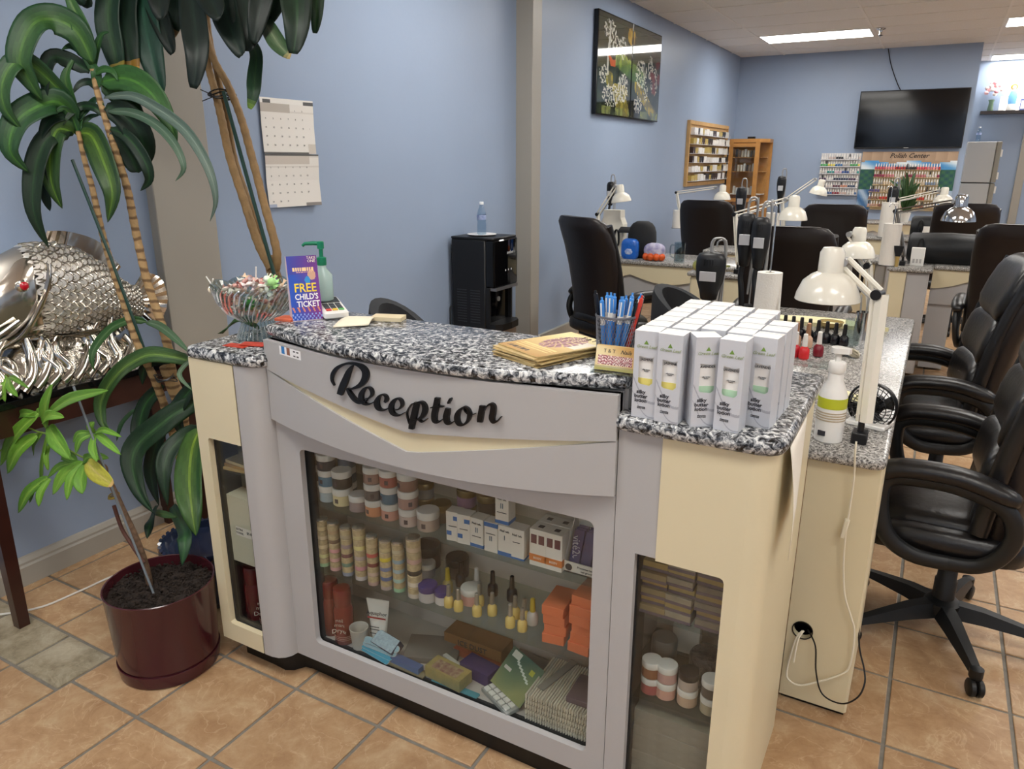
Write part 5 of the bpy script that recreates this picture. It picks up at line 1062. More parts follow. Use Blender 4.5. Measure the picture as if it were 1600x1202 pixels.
LC = [([(230, -130), (185, -60), (168, 20), (178, 80), (188, 118)], 34, '#1a3526', '#3f5f38', '#c8a83c'), ([(250, -130), (210, -60), (192, 10), (198, 70), (210, 124)], 42, '#16291f', '#24402b', '#c98f26'), ([(270, -130), (228, -60), (222, 10), (235, 80), (252, 145)], 44, '#1b3b30', '#2b5a45', None), ([(280, -130), (240, -60), (242, 0), (258, 50), (270, 84)], 30, '#0e1c15', '#1a2f22', None), ([(285, -120), (272, -60), (276, -10), (274, 30), (266, 62)], 26, '#152a20', '#22402e', '#c09a6a'),
      ([(300, -110), (296, -50), (302, 20), (308, 80), (302, 138)], 36, '#131f1a', '#22342a', None), ([(330, -110), (345, -50), (350, 10), (362, 50), (378, 87)], 36, '#14221b', '#22362a', None), ([(340, -110), (375, -60), (384, 0), (386, 40), (387, 80)], 44, '#131e19', '#22342a', None), ([(388, 60), (400, 85), (398, 120), (396, 145), (390, 170)], 20, '#22402a', '#3a5a34', '#6d8a3a'), ([(350, -110), (410, -70), (432, -30), (428, 5), (413, 42)], 32, '#17261d', '#26402d', None),
      ([(355, -110), (430, -80), (458, -30), (464, 30), (458, 84)], 38, '#14241a', '#284a28', None), ([(405, 20), (420, 45), (436, 70), (454, 88)], 22, '#2f4f2c', '#9aa884', '#b5a06a'), ([(360, -110), (460, -90), (490, -40), (495, 10), (492, 52)], 20, '#16301a', '#2b5222', None), ([(300, -110), (180, -70), (130, -20), (140, 12)], 30, '#142418', '#22402a', None), ([(310, -110), (250, -70), (205, -20), (190, 20)], 34, '#101b15', '#1c2f22', None), ([(320, -100), (310, -50), (330, 0), (344, 28)], 34, '#101b15', '#1c2f22', None),
      ([(300, -100), (255, -60), (248, -10), (252, 30)], 34, '#0f1a14', '#1b2c20', None), ([(345, -110), (400, -70), (410, -20), (402, 30), (396, 68)], 30, '#131f19', '#22342a', None), ([(330, -110), (150, -90), (118, -40), (130, 8)], 34, '#142619', '#234429', None)]
for k, (L_, w, c1, c2, tip) in enumerate(LC):
    n_ = len(L_); dd = -.28+.05*(k % 5); leaf(t, pts_at(L_, YB_, PB, [dd*math.sin(PI*.5*q/(n_-1)) for q in range(n_)]), w*2.75/F_PX*1.05, c1, c2, face=(.5, -.85, .1), tip=tip, wave=.07, prof=lambda s: (math.sin(PI*min(1, .12+.84*s))**.6))
# --- money tree in the maroon pot
PM = V((-1.959, 1.237, 0)); YM = 1.237
t = thing('money_tree', 'small bright green money tree leaning left in a maroon plastic pot', 'plant', PM)
M_POTM = mat('pot_maroon', '#431a20', .22, coat=.3)
MB().lathe([(.138, .004), (.143, .004), (.146, .012), (.1475, .050), (.1495, .052), (.161, .288), (.1625, .2925), (.160, .2945), (.157, .2925), (.152, .25), (0, .25)], 56).build('pot', M_POTM, t, label='maroon glossy plastic pot')
MB().lathe([(.128, 0), (.148, .004), (.1535, .042), (.153, .046), (.149, .046), (.147, .04)], 56).build('saucer', M_POTM, t)
M_SOIL = mat('soil', '#2d221b', .95, var=(60, .5), bump=(60, 1.))
b = MB(); b.loft([[(r*math.cos(2*PI*k/40), r*math.sin(2*PI*k/40), .262+.006*math.sin(k*1.3+r*70)+.006*math.cos(k*2.1)) for k in range(40)] for r in (.154, .13, .10, .07, .04, .015)], False, True); b.build('soil', M_SOIL, t, 80)
b = MB()
for k in range(900):
    a, r = random.uniform(0, 2*PI), .152*math.sqrt(random.random()); s = random.uniform(.002, .0055); b.ball((r*math.cos(a), r*math.sin(a), .267+random.uniform(-.003, .004)), (s, s*random.uniform(.6, 1.2), s*.8), 5, 4)
b.build('soil_clods', M_SOIL, t, 30, kind='stuff')
P = [Y(u, v, YM+d)-PM for u, v, d in ((236, 925, 0), (228, 885, 0), (212, 840, 0), (196, 805, 0), (180, 770, 0), (166, 742, 0), (150, 722, -.01))]
MB().tube(spline(P, 6), [.011-.0001*i for i in range(37)][:31]+[.013]*6, 9).build('trunk', mat('bark_brown', '#6f553f', .7, var=(60, .5), bump=(80, .6)), t, 70)
MB().tube(spline([Y(u, v, YM-.015)-PM for u, v in ((225, 880), (205, 850), (190, 825), (178, 790))], 5), .006, 7).build('side_stem', mat('bark_red', '#5a3428', .6, var=(60, .4)), t, 70)
MB().ball(Y(161, 735, YM-.01)-PM, (.017, .015, .022), 10, 8).build('stem_knob', mat('bark_brown', '#6f553f'), t)
b = MB()
for k in range(3): b.tube([tuple(Y(178, 774+k*2, YM)-PM+V((.016*math.cos(a), .016*math.sin(a), .003*math.sin(a+k)))) for a in [2*PI*q/12 for q in range(13)]], .002, 5)
b.build('twist_tie', mat('tie_gold', '#a08a3a', .4, .5), t)
MB().tube([tuple(Y(241, 930, YM-.035)-PM), tuple(Y(178, 770, YM-.03)-PM), tuple(Y(115, 604, YM-.02)-PM)], .0036, 7).build('stake', mat('stake_grey', '#6c747a', .45), t, label='thin grey stake')
for L_ in ([(150, 724), (110, 705), (75, 680), (60, 675)], [(150, 722), (142, 700), (147, 680)], [(150, 724), (140, 722), (130, 724)], [(62, 676), (35, 665), (0, 652)], [(62, 676), (25, 690), (0, 705)], [(12, 660), (12, 620), (12, 592)]):
    MB().tube(spline([Y(u, v, YM-.01)-PM for u, v in L_], 5), .0028, 6).build('leaf_stalk', mat('stalk_green', '#6f8a3a', .5), t, 70)
G1, G2 = '#5f8f2c', '#a9c95a'
LM = [((71, 670), (81, 601), 20, 0), ((70, 650), (168, 610), 19, -.04), ((60, 645), (0, 728), 26, -.03), ((58, 680), (11, 740), 27, -.05), ((76, 666), (110, 718), 26, -.04), ((66, 660), (100, 652), 17, -.03), ((62, 650), (24, 655), 14, .02), ((66, 676), (52, 712), 12, .03), ((60, 648), (75, 640), 12, .02), ((76, 672), (66, 780), 10, .04),
      ((147, 677), (147, 659), 13, 0), ((149, 676), (190, 683), 9, -.03), ((150, 678), (189, 711), 12, -.04), ((148, 678), (152, 722), 13, -.05), ((145, 677), (114, 692), 9, -.02), ((146, 678), (118, 710), 12, -.04),
      ((131, 723), (82, 773), 20, -.05), ((132, 724), (104, 782), 16, -.07), ((134, 724), (129, 772), 24, -.06), ((128, 722), (74, 747), 12, -.03), ((120, 722), (96, 710), 20, .0), ((136, 724), (170, 716), 14, .02), ((76, 746), (28, 802), 20, -.06), ((78, 748), (60, 792), 14, -.05), ((74, 745), (46, 786), 14, -.03), ((130, 722), (150, 712), 14, 0), ((75, 735), (80, 690), 10, .03),
      ((12, 590), (-6, 604), 10, 0), ((12, 590), (8, 628), 12, -.03), ((13, 590), (28, 620), 12, -.03), ((13, 590), (46, 608), 8, .0), ((10, 588), (-8, 590), 8, 0)]
for p0, p1, w, dy in LM:
    a, c = Y(*p0, YM-.01)-PM, Y(*p1, YM-.01+dy)-PM; mid = a.lerp(c, .5)+V((0, -.01, .018*(1 if abs(p1[0]-p0[0]) > 20 else .3)))
    leaf(t, [a, mid, c], w*2.35/F_PX, random.choice(('#56862a', '#5f8f2c', '#6a9a34', '#4d7a2a')), '#8fb54c', face=(.35, -.8, .5), fold=.3, prof=lambda s: math.sin(PI*min(1, .06+.94*s))**.8, wave=.04)
a, c = Y(136, 722, YM-.04)-PM, Y(176, 758, YM-.06)-PM; leaf(t, [a, a.lerp(c, .5)+V((0, -.01, .006)), c], .052, '#b5b23c', '#c8b870', face=(.35, -.8, .5), tip='#c9a070', prof=lambda s: math.sin(PI*min(1, .1+.85*s))**.7)
# white cord on the floor along the wall
P = [(-2.82, 1.02, .004), (-2.70, 1.10, .004), (-2.62, 1.20, .004), (-2.60, 1.34, .004), (-2.58, 1.48, .004), (-2.46, 1.57, .004), (-2.30, 1.62, .004)]
MB().tube(spline([V(p)-V(P[0]) for p in P], 8), .004, 6).build('power_cord', mat('cord_white', '#d9d5cc', .5), None, loc=P[0], label='white power cord lying on the tiles under the console table', cat='cord')

# ================================================================== left wall
t = thing('wall_calendar', 'white two-sheet wall calendar pinned to the blue wall', 'calendar', (XL+.004, 2.80, 1.33))
def cal_sheet(name, z0, z1, bend, grey):
    b = MB(); nx, nz = 42, 32
    def f(u, v): return (.006+bend*(u**3)*.02+.012*abs(v-.5)*bend, -.168+.336*u, z0+(z1-z0)*v)
    b.grid(f, nx, nz); cols = []
    for j in range(nz):
        for i in range(nx):
            u, v = (i+.5)/nx, (j+.5)/nz; c = '#e9e5de'
            if grey == 'up':
                if v > .965: c = '#efece6'
                elif v > .91: c = '#5c5c5c' if (u > .82 or .04 < u < .2) else '#efece6'
                elif v > .74 and u < .55: c = '#bdb5aa'
                elif v < .20 and u > .86: c = '#cfc7bb'
                elif v < .045: c = '#6b6864'
            else:
                if v > .955: c = '#6b6864'
                elif v > .80 and u < .84: c = '#cfc6bb'
                elif v < .05 and u > .72: c = '#8f8a86'
                elif v < .05 and u < .15: c = '#a9b4c8'
            if (abs((v*5.3) % 1-.02) < .04) and c == '#e9e5de': c = '#dcd7cf'
            cols.append(lin(c))
    b.c = cols; o = b.build(name, attrmat('print', .45), t, None); s_ = o.modifiers.new('thick', 'SOLIDIFY'); s_.thickness = .0012; return o
cal_sheet('month_sheet', .252, .505, .5, 'up'); cal_sheet('month_sheet', 0, .25, 1., 'low')
for half, z0, first, ndays in ((0, .252, 4, 31), (1, 0, 0, 31)):
    for d in range(1, 32):
        idx = d-1+first; r_, c_ = idx//7, idx % 7
        zz = z0+(.20 if half == 0 else .188)-r_*.04
        if zz < z0+.012: continue
        O('day_number', textmesh(str(d), .011, mat('ink_grey', '#55524f', .6)), t, (.0135+.006*half, -.168+.336*(c_+.45)/7, zz), (PI/2, 0, PI/2))
# lacquer picture in two panels
def paint(u, v):
    n1 = mnoise.noise((u*14, v*7, 0))*1.6; n2 = mnoise.noise((u*60, v*34, 3)); c = hx('#22301f')
    if v > .55: c = mixc(hx('#1a2417'), hx('#4a3a22'), max(0, n1)*.8)
    if v < .5: c = mixc(hx('#18241c'), hx('#2c4630'), max(0, n1))
    if abs(v-(.62-.45*(u-.25))) < .10 and .25 < u < .72: c = mixc(hx('#2f6a3a'), hx('#a8b84c'), min(1, max(0, (v-.35)*3)))
    if math.hypot((u-.48)*1.7, v-.87) < .09: c = hx('#c99a2c')
    if math.hypot((u-.17)*1.6, v-.36) < .085: c = mixc(hx('#6a7a2c'), hx('#b8962f'), min(1, max(0, u*3)))
    if v < .34 and abs(u-(.42-.4*(v-.05))) < .12 and u < .52: c = hx('#a89a48')
    if u > .55 and v < .40 and abs(v-(.36-.9*(u-.58))) < .08: c = hx('#b09a45')
    if v < .09 and (u*5 % 1) > .35: c = hx('#8f9a5c')
    if v < .22 and abs(u-.58+.35*v) < .07: c = hx('#1b1c1f')
    c = mixc(c, mixc(hx('#14180f'), hx('#6f6a3a'), max(0, min(1, .5+mnoise.noise((u*26, v*14, 7))*1.4))), .38)
    w = 0
    if abs(u-.15-.012*math.sin(v*9)) < .013 and .40 < v < .95: w = 1
    for (cu, cv, ru, rv) in ((.16, .86, .09, .10), (.24, .74, .10, .08), (.36, .72, .05, .12), (.66, .50, .10, .16), (.08, .40, .06, .10), (.20, .20, .13, .12), (.38, .30, .08, .16), (.82, .60, .05, .14), (.90, .45, .07, .16), (.62, .15, .07, .10), (.75, .30, .04, .10)):
        if ((u-cu)/ru)**2+((v-cv)/rv)**2 < 1 and n2 > .02: w = 1
    if w: c = mixc(c, hx('#cfcdc6'), .8)
    if u > .82 and n1 > .35 and .3 < v < .75: c = hx('#7a3020')
    if .10 < u < .25 and .50 < v < .62 and n1 > .1: c = hx('#a84a20')
    return c
t = thing('lacquer_picture', 'glossy black lacquer picture of trees and white birds in two panels', 'picture', (XL, 7.345, 1.955))
M_LAQ = mat('lacquer_black', '#0c0d0f', .12)
for k, (y0, y1) in enumerate(((-.848, -.004), (.004, .848))):
    p_ = MB().rbox((.004, y0, 0), (.045, y1, .856), .004).build('panel', M_LAQ, t, None)
    b = MB(); nx, nz = 70, 72; b.grid(lambda u, v: (.0455, y0+.012+(y1-y0-.024)*u, .012+.832*v), nx, nz)
    b.c = [lin(paint(((i+.5)/nx+k)/2, (j+.5)/nz)) for j in range(nz) for i in range(nx)]; b.build('painting', attrmat('print_lacquer', .05, .6, coat=1.), p_, None)
# water dispenser
t = thing('water_dispenser', 'black and stainless water dispenser standing against the blue wall', 'water dispenser', (-2.645, 4.32, 0))
M_DK = mat('dispenser_black', '#17181b', .4); M_DKG = mat('dispenser_gloss', '#08080a', .06); M_STL = mat('brushed_steel', '#b3a698', .3, .9)
hw, hd = .155, .165     # half width (y), half depth (x)
MB().rbox((-hd, -hw, 0), (hd-.06, hw, 1.055), .01).build('cabinet', M_DK, t)
MB().rbox((-hd, -hw, 1.055), (hd, hw, 1.07), .006).build('top_cover', M_BLACK, t)
MB().rbox((hd-.06, -hw, .745), (hd+.012, hw, 1.055), .012, seg=2).build('control_head', M_DKG, t)
MB().box((hd-.05, -hw+.01, .725), (hd+.016, hw-.01, .745)).build('head_trim', mat('trim_silver', '#8f8f92', .35, .7), t, None)
MB().box((hd-.062, -hw+.02, .50), (hd-.055, hw-.02, .73)).build('recess_back', M_DKG, t, None); MB().rbox((hd-.06, -hw, .49), (hd-.03, -hw+.02, .745), .002).build('recess_side', M_DK, t, None); MB().rbox((hd-.06, hw-.02, .49), (hd-.03, hw, .745), .002).build('recess_side', M_DK, t, None)
MB().lathe([(.016, 0), (.016, .008), (.0, .009)], 16, (hd-.055, .0, .65), ax=(1, 0, 0)).build('push_button', mat('button_silver', '#b5b5b5', .3, .6), t)
MB().prism([(hd-.06, -hw+.005), (hd+.01, -hw+.005), (hd+.045, -hw+.05), (hd+.055, 0), (hd+.045, hw-.05), (hd+.01, hw-.005), (hd-.06, hw-.005)], .455, .50).build('drip_tray', M_BLACK, t, None)
MB().rbox((hd-.06, -hw, .03), (hd+.006, hw, .455), .012, seg=2).build('steel_door', M_STL, t)
for c0 in (-.09, .015):
    for k in range(13): MB().box((c0-.03, -hw-.002, .50+k*.018), (c0+.045, -hw+.002, .506+k*.018)).build('vent_slat', mat('vent_grey', '#34353a', .5), t, None)
MB().ball((-.125, -hw, .42), (.006, .004, .008), 8, 6).build('side_latch', mat('button_silver', '#b5b5b5'), t)
O('logo', textmesh('avalon', .032, mat('ink_silver', '#c9c9c9', .4)), t, (hd+.0126, .045, .965), (PI/2, 0, PI/2))
for k in range(3): MB().box((hd+.0122, -.02+k*.038, .845), (hd+.0128, -.008+k*.038, .857)).build('indicator_mark', mat('ink_silver', '#c9c9c9'), t, None)
MB().tube(spline([(-hd, -hw-.006, .60), (-hd-.004, -hw-.02, .58), (-hd, -hw-.028, .45), (-hd, -hw-.03, .02)], 6), .004, 6).build('power_cord', M_BLACK, t)
MB().lathe([(.07, 0), (.085, .004), (.10, .010), (.098, .011), (.07, .006), (0, .005)], 28).build('paper_plate', mat('plate_white', '#e6e4e2', .4), None, loc=(-2.655, 4.31, 1.0705), label='white plate under the water bottle on the dispenser', cat='plate')
def water_bottle(p, lab, s=1., rot=0., empty=True):
    t = thing('water_bottle', lab, 'bottle', p, rot, None, s)
    MB().lathe([(.026, 0), (.031, .004), (.031, .03), (.029, .035), (.031, .042), (.031, .07), (.028, .08), (.031, .10), (.031, .125), (.029, .14), (.022, .165), (.0135, .185), (.0125, .195)], 20).build('bottle_shell', glassmat('pet_clear', '#dfeaf2', 1., .06), t)
    MB().lathe([(.0314, .098), (.0316, .099), (.0316, .128), (.0314, .129)], 20, cap=False).build('wrap_label', mat('bottle_label_blue', '#c8d4ea', .4, var=(40, .6, '#4a62a8')), t)
    MB().lathe([(.014, .195), (.0145, .196), (.0145, .212), (.013, .214), (0, .214)], 16).build('cap', mat('cap_white', '#eceff0', .4), t); return t
water_bottle((-2.655, 4.31, 1.0765), 'clear water bottle on the plate on top of the dispenser')
MB().lathe([(.03, 0), (.034, .004), (.034, .11), (.03, .115), (0, .115)], 20).build('drink_can', mat('can_green', '#4f9a5c', .3, var=(25, .5, '#27406f')), None, loc=(Y(728, 520, 1.93).x, 1.93, .7602), scale=(.75, .75, (Y(728, 513, 1.93).z-.7602)/.115), label='green and blue spray can standing behind the reception counter', cat='can')
# ================================================================== salon floor: chairs, stations, lamps
M_LEATH = mat('leather_black', '#151314', .34, spec=.55, bump=(55, .12), var=(5, .3))
M_LEATB = mat('leather_dark_brown', '#1b1413', .42, spec=.5, bump=(40, .08))
M_NYL = mat('nylon_black', '#141516', .45)
M_CHROME = mat('chrome', '#c9c9c9', .12, 1.)
def sgn(x): return -1 if x < 0 else 1
def sball(b, c, r, e=.5, n=20, m=12, f=None):
    """rounded cushion (super-ellipsoid); f bends the points"""
    rings = []
    pw = lambda x, q: sgn(x)*abs(x)**q
    for i in range(1, m):
        a = -PI/2+PI*i/m; ring = []
        for k in range(n):
            t = 2*PI*k/n; p = (c[0]+r[0]*pw(math.cos(a), e)*pw(math.cos(t), e), c[1]+r[1]*pw(math.cos(a), e)*pw(math.sin(t), e), c[2]+r[2]*pw(math.sin(a), e))
            ring.append(f(p) if f else p)
        rings.append(ring)
    return b.loft(rings)
SP = [(.105, .42), (.12, .55), (.138, .70), (.165, .85), (.205, 1.0), (.25, 1.12), (.28, 1.2)]
def spine(z):
    for (y0, z0), (y1, z1) in zip(SP, SP[1:]):
        if z <= z1 or (y1, z1) == SP[-1]:
            s = (z-z0)/(z1-z0); return y0+(y1-y0)*s
def arm_loop(sx):
    x = .30*sx
    return spline([(x*.9, -.02, .40), (x*.95, -.12, .41), (x, -.195, .47), (x, -.225, .58), (x, -.205, .645), (x, -.10, .66), (x, .0, .65), (x, .09, .615), (x*.97, .125, .54), (x*.93, .10, .455), (x*.9, .05, .41), (x*.9, -.02, .40)], 5)
def make_exec(label):
    t = thing('office_chair', label, 'chair', group='black leather executive office chairs')
    def ringz(z, w, th, y):
        n = 24; out = []
        for k in range(n):
            a = 2*PI*k/n; ca, sa = math.cos(a), math.sin(a); x = w*sgn(ca)*abs(ca)**.45; yy = th*sgn(sa)*abs(sa)**.6
            out.append((x, y+yy-.055*(x/.27)**2*(1 if z > .5 else .5), z))
        return out
    zs = [(.40, .17), (.415, .215), (.46, .235), (.56, .238), (.70, .245), (.85, .262), (1.0, .268), (1.1, .262), (1.16, .245), (1.19, .215), (1.2, .17)]
    MB().loft([ringz(z, w, .048 if .41 < z < 1.19 else .028, spine(z)+.015) for z, w in zs]).build('backrest', M_LEATB, t, 60)
    bend = lambda p: (p[0], p[1]+spine(p[2])-.055*(p[0]/.27)**2, p[2])
    for nm, z, h, w, d, e in (('head_cushion', 1.055, .135, .225, .07, .55), ('upper_cushion', .845, .105, .232, .055, .5), ('lumbar_cushion', .665, .10, .225, .065, .5), ('lower_cushion', .53, .075, .21, .05, .5)):
        b = MB(); sball(b, (0, -.035, z), (w, d, h), e, 24, 12, bend); b.build(nm, M_LEATH, t, 70)
    for sx in (-1, 1):
        b = MB(); b.tube(spline([(sx*.235, spine(z)-.07, z) for z in (.5, .65, .8, .95, 1.08, 1.15)], 4), [.028]*21, 8); b.build('side_bolster', M_LEATH, t, 70)
    b = MB(); sball(b, (0, -.03, .445), (.265, .225, .055), .42, 28, 10, lambda p: (p[0], p[1], p[2]-.05*max(0, (-p[1]-.10)/.18)**2)); b.build('seat', M_LEATH, t, 70)
    b = MB(); sball(b, (0, -.03, .492), (.225, .225, .04), .5, 24, 8, lambda p: (p[0], p[1], p[2]-.05*max(0, (-p[1]-.10)/.18)**2+.02*math.cos(p[0]*9))); b.build('seat_cushion', M_LEATH, t, 70)
    for sx in (-1, 1):
        MB().tube(arm_loop(sx), [.017]*60, 8, sx=1.5, up=(1, 0, 0)).build('armrest_frame', M_NYL, t, 70)
        b = MB(); b.tube(spline([(sx*.30, -.24, .655), (sx*.30, -.18, .685), (sx*.30, -.05, .69), (sx*.30, .04, .672), (sx*.295, .12, .64)], 5), [.018, .026, .028]+[.029]*15+[.026, .022, .016], 10, sx=1.0, up=(0, 0, 1)); b.v = [(p[0]+(p[0]-sx*.30)*.35, p[1], p[2]) for p in b.v]; b.build('arm_pad', M_LEATH, t, 70)
    MB().lathe([(.034, .10), (.034, .21), (.03, .215), (.028, .39)], 18).build('gas_lift', M_NYL, t); MB().rbox((-.12, -.14, .375), (.12, .16, .40), .01).build('tilt_plate', M_NYL, t)
    MB().lathe([(.05, .085), (.055, .10), (.055, .13), (.036, .145)], 20).build('hub', M_NYL, t)
    for k in range(5):
        a = 2*PI*k/5+.35; ca, sa = math.cos(a), math.sin(a); b = MB()
        R_ = lambda r, w, z0, z1: [(r*ca-w*sa, r*sa+w*ca, z0), (r*ca+w*sa, r*sa-w*ca, z0), (r*ca+w*.6*sa, r*sa-w*.6*ca, z1), (r*ca-w*.6*sa, r*sa+w*.6*ca, z1)]
        b.loft([R_(.03, .034, .085, .135), R_(.12, .030, .085, .128), R_(.22, .024, .078, .108), R_(.30, .019, .07, .09)]); lg = b.build('leg', M_NYL, t, 40)
        b = MB(); b.lathe([(.017, .055), (.02, .06), (.02, .088), (.012, .092)], 12, (.305*ca, .305*sa, 0)); b.build('caster_stem', M_NYL, lg)
        b = MB()
        for s_ in (-1, 1): b.lathe([(.024, 0), (.0275, .003), (.0275, .014), (.022, .018)], 16, (.315*ca+s_*.003*-sa, .315*sa+s_*.003*ca, .028), ax=(-sa*s_, ca*s_, 0))
        b.build('caster_wheel', M_NYL, lg)
    return t
cA = make_exec('nearest black leather office chair at the right edge, five-star base fully in view')
cA.location = (.20, 2.62, 0); cA.rotation_euler = (0, 0, -PI/2-.02)
for x, y, r, lab in ((.15, 3.66, -PI/2+.12, 'black leather office chair behind the nearest one, front of its backrest showing'), (.50, 5.55, PI-.10, 'black office chair turned away at the right edge, beside the second station'), (.22, 8.1, PI, 'black office chair turned away at the far right, below the fridge'),
                     (-.80, 7.3, PI+.1, 'black office chair turned away below the small polish rack'), (-.72, 4.75, PI-.03, 'black office chair turned away in the middle, behind the paper towel roll'), (-1.91, 7.4, PI-.05, 'black office chair turned away below the wooden wall rack of boxes'), (-1.93, 4.80, PI-.55, 'black office chair by the blue wall right of the water dispenser')):
    dup(cA, (x, y, 0), r, lab)
# low client chairs
M_FAB = mat('fabric_charcoal', '#24262a', .8, bump=(200, .15))
def client_chair(p, rot, lab):
    t = thing('client_chair', lab, 'chair', p, rot, 'low charcoal client chairs')
    b = MB(); rows_ = []
    for i in range(13):
        a = math.radians(-75+150*i/12); r = .235; h = .30-.10*(abs(i-6)/6)**2; x, y = r*math.sin(a), r*math.cos(a)-.03; ix, iy = (r-.045)*math.sin(a), (r-.045)*math.cos(a)-.03
        rows_.append([(x, y, .52), (x*1.04, y*1.04, .60), (x*1.04, y*1.04, .55+h), (x, y, .585+h), (ix, iy, .57+h), (ix, iy, .52)])
    b.loft(rows_); b.build('backrest', M_FAB, t, 50)
    b = MB(); sball(b, (0, -.02, .47), (.24, .24, .05), .5, 24, 8); b.build('seat', M_FAB, t, 70)
    MB().lathe([(.025, .06), (.025, .42)], 12).build('gas_lift', M_CHROME, t)
    for k in range(5): a = 2*PI*k/5; MB().tube([(.02*math.cos(a), .02*math.sin(a), .075), (.24*math.cos(a), .24*math.sin(a), .05), (.25*math.cos(a), .25*math.sin(a), .012)], [.018, .014, .012], 8).build('leg', M_NYL, t)
    return t
c1 = client_chair((-1.75, 2.30, .07), 1.75, 'black chair back peeking over the reception counter'); c1.location.z = 0; c1.scale = (.75, .75, 1.16)
c2 = client_chair((-1.12, 4.02, 0), 1.5, 'charcoal client chair behind the lotion cartons')
# stations
def station_top(name, poly, z0, z1, lab): return slab('granite_worktop', poly, z0, z1, M_GRAN2, lab, .008, 'countertop', 'grey granite station tops')
def rectp(x0, y0, x1, y1, r=.03): return arc(x0+r, y0+r, r, 180, 270, 4)+arc(x1-r, y0+r, r, 270, 360, 4)+arc(x1-r, y1-r, r, 0, 90, 4)+arc(x0+r, y1-r, r, 90, 180, 4)
station_top('station_top', rectp(-.80, 2.005, -.022, 4.09, .035), .78, .81, 'grey granite manicure table top beside the reception desk')
t = thing('station_pedestal', 'cream pedestal with a black cable hole below the pump bottle', 'pedestal', (-.12, 2.3, 0), group='cream station pedestals')
hp = Y(1254, 985, 2.03); b = MB(); hx_, hz_ = hp.x+.12, hp.z
n_ = 24; r_ = .0265; x0, x1, z1 = -.092, .088, .779
hole = [(hx_+r_*math.cos(2*PI*k/n_+PI/4), hz_+r_*math.sin(2*PI*k/n_+PI/4)) for k in range(n_)]
outer = []
for k in range(n_):
    q = k*4//n_; s = (k % (n_//4))/(n_//4); cs = [(x1, z1), (x0, z1), (x0, .012), (x1, .012)]; a, c = cs[q], cs[(q+1) % 4]; outer.append((a[0]+(c[0]-a[0])*s, a[1]+(c[1]-a[1])*s))
yy = -.27
b.add([(p[0], yy, p[1]) for p in outer]+[(p[0], yy, p[1]) for p in hole]+[(p[0], yy+.02, p[1]) for p in hole], [(k, n_+k, n_+(k+1) % n_, (k+1) % n_) for k in range(n_)]+[(n_+k, 2*n_+k, 2*n_+(k+1) % n_, n_+(k+1) % n_) for k in range(n_)])
b.build('front_panel', M_CREAM, t, 30)
MB().prism([(x1, -.27), (x1+.006, -.262), (x1+.006, .15), (x1-.012, .15), (x1-.012, -.255)], .012, .779).build('side_panel', M_CREAM, t, 40); MB().box((x0, -.268, .012), (x0+.012, .15, .779)).build('side_panel', M_CREAM, t, None)
MB().box((x0+.012, -.20, .012), (x1-.012, -.19, .77)).build('inner_back', M_BLACK, t, None); MB().box((x0+.005, -.262, 0), (x1, .14, .012)).build('plinth', M_KICK, t, None)
MB().lathe([(.0265, 0), (.029, 0), (.029, -.003), (.0265, -.003), (.0265, 0)], 24, (hx_, yy, hz_), ax=(0, 1, 0), cap=False).build('grommet_ring', M_BLACK, t)
MB().rbox((-.78, 3.92, 0), (-.60, 4.05, .779), .01).build('station_pedestal', M_CREAM, None, loc=(0, 0, 0), label='cream pedestal under the rear of the nearest manicure table', cat='pedestal', group='cream station pedestals')
# cords on that pedestal
def cord(pl, m, r, lab, y=2.018):
    P = [Y(u, v, y-d) for u, v, d in pl]; o_ = P[0]; return MB().tube(spline([p-o_ for p in P], 7), r, 6).build('power_cord', m, None, loc=o_, label=lab, cat='cord')
o = cord([(1338, 690, .02), (1336, 712, .03), (1334, 750, .012), (1327, 800, .008), (1322, 830, .008), (1318, 880, .006), (1320, 930, .006), (1330, 965, .006), (1335, 990, .004), (1328, 1040, .006), (1312, 1055, .008), (1280, 1065, .014), (1250, 1071, .02), (1232, 1062, .02), (1230, 1045, .016), (1243, 1000, .006), (1254, 986, -.01)], mat('cord_ivory', '#e2dbc6', .5), .0028, 'ivory lamp cord hanging down the cream pedestal')
pp = Y(1320, 826, 2.006)-o.location; MB().rbox((-.007, -.006, -.028), (.007, .006, .028), .003).build('inline_switch', mat('switch_ivory', '#ddd5bd', .4), o, loc=pp, rot=(0, .12, 0))
cord([(1240, 1035, .02), (1247, 1000, .008), (1256, 986, -.01)], mat('cord_ivory', '#e2dbc6'), .0028, 'second ivory cord looped into the cable hole')
cord([(1262, 984, -.01), (1274, 1010, .01), (1275, 1050, .014), (1285, 1085, .02), (1315, 1100, .03), (1340, 1090, .03), (1351, 1068, .02), (1350, 1045, .0), (1342, 1000, -.02), (1345, 900, -.03), (1362, 760, -.05)], M_BLACK, .0024, 'black cord looping out of the cable hole')
# cream arm rests let into the table top
for yy, lab in ((2.62, 'near'), (3.80, 'far')):
    poly = [(-.70+.58*s, yy-.10+.22*math.sin(PI*s)**.7*.5) for s in [k/14 for k in range(15)]]+[(-.12-.58*s, yy-.10-.05*math.sin(PI*s)) for s in [k/10 for k in range(1, 10)]]
    c_ = (-.41, yy, .8102); MB().prism([(p[0]-c_[0], p[1]-c_[1]) for p in poly], 0, .018).build('arm_rest', mat('cream_pad', '#e3dcae', .4), None, 40, loc=c_, label='%s cream curved arm rest lying on the nearest manicure table' % lab, cat='arm rest', group='cream arm rests')
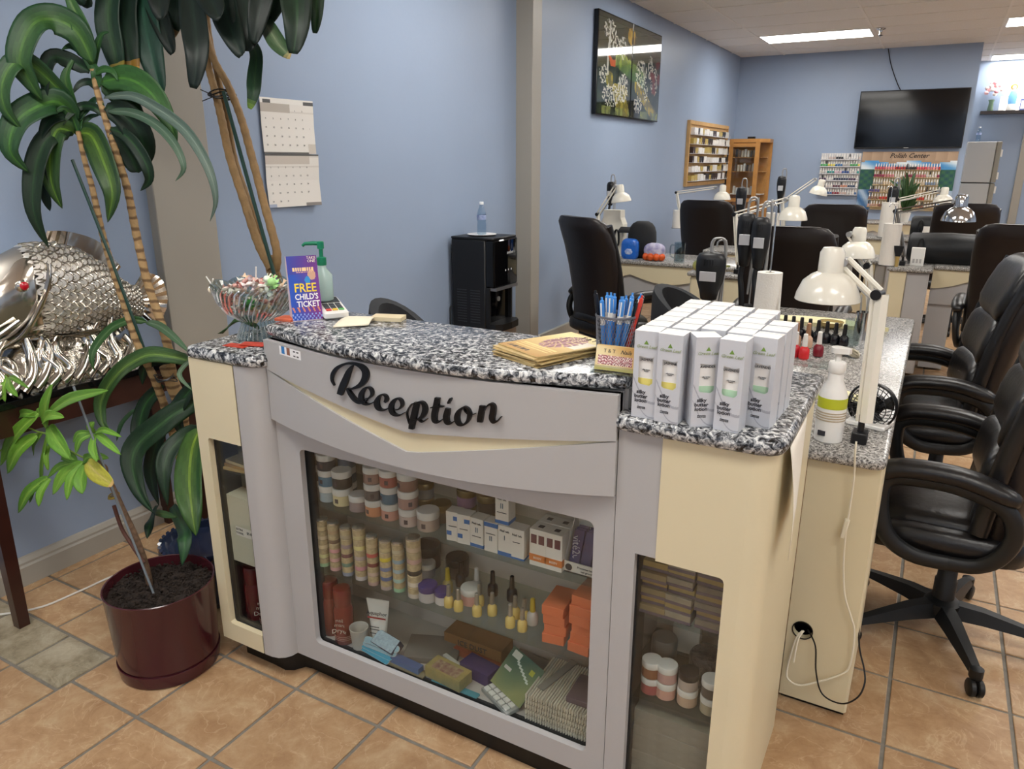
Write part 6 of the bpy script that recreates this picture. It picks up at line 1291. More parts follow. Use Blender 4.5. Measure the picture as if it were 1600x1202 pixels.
# pump bottle
p = Z(1292, 690, .81); t = thing('pump_bottle', 'white lotion pump bottle with a lime green band at the table corner', 'bottle', (p.x, 2.105, .8102), -.25)
MB().lathe([(.033, 0), (.0365, .004), (.0375, .09), (.037, .13), (.030, .152), (.0205, .172), (.0195, .205)], 28).build('bottle_body', M_WHITE, t)
MB().lathe([(.0366, .098), (.0381, .099), (.0378, .127), (.0375, .128)], 28, cap=False).build('lime_band', mat('lime_band', '#b5bb2c', .4), t); MB().lathe([(.021, .195), (.0225, .197), (.0225, .222), (.020, .225), (.008, .226), (.008, .252), (.0, .252)], 20).build('collar', M_WHITE, t)
b = MB(); b.prism([(.021*math.cos(a), .02*math.sin(a)) for a in [PI/2+PI*k/10 for k in range(11)]]+[(.03, -.008), (.03, .008)], .25, .264); b.build('pump_head', M_WHITE, t, 40)
for z_, w_ in ((.085, .022), (.078, .024), (.071, .02), (.064, .024)): MB().lathe([(.0381, z_), (.0383, z_+.001), (.0383, z_+.003), (.0381, z_+.004)], 28, cap=False).build('print_line', mat('print_beige', '#b5a68c', .5), t, None)
MB().box((-.016, -.0385, .022), (.004, -.036, .036)).build('barcode', M_INK, t, None)
# lamp
M_LAMPW = mat('lamp_enamel_white', '#e6e1d3', .25, coat=.4); M_ALU = mat('lamp_bar_grey', '#a9a9a8', .35, .5)
def lamp(lab, base, elbow, head, shade, R_, m=M_LAMPW, barm=None, wide=.012, rod=.005, axis=(0, 0, -1), gap=.018, socket=None):
    B = V(base); t = thing('desk_lamp', lab, 'lamp', B, group='articulated desk lamps on the stations'); e, h, s = V(elbow)-B, V(head)-B, V(shade)-B; barm = barm or M_LAMPW
    MB().rbox((-.02, -.025, -.03), (.02, .025, .002), .004).build('clamp', M_BLACK, t); MB().cyl((0, 0, 0), (0, 0, .05), .009, .008, 10).build('post', M_BLACK, t)
    side = V((0, 0, 1)).cross(e-V((0, 0, .03))).normalized() if abs(e.normalized().z) < .99 else V((1, 0, 0))
    b0 = V((0, 0, .03)); d1 = (e-b0).normalized(); n1 = V((d1.z, 0, -d1.x)) if abs(d1.z) > .3 else V((0, 0, 1)); n1 = (n1-d1*n1.dot(d1)).normalized()
    for s_ in (-1, 1): MB().tube([b0+n1*gap*s_*.5, e+n1*gap*s_*.5], wide if s_ > 0 else rod, 6).build('lower_arm', barm, t, 30)
    d2 = (h-e).normalized(); n2 = V((0, 0, 1))-d2*d2.z; n2 = n2.normalized() if n2.length > .1 else V((1, 0, 0))
    for s_ in (-1, 1): MB().tube([e+n2*gap*s_*.6, h+n2*gap*s_*.6], rod*1.2, 6).build('upper_arm', barm, t, 30)
    MB().lathe([(.014, -.02), (.014, .02)], 12, e, ax=(.2, 1, 0)).build('elbow_joint', M_BLACK, t); MB().tube([b0.lerp(e, .12)+n1*.02, b0.lerp(e, .55)+n1*.024], .004, 6).build('spring', M_ALU, t); MB().tube([e+n2*-.02, e.lerp(h, .5)+n2*-.022], .004, 6).build('spring', M_ALU, t)
    MB().lathe([(.012, -.018), (.012, .018)], 10, h, ax=(.2, 1, 0)).build('head_joint', M_ALU, t)
    ax = V(axis).normalized(); q = R_/.08; prof = [(.080*q, 0), (.082*q, .002), (.079*q, .018*q), (.066*q, .050*q), (.046*q, .068*q), (.032*q, .075*q), (.031*q, .125*q), (.024*q, .138*q), (0, .14*q)]
    sh = MB().lathe(prof, 28, s, ax=-ax, cap=False); sh.lathe([(.0785*q, .001), (.076*q, .016*q), (.063*q, .047*q), (.044*q, .064*q), (0, .072*q)], 28, s, ax=-ax, cap=False); sh.build('shade', m, t, 50)
    MB().ball(s-ax*(.03*q), .024*q, 12, 8).build('bulb', mat('bulb_off', '#e9e6df', .3), t)
    return t
lamp('large white desk lamp at the corner of the nearest manicure table', (-.10, 2.13, .8402), (-.108, 2.16, 1.215), (-.200, 2.19, 1.29), (-.232, 2.18, 1.185), .083, wide=.019, rod=.006, gap=.022)
p0 = Y(1352, 425, 3.6); lamp('white desk lamp directly behind the largest one', (-.20, 3.65, .8402), Y(1356, 415, 3.6), Y(1328, 366, 3.6), Y(1338, 402, 3.62), .075)
p0 = Y(934, 335, 5.65); lamp('white desk lamp by the blue wall over the hat and snack bags', (Y(934, 395, 5.65).x, 5.65, .8402), p0, Y(962, 291, 5.65), Y(971, 316, 5.65), .078, axis=(.15, 0, -1))
lamp('white desk lamp reaching right below the wooden wall rack', (Y(1064, 350, 8.6).x, 8.6, .8402), Y(1057, 301, 8.6), Y(1118, 293, 8.6), Y(1128, 312, 8.6), .093)
lamp('white desk lamp with long bars above the middle office chair', (Y(1146, 412, 5.2).x+.03, 5.2, .8402), Y(1148, 335, 5.2), Y(1228, 312, 5.2), Y(1238, 344, 5.2), .09)
lamp('white desk lamp with its head before the small polish rack', (Y(1226, 345, 7.6).x, 7.6, .8402), Y(1222, 316, 7.6), Y(1274, 280, 7.6), Y(1278, 304, 7.6), .08, axis=(-.2, 0, -1))
lamp('chrome desk lamp on the second right-hand station', (Y(1410, 410, 6.25).x, 6.25, .8402), Y(1399, 330, 6.25), Y(1490, 315, 6.25), Y(1497, 346, 6.25), .108, m=M_CHROME, barm=mat('dark_steel', '#6f6b66', .3, .8))
lamp('white desk lamp with its head in front of the polish display', (Y(1404, 345, 8.6).x, 8.6, .8402), Y(1404, 312, 8.6), Y(1468, 298, 8.6), Y(1473, 318, 8.6), .09)
# paper towel rolls
M_TOW = mat('paper_towel', '#e6e1d8', .85, bump=(120, .3))
def roll(p, h, r, lab, rod=0., taper=1.):
    t = thing('paper_towel_roll', lab, 'paper towel', p, 0, 'paper towel rolls on the stations'); MB().lathe([(r, 0), (r*1.0, .002), (r*taper, h), (r*.33, h), (r*.33, h-.04)], 26).build('roll', M_TOW, t, 40)
    MB().lathe([(r*1.1, -.004), (r*1.1, 0), (0, .001)], 20).build('stand_base', M_BLACK, t)
    if rod: MB().tube([(0, 0, 0), (0, 0, h+rod), (-.01, 0, h+rod+.02), (-.035, 0, h+rod+.02), (-.042, 0, h+rod)], .004, 7).build('rod', M_CHROME, t, 60)
    return t
p = V((-.585, 3.28, .8142)); t = roll(p, .285, .058, 'large unrolling paper towel roll behind the lotion cartons', .27, .88)
b = MB(); b.grid(lambda u, v: (.052-.01*v+.02*u*v, -.045+.03*u-.02*v, .23*(1-v)*(.3+.7*u)+.004), 6, 6); o = b.build('loose_sheet', M_TOW, t, 60); o.modifiers.new('thick', 'SOLIDIFY').thickness = .001
def on(u, v, y, z=.8142): q = Y(u, v, y); return (q.x, y, z)
roll(on(1387, 410, 6.2), .30, .062, 'tall paper towel roll on the second right-hand station', .12)
roll(on(1384, 366, 8.55), .34, .075, 'paper towel roll on the third right-hand station', .14)
roll(on(1059, 345, 8.5), .2, .06, 'paper towel roll at the blue wall under the wall rack', 0.)
roll(on(1208, 340, 7.62), .26, .066, 'paper towel roll left of the white lamp head in the middle', .1)
roll(on(1542, 312, 9.3), .24, .055, 'paper towel roll beside the fridge', 0.)
# further stations
def station(lab, x0, x1, y0, y1, face='y', z=.81, kind=0):
    t = thing('station_cabinet', 'cream and grey cabinet of the '+lab, 'cabinet', ((x0+x1)/2, y0, 0), group='manicure station cabinets'); w = (x1-x0)/2
    if kind == 0:      # pedestal with cream and grey fronts
        MB().rbox((-w+.02, .02, .02), (-w+.02+w*.75, y1-y0-.02, z-.031), .004).build('cream_panel', M_CREAM, t, None); MB().rbox((-w+.02+w*.75, .03, .02), (w-.02, y1-y0-.02, z-.031), .012, seg=3).build('grey_panel', M_GREYLAM, t)
    else:              # table with scalloped cream valance over grey
        poly = [(-w, .64), (-w, z-.032), (w, z-.032), (w, .64)]+[(w-2*w*s, .70-.06*abs(math.cos(2*PI*s))) for s in [k/24 for k in range(1, 24)]]
        MB().prism(poly, .02, .035, 'y').build('valance', M_CREAM, t, 30); MB().box((-w, .036, .52), (w, .055, z-.032)).build('apron', M_GREYLAM, t, None)
        MB().box((-w, .06, .02), (-w+.16, y1-y0-.02, z-.032)).build('pedestal', M_GREYLAM, t, None); MB().box((w-.16, .06, .02), (w, y1-y0-.02, z-.032)).build('pedestal', M_CREAM, t, None)
    station_top('station_top', rectp(x0, y0, x1, y1, .025), z-.03, z, 'grey granite top of the '+lab); return t
station('left station under the snack bags', -2.33, -1.16, 5.5, 6.1, kind=1)
station('second right-hand station with the chrome lamp', -.27, .03, 6.1, 6.6)
station('narrow station left of the chrome lamp', -.46, -.275, 6.45, 6.9)
station('long table behind the chrome lamp', .031, .95, 6.35, 6.75, kind=1)
station('third right-hand station', -.70, -.03, 8.48, 9.0)
station('middle station between the towel roll and the drills', -1.75, -.55, 6.5, 6.98)
station('rear left station below the wooden wall rack', -2.45, -1.45, 8.35, 8.95, kind=1)
station('small station behind the middle one', -1.60, -1.12, 7.48, 7.95)
station('small far station beside the fridge', .25, .95, 9.15, 9.5)
station('far table below the polish display', -.95, .05, 10.7, 11.2, kind=1)
for k, (u, v) in enumerate(((1094, 412), (1146, 412))):
    p = Y(u, v, 5.2); MB().rbox((-.07, -.06, .02), (.07, .06, .78), .02, seg=3).build('station_pedestal', M_CREAM, None, loc=(p.x+.02, 5.2, 0), label='%s cream pedestal seen between the hanging drills' % ['left', 'right'][k], cat='pedestal', group='cream station pedestals')
    station_top('station_top', rectp(p.x-.07, 5.12, p.x+.11, 5.28, .02), .78, .81, '%s small granite cap seen between the hanging drills' % ['left', 'right'][k])
# drills hanging from wire hooks
M_DRL = mat('drill_black', '#17181b', .4); M_STK = mat('sticker_silver', '#c5c5c8', .35, .2)
def drill(p, s, lab, lean=0., plate=True):
    t = thing('nail_drill', lab, 'drill', p, lean, 'hanging nail drills', s)
    b = MB(); b.loft([[(w*math.cos(a), d*math.sin(a), z) for a in [2*PI*k/18 for k in range(18)]] for z, w, d in ((-.09, .012, .012), (-.085, .020, .018), (-.05, .024, .022), (0, .034, .026), (.05, .037, .028), (.085, .036, .028), (.105, .030, .024), (.112, .016, .014))]); b.build('motor_body', M_DRL, t, 50)
    MB().rbox((-.020, -.0305, -.005), (.020, -.0265, .035), .001).build('sticker', M_STK, t, None)
    for k in range(4): MB().box((-.012+k*.007, -.0295, .06), (-.009+k*.007, -.0275, .085)).build('vent_slot', M_BLACK, t, None)
    MB().tube(spline([(0, 0, .11), (0, 0, .15), (.01, 0, .17), (.03, .01, .15), (.028, .02, .0), (.02, .02, -.2)], 6), .0045, 7).build('hook', M_ALU, t, 60)
    MB().tube(spline([(-.005, 0, -.09), (-.008, 0, -.13), (.0, -.005, -.18), (.005, 0, -.24)], 6), [.011]*19, 8).build('flex_shaft', M_DRL, t, 60); return t
def hangstand(p, h, lab):
    t = thing('wire_stand', lab, 'stand', p, 0, 'wire tool stands on the stations'); MB().lathe([(.04, 0), (.04, .006), (.008, .008)], 18).build('base', M_BLACK, t); MB().tube(spline([(0, 0, .005), (0, 0, h-.03), (-.008, 0, h-.005), (-.025, 0, h), (-.042, 0, h-.01), (-.045, 0, h-.03)], 6), .0045, 7).build('rod', M_ALU, t, 60); return t
def hang(u, v, y, s, lab, lab2, zb=.8102):
    p = Y(u, v, y); drill(p, s, lab); sx_, sz_ = (s[0], s[2]) if isinstance(s, tuple) else (s, s); hangstand((p.x+.03*sx_, y+.03, zb), p.z+.16*sz_-zb, lab2)
hang(1109, 436, 3.75, (2.05, 1.7, 1.2), 'big black nail drill with silver sticker just above the lotion cartons', 'wire hook stand of the big drill')
hang(1165, 380, 4.0, 1.35, 'black nail drill hanging second, beside the middle chair', 'wire hook stand of the second drill'); hang(1187, 385, 3.95, 1.3, 'black nail drill hanging third, against the dark chair back', 'wire hook stand of the third drill')
drill(Y(1157, 318, 6.9), 1.25, 'small black drill hanging before the wooden glass cabinet'); hangstand((Y(1160, 318, 6.9).x+.02, 6.92, .8102), Y(1157, 300, 6.9).z-.81, 'thin wire stand before the wooden glass cabinet')
drill(Y(1220, 297, 7.65), 1.15, 'small black drill hanging left of the small polish rack'); hangstand((Y(1222, 300, 7.65).x+.02, 7.68, .8102), Y(1220, 283, 7.65).z-.81, 'thin wire stand left of the small polish rack')
drill(Y(954, 305, 5.92), .95, 'black drill hanging behind the left wall lamp'); hangstand((Y(956, 305, 5.92).x+.02, 5.95, .8102), Y(954, 285, 5.92).z-.81, 'thin wire stand behind the left wall lamp')
drill(Y(1394, 316, 8.7), 1.4, 'black drill hanging before the polish display'); hangstand((Y(1397, 310, 8.7).x+.02, 8.73, .8102), Y(1394, 292, 8.7).z-.81, 'thin wire stand before the polish display')
# polish on the nearest table
def polish2(p, c, cap, lab, grp, s=1.25): return polish(p, pcol(c, .15), cap, lab, grp, s)
for k in range(9):
    p = (-.555+k*.036, 3.40-.012*k, .8102); polish2(p, '#17171c', M_CAPK, 'black polish bottle, %s from the left in the row on the nearest table' % ORD[k], 'black polish bottles on the nearest table', 1.35)
for k, (x, y, c, lab) in enumerate(((-.415, 3.02, '#b5232e', 'left red polish with tall white cap'), (-.378, 3.0, '#cf2a2e', 'middle red polish with tall white cap'), (-.335, 3.07, '#7a1f2a', 'dark red polish with white cap'))): polish2((x, y, .8102), c, M_CAPW, lab+' on the nearest table', 'red polish bottles', 1.45)
for k in range(2): polish2((-.44+.045*k, 3.20, .8102), '#c9a58c', mat('cap_copper', '#b58a6a', .3, .4), '%s copper-capped polish behind the red ones' % ['left', 'right'][k], 'copper-capped polish bottles', 1.5)
MB().lathe([(.03, 0), (.05, .012), (.056, .03), (.052, .03), (.045, .014), (0, .008)], 24).build('glass_dish', mat('glass_amber', '#b5a06c', .1, trans=.4), None, loc=(-.36, 3.66, .8102), label='small amber glass dish among the polish bottles', cat='dish')
MB().lathe([(.028, 0), (.034, .11), (.033, .11), (.027, .003)], 20, cap=False).build('glass_tumbler', glassmat('tumbler_glass', '#e8eeee'), None, loc=(-.24, 3.34, .8102), label='clear tumbler beside the tool cups', cat='glass')
t = thing('tool_cup', 'silver tool cup holding brushes on the nearest table', 'cup', (-.215, 3.48, .8102)); MB().lathe([(.032, 0), (.032, .12), (.03, .12), (.03, .004)], 20, cap=False).build('cup', M_CHROME, t)
for k in range(5): MB().cyl((.01*math.cos(k*1.3), .01*math.sin(k*1.3), .01), (.025*math.cos(k*1.3), .025*math.sin(k*1.3), .19), .003, .003, 6).build('brush', M_ALU, t)
b = MB()
for k in range(10): b.tube([(.035*math.cos(a+k*.6), .02*math.sin(a), .012+.01*math.sin(a*2+k)+.003*(k % 4)) for a in [2*PI*q/10 for q in range(11)]], .003, 5)
b.build('bracelet_coil', mat('coil_pearl', '#b9b09a', .3, .4), None, loc=(-.225, 3.13, .8102), label='pearly bracelet coil lying by the polish bottles', cat='bracelet')
MB().box((-.15, -.02, 0), (.15, .02, .022)).build('clear_tray', glassmat('acrylic_clear'), None, None, loc=(-.42, 2.90, .8102), label='clear acrylic strip holder in front of the red polish', cat='tray')
# small fan
fc = Y(1381, 633, 2.33); t = thing('desk_fan', 'small black round desk fan on the nearest table', 'fan', (fc.x-.03, 2.30, .8102), -.25)
MB().rbox((-.055, -.045, 0), (.055, .045, .014), .006).build('base', M_WHITE, t); MB().cyl((0, .02, .014), (0, .02, .075), .008, .008, 10).build('stem', M_BLACK, t)
b = MB(); cz = fc.z-.81; R_ = .066
for k in range(30): a = 2*PI*k/30; b.tube(spline([(.018*math.cos(a), -.022, cz+.018*math.sin(a)), (.045*math.cos(a+.15), -.024, cz+.045*math.sin(a+.15)), (R_*math.cos(a+.3), -.004, cz+R_*math.sin(a+.3)), (R_*math.cos(a+.3), .012, cz+R_*math.sin(a+.3))], 3), .0013, 4)
for r in (.03, .046, .058, R_): b.tube([(r*math.cos(a), -.022 if r < .05 else -.006, cz+r*math.sin(a)) for a in [2*PI*q/30 for q in range(31)]], .0013, 4)
b.build('grille', M_BLACK, t, None); MB().lathe([(R_+.002, -.004), (R_+.004, .0), (R_+.002, .016), (R_-.002, .016), (R_-.002, 0)], 36, (0, 0, cz), ax=(0, 1, 0), cap=False).build('rim', M_BLACK, t); MB().lathe([(.019, .0), (.019, .004), (0, .005)], 18, (0, -.022, cz), ax=(0, -1, 0)).build('hub_cap', M_BLACK, t); MB().lathe([(.03, 0), (.028, .03), (.0, .035)], 18, (0, .012, cz), ax=(0, 1, 0)).build('motor', M_BLACK, t)
for k in range(4):
    a = k*PI/2; b = MB(); b.grid(lambda u, v: ((.014+.046*u)*math.cos(a+.7*v), .002+.010*v, cz+(.014+.046*u)*math.sin(a+.7*v)), 3, 3); b.build('blade', M_BLACK, t, 60).modifiers.new('thick', 'SOLIDIFY').thickness = .0015
text('lettering', 'iFan', .012, mat('ink_silver', '#c9c9c9'), t, (0, -.0275, cz))
# things on the left station
t = thing('pouch_bag', 'white paper bag with a black looped cord on the left station', 'bag', on(957, 402, 5.80, .8102)); b = MB(); b.loft([[(-.10*k, -.05, z), (.10*k, -.05, z), (.10*k, .05, z), (-.10*k, .05, z)] for z, k in ((0, 1), (.25, .97), (.30, .75), (.36, .72))]); b.build('bag_body', mat('paper_ivory', '#ddd8cb', .6), t, None); MB().tube(spline([(.05, -.056, .08), (.03, -.058, .14), (.04, -.058, .2), (.065, -.058, .19), (.07, -.058, .1), (.05, -.056, .07)], 5), .008, 6).build('cord_loop', M_BLACK, t)
t = thing('black_cap', 'black baseball cap resting behind the snack bags', 'cap', on(1002, 398, 5.72, .8102)); b = MB(); sball(b, (0, 0, .14), (.11, .10, .15), .75, 18, 10); b.build('crown', mat('cap_black', '#1a1b1e', .8), t, 70); b = MB(); b.grid(lambda u, v: (-.06-.12*v, -.08+.16*u, .20+.035*math.sin(PI*u)), 6, 4); b.build('brim', mat('cap_black', '#1a1b1e'), t, 70).modifiers.new('thick', 'SOLIDIFY').thickness = .006
t = thing('snack_bag', 'blue and white snack bag on the left station', 'bag', on(984, 402, 5.6, .8102)); b = MB(); sball(b, (0, 0, .075), (.072, .035, .085), .6, 18, 12); b.build('bag', mat('foil_blue', '#1f62c0', .3, coat=.5, bump=(30, .8)), t, 60); b = MB(); sball(b, (0, -.012, .06), (.045, .026, .035), .7, 14, 8); b.build('white_print', mat('print_white', '#e6ebf2', .4, var=(40, .5, '#2a6ac8')), t, 60)
t = thing('fruit_bag', 'purple net bag of mandarins on the left station', 'bag', on(1022, 405, 5.6, .8102)); b = MB(); sball(b, (0, 0, .075), (.085, .05, .06), .8, 18, 10); b.build('net_top', mat('foil_purple', '#5a4fa0', .4, var=(22, .6, '#e6e2ea')), t, 60)
for k, (dx, dy) in enumerate(((-.055, -.03), (-.015, -.045), (.03, -.04), (.065, -.02))): MB().ball((dx, dy, .03), .03, 12, 8).build('mandarin', mat('mandarin', '#d4581f', .4), t)
t = thing('glass_mug', 'clear glass mug with handle on the left station', 'mug', on(1061, 406, 5.58, .8102)); MB().lathe([(.04, 0), (.042, .15), (.039, .15), (.036, .012), (0, .01)], 20, cap=False).build('mug', glassmat('mug_glass', '#dfe6e8'), t); MB().tube(spline([(-.04, 0, .13), (-.07, 0, .12), (-.07, 0, .05), (-.04, 0, .03)], 5), .006, 7).build('handle', glassmat('mug_glass'), t)
t = thing('green_bag', 'green and yellow snack bag beside the big drill', 'bag', on(1105, 408, 5.14, .8112)); b = MB(); sball(b, (0, 0, .045), (.10, .04, .05), .8, 18, 10); b.build('bag', mat('foil_green', '#1f6a45', .3, var=(14, .5, '#c9b765')), t, 60); b = MB(); b.loft([[(.1, -.02, .04), (.1, .02, .04), (.1, .02, .06), (.1, -.02, .06)], [(.16, -.005, .05), (.16, .005, .05), (.16, .005, .06), (.16, -.005, .06)]]); b.build('twisted_end', mat('foil_green', '#1f6a45'), t, None)
# right-hand stations
def cushion(p, w, r, lab):
    t = thing('arm_cushion', lab, 'cushion', p, 0, 'black rolled arm cushions'); b = MB(); b.loft([[(x, (r*.7)*math.cos(a), r*.75+(r*.75*s+.012*math.cos(x*7)) * math.sin(a)) for a in [2*PI*k/18 for k in range(18)]] for x, s in ((-w/2, .8), (-w/2+.02, 1), (0, .95), (w/2-.02, 1), (w/2, .8))]); b.build('pad', mat('vinyl_black', '#16181b', .5), t, 60)
    MB().tube([(-w/2+.09+.02*math.cos(a), -r*.75, r*.8+.07*math.sin(a)) for a in [2*PI*q/14 for q in range(15)]], .008, 6).build('cord_loop', M_BLACK, t); return t
cushion(on(1478, 415, 6.5, .8102), .55, .15, 'black rolled arm cushion on the table behind the chrome lamp'); cushion(on(1452, 370, 8.7, .8102), .36, .14, 'black rolled arm cushion on the third right-hand station')
t = thing('tip_box', 'white plastic tip box on the second right-hand station', 'box', on(1432, 413, 6.3, .8102)); MB().rbox((-.045, -.03, 0), (.045, .03, .13), .004).build('case', M_WHITE, t); 
for k in range(3): MB().box((-.03+k*.022, -.0315, .02), (-.015+k*.022, -.03, .05)).build('tip_window', mat('tip_grey', '#b5b2ae', .4), t, None)
t = thing('dust_brush', 'flat black dust brush standing beside the chrome lamp', 'brush', on(1401, 412, 6.15, .8102)); MB().lathe([(.012, 0), (.014, .06), (.018, .075)], 12).build('handle', mat('brush_tan', '#b59a5e', .4), t); b = MB(); b.loft([[(-.016*k, -.012, z), (.016*k, -.012, z), (.016*k, .012, z), (-.016*k, .012, z)] for z, k in ((.075, 1), (.12, 1.8), (.15, 2.1))]); b.build('bristles', M_BLACK, t, None)
carton('white_kit_box', on(1446, 370, 8.62, .8102), .07, .05, .12, M_PAPER, 'white kit box before the small black cushion', None, 0, cat='box')
t = thing('potted_plant', 'small leafy plant in front of the polish display', 'plant', on(1412, 345, 10.85, .8102)); MB().lathe([(.05, 0), (.07, .12), (.06, .12), (0, .1)], 16).build('pot', mat('pot_white', '#d8d4cc', .4), t)
for k in range(26): a, r, h = random.uniform(0, 6.28), random.uniform(.05, .24), random.uniform(.25, .62); leaf(t, [(0, 0, .1), (r*.5*math.cos(a), r*.5*math.sin(a), h*.8), (r*math.cos(a), r*math.sin(a), h)], .05, '#2c4a26', '#47663a', n=3)
# ================================================================== far walls
RN = ['lowest', 'second', 'third', 'fourth', 'fifth', 'top']
NTH = ORD + ['tenth', 'eleventh', 'twelfth', 'thirteenth', 'fourteenth', 'fifteenth', 'sixteenth', 'seventeenth', 'eighteenth', 'nineteenth', 'twentieth'] + ['twenty-' + o for o in ORD]
# wooden rack of boxes on the left wall
t = thing('wall_rack', 'honey wood wall rack with six wire shelves on the left wall', 'rack', (XL, 10.4, 1.245), group=None)
M_HON = mat('honey_wood', '#c08a4c', .45, var=(10, .25))
M_PINE = mat('pale_pine', '#cda46c', .5, var=(10, .2))
MB().box((0, -.96, 0), (.02, .96, .79)).build('backboard', M_PINE, t, None)
for a, b_ in (((.02, -.96, 0), (.04, -.92, .79)), ((.02, .92, 0), (.04, .96, .79)), ((.02, -.92, .745), (.04, .92, .79)), ((.02, -.92, 0), (.04, .92, .045))): MB().box(a, b_).build('frame_rail', M_PINE, t, None)
M_WW = mat('wire_white', '#cfcfd2', .4)
bc = ['#e8e6e2', '#23242a', '#e8e6e2', '#33343a', '#d8d4cc', '#b9a25a', '#3c2f30', '#ececea']
for r in range(6):
    z = .06+r*.112; MB().box((.02, -.90, z), (.085, .90, z+.006)).build('wire_shelf', M_WW, t, None)
    for q in range(20): MB().box((.083, -.90+q*.0947, z), (.086, -.894+q*.0947, z+.03)).build('wire_bar', M_WW, t, None)
    y = -.88; k = 0
    while y < .84:
        w = random.choice((.07, .10, .14, .18)); c = random.choice(bc if r > 1 else bc+['#b9a25a']*2); h = random.uniform(.06, .085)
        MB().box((0, 0, 0), (.05, w-.012, h)).build('product_box', pcol(c), None, None, loc=(XL+.025, 10.4+y, 1.245+z+.0062), label='%s product box, %s along the %s shelf of the wooden wall rack' % ({'#23242a': 'black', '#33343a': 'charcoal', '#b9a25a': 'gold', '#3c2f30': 'dark brown'}.get(c, 'white'), NTH[k], RN[r]), cat='box', group='product boxes in the wall rack'); y += w; k += 1
# honey wood glass cabinet in the corner
t = thing('display_cabinet', 'tall honey wood corner cabinet with glass doors', 'cabinet', (-2.52, 11.45, 0)); H = 1.86
poly = [(-.27, -.02), (.16, -.05), (.27, .12), (.27, .36), (-.27, .36)]
MB().prism(poly, 0, .08).build('plinth', M_HON, t, None); MB().prism(poly, H-.05, H).build('top_board', M_HON, t, None); MB().box((-.27, .33, .08), (.27, .36, H-.05)).build('back_board', M_HON, t, None); MB().box((-.27, -.02, .08), (-.245, .33, H-.05)).build('side_board', M_HON, t, None)
for x, y in ((-.24, -.025), (.14, -.05)): MB().box((x-.03, y-.005, .08), (x+.03, y+.03, H-.05)).build('door_stile', M_HON, t, None)
for z in (.10, .98, H-.11): MB().box((-.21, -.045, z), (.11, -.01, z+.05)).build('door_rail', M_HON, t, None)
MB().box((-.21, -.03, .15), (.11, -.026, H-.11)).build('door_glass', GL, t, None); MB().add([(.16, -.05, .08), (.27, .12, .08), (.27, .12, H-.05), (.16, -.05, H-.05)], [(0, 1, 2, 3)]).build('side_glass', GL, t, None)
for z in (1.08, 1.40, 1.60): MB().box((-.24, 0, z), (.22, .32, z+.01)).build('shelf', M_PAPER if z < 1.2 else M_HON, t, None)
for z in (1.0905, 1.4105, 1.6105):
    for k in range(8): carton('cabinet_bottle', (-2.52-.17+k*.042, 11.50, z), .03, .03, .09+.02*(k % 3 == 0), pcol(['#e6e2dc', '#3c3a40', '#c9c2b8', '#d8d8da', '#70605a'][(k*3+int(z*10)) % 5]), '%s small bottle on the %s shelf inside the honey wood cabinet' % (NTH[k], 'lower' if z < 1.2 else 'middle' if z < 1.5 else 'upper'), 'bottles inside the corner cabinet', cat='bottle')
carton('dark_box', (-2.5, 11.5, H+.0005), .1, .06, .03, M_BLACK, 'small black box on top of the honey wood cabinet', cat='box')
# television
t = thing('television', 'large black flat television hanging on the far wall', 'television', (-.505, YF-.05, 1.722)); W = .652
MB().rbox((-W, -.02, 0), (W, .03, .745), .006).build('case', M_BLACK, t, None); MB().box((-W+.012, -.0215, .018), (W-.012, -.02, .733)).build('screen', mat('screen_off', '#060608', .08, spec=.6), t, None); MB().box((-.1, .03, .3), (.1, .049, .5)).build('wall_mount', M_BLACK, t, None); MB().box((-.03, -.0225, .004), (.03, -.0215, .011)).build('logo', mat('ink_silver', '#c9c9c9'), t, None); t.location.y = YF-.06
hk = Z(1377, 44, ZC); P = [Y(1388, 76, YF-.012), Y(1392, 100, YF-.012), Y(1400, 125, YF-.012), Y(1407, 141, YF-.012)]
MB().tube(spline([p-P[0] for p in P], 6), .006, 6).build('power_cord', M_BLACK, None, loc=P[0], label='black cable dropping from the ceiling to the television', cat='cord')
t = thing('sprinkler', 'chrome ceiling sprinkler above the television', 'sprinkler', (hk.x, hk.y, ZC-.003)); MB().lathe([(.045, 0), (.05, -.006), (.02, -.018), (.012, -.05), (.02, -.07), (.03, -.075), (.004, -.08)], 16).build('head', M_CHROME, t); MB().cyl((0, 0, -.075), (0, 0, -.10), .006, .003, 8).build('pin', M_CHROME, t)
# polish racks on the far wall
_fb = {}
def farbottle(p, c, cap, lab, grp):
    if 'b' not in _fb:
        _fb['b'] = MB().lathe([(.012, 0), (.0135, .003), (.0135, .032), (.007, .04)], 8).mesh('bottle', M_PAPER, 40); _fb['c'] = MB().lathe([(.0085, .038), (.008, .04), (.006, .078), (0, .08)], 8).mesh('cap', M_CAPW, 40)
    o = O('polish_bottle', _fb['b'], None, p, None, lab, 'nail polish', grp, None, pcol(c)); O('cap', _fb['c'], o, m=cap)
bx0, bx1 = -1.575, -1.045; t = thing('polish_rack', 'small white polish rack with six shelves left of the polish display', 'rack', (bx0, YF, 1.085)); MB().box((0, -.012, 0), (bx1-bx0, 0, .58)).build('back', M_WW, t, None)
for r in range(6): MB().box((0, -.05, .006+r*.096), (bx1-bx0, -.012, .011+r*.096)).build('shelf', M_WW, t, None); MB().box((0, -.052, .006+r*.096), (bx1-bx0, -.05, .018+r*.096)).build('shelf_lip', M_WW, t, None)
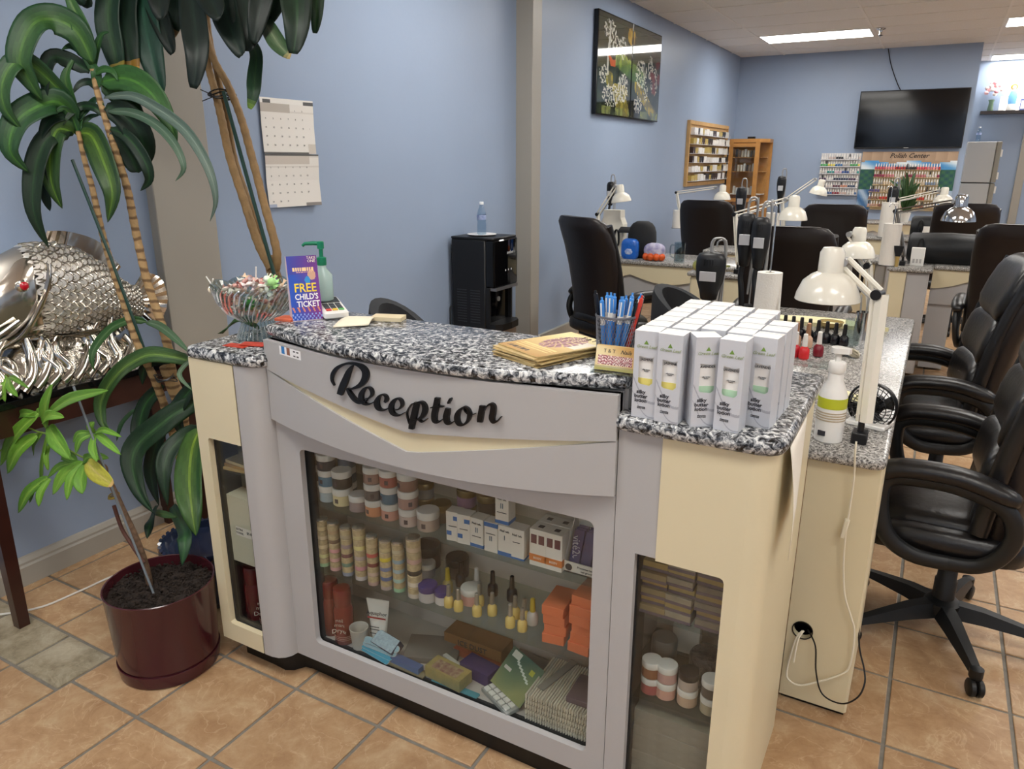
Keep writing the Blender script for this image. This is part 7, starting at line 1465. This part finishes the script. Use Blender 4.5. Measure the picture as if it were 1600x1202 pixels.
pal = [['#d8d2cc', '#3a5a8a', '#8a3040', '#c9b0a4'], ['#b5322e', '#5a7aa0', '#cfc8c0', '#28304a'], ['#c9886a', '#35455f', '#d8cfc8', '#5a3040'], ['#2a2f48', '#343c58', '#4a3550', '#d5d0cc'], ['#2f8a85', '#d5b8c0', '#35508f', '#cfcac4'], ['#4aa35a', '#d8c95a', '#3a6a9a', '#c9c4be'], ['#d8d4d0', '#e6e2de', '#cbb8b0', '#2c2c34']]
rown = ['lowest', 'second', 'third', 'fourth', 'fifth', 'top']
for r in range(6):
    for k in range(16): farbottle((bx0+.02+k*.0326, YF-.032, 1.085+.0112+r*.096), pal[min(6, r+1 if r else 0)][(k//3+r) % 4], M_CAPW if (k*7+r*5) % 17 else M_CAPK, '%s polish bottle from the left, %s shelf of the small rack' % (NTH[k], rown[r]), 'polish bottles in the small rack')
cx0, cx1, cz0, cz1 = -1.035, .125, .90, 1.68
t = thing('polish_display', 'painted polish display board lettered Polish Center', 'display rack', ((cx0+cx1)/2, YF-.02, cz0)); W = cx1-cx0
def mural(u, v):
    if v > .86: return mixc(hx('#b59a80'), hx('#a58a72'), (u*9 % 1))
    h = .83+.02*math.sin(u*14)
    if v > h: return hx('#a58a72')
    if v > .70: return mixc(hx('#4a8fc8'), hx('#dfe6ea'), .5+.5*math.sin(u*11+v*19))
    if u < .16 or u > .84: return mixc(hx('#1f4a52'), hx('#3f6a48'), .5+.5*math.sin(u*70)*math.sin(v*55)) if v > .35 else mixc(hx('#3f6a9a'), hx('#a9bcd0'), .5+.5*math.sin(u*40+v*20))
    return mixc(hx('#c9b58c'), hx('#e0d3b0'), .5+.5*math.sin(u*20+v*9))
MB().box((-W/2, 0, 0), (W/2, .018, cz1-cz0)).build('board', M_HON, t, None); printed('mural', W, cz1-cz0, 58, 40, mural, t).location = (0, -.001, 0)
O('lettering', textmesh('Polish Center', .085, M_LETTER, shear=.35, bold=.001), t, (.0, -.004, .725), FRONT)
for r in range(6):
    z = .045+r*.1; hw_ = W/2*(.70+(.06 if r < 3 else 0)); MB().box((-hw_, -.045, z-.006), (hw_, 0, z)).build('shelf', mat('shelf_pine', '#cdb388', .5), t, None)
    n_ = 25
    for k in range(n_):
        x = -hw_+.02+k*(2*hw_-.04)/(n_-1); pal2 = [['#c9a08c', '#8a5a50', '#d8cfc4'], ['#8f6a5c', '#b5322e', '#d8d2c8'], ['#5a4a80', '#b9a58c', '#3a2f30'], ['#a5a09a', '#c9b8a0', '#7a8aa0'], ['#8a3050', '#c07a80', '#d8d0c8'], ['#d0505a', '#e08a8a', '#a5302e', '#3a2a28']][r]
        farbottle(((cx0+cx1)/2+x, YF-.045, cz0+z+.0004), pal2[(k//4) % len(pal2)], M_CAPW if (k*5+r*7) % 19 else M_CAPK, '%s polish bottle from the left, %s shelf of the lettered display' % (NTH[k], rown[r]), 'polish bottles in the lettered display')
# hall behind the opening: fridge, shrine shelf
t = thing('refrigerator', 'pale grey refrigerator standing in the hall right of the television', 'refrigerator', (.47, 13.3, 0)); M_FR = mat('fridge_grey', '#b9b9b4', .4)
MB().rbox((-.24, 0, .03), (.13, .6, 1.24), .01).build('lower_side', M_FR, t, None); MB().rbox((-.24, 0, 1.255), (.13, .6, 1.83), .01).build('upper_side', M_FR, t, None); MB().box((-.235, .01, 1.24), (.12, .59, 1.255)).build('gap', M_BLACK, t, None)
MB().rbox((.135, 0, .03), (.20, .6, 1.24), .01).build('lower_door', mat('fridge_door', '#8f8a7c', .4), t, None); MB().rbox((.135, 0, 1.255), (.20, .6, 1.83), .01).build('upper_door', mat('fridge_door', '#8f8a7c'), t, None); MB().box((-.23, .02, 0), (.19, .58, .03)).build('plinth', M_BLACK, t, None)
for z in (.75, 1.1, 1.30, 1.62): MB().rbox((.20, .05, z), (.225, .09, z+.10), .004).build('handle', M_WHITE, t, None)
water_bottle((.36, 13.45, 1.8305), 'clear water bottle on top of the refrigerator')
t = thing('wall_shelf', 'dark wall shelf holding the lit shrine', 'shelf', (1.0, YH-.12, 2.235)); MB().box((-.66, -.1, 0), (.6, .119, .045)).build('board', mat('shelf_dark', '#2a2322', .4), t, None)
b = MB(); b.prism([(-.42, 0)]+[(.42*math.cos(a), .42*math.sin(a)) for a in [PI-PI*k/24 for k in range(25)]], -.01, 0, 'y'); t = b.build('arch_panel', mat('backlit_arch', '#ffffff', .5, emit='#fff7ee', es=2.2), None, None, loc=(1.0, YH-.03, 2.2805), label='backlit white arch behind the shrine figures', cat='light panel')
t = thing('flower_vase', 'glass vase of pale pink flowers on the wall shelf', 'vase', (.46, YH-.13, 2.2805)); MB().lathe([(.035, 0), (.04, .01), (.03, .12), (.045, .16), (.042, .16), (.027, .12), (0, .01)], 16).build('vase', mat('vase_glass', '#8aa58c', .15, trans=.5), t)
for k in range(16): a, r = k*2.4, .02+.09*math.sqrt(k/16); MB().ball((r*math.cos(a), r*.6*math.sin(a), .22+.14*(1-k/22)+.05*math.sin(k)), .03, 8, 6).build('blossom', pcol(['#e8b5b8', '#f0d8d4', '#d8909a', '#f4ece6'][k % 4]), t)
t = thing('shrine_statue', 'white and blue robed statue in the lit arch', 'statue', (.72, YH-.14, 2.2805)); MB().lathe([(.06, 0), (.065, .02), (.05, .1), (.055, .2), (.03, .27), (.012, .285)], 16).build('robe', mat('statue_white', '#eceae6', .5), t); MB().lathe([(.052, .09), (.06, .2), (.036, .272), (.034, .27), (.05, .2)], 16, cap=False).build('cloak', mat('statue_blue', '#6fa8d8', .5), t); MB().ball((0, 0, .315), (.026, .028, .036), 12, 8).build('head', mat('statue_skin', '#e8d0b8', .5), t); MB().lathe([(.04, 0), (.045, .003), (.04, .006)], 16, (0, .03, .33), ax=(0, 1, 0)).build('halo', mat('halo_gold', '#d8b84a', .3, .6), t)
for k, (x, c, lab) in enumerate(((.60, '#f0ede8', 'small white figurine beside the vase on the wall shelf'), (.86, '#5a6aa8', 'blue framed card on the wall shelf'), (1.02, '#1c1c22', 'black framed photograph on the wall shelf'))): carton('shelf_ornament', (x, YH-.15, 2.2805), .07, .03, .16 if k != 0 else .2, pcol(c), lab, cat='ornament', parts=[('patch', (-.35, .12, .35, .85, M_PAPER))] if k else ())
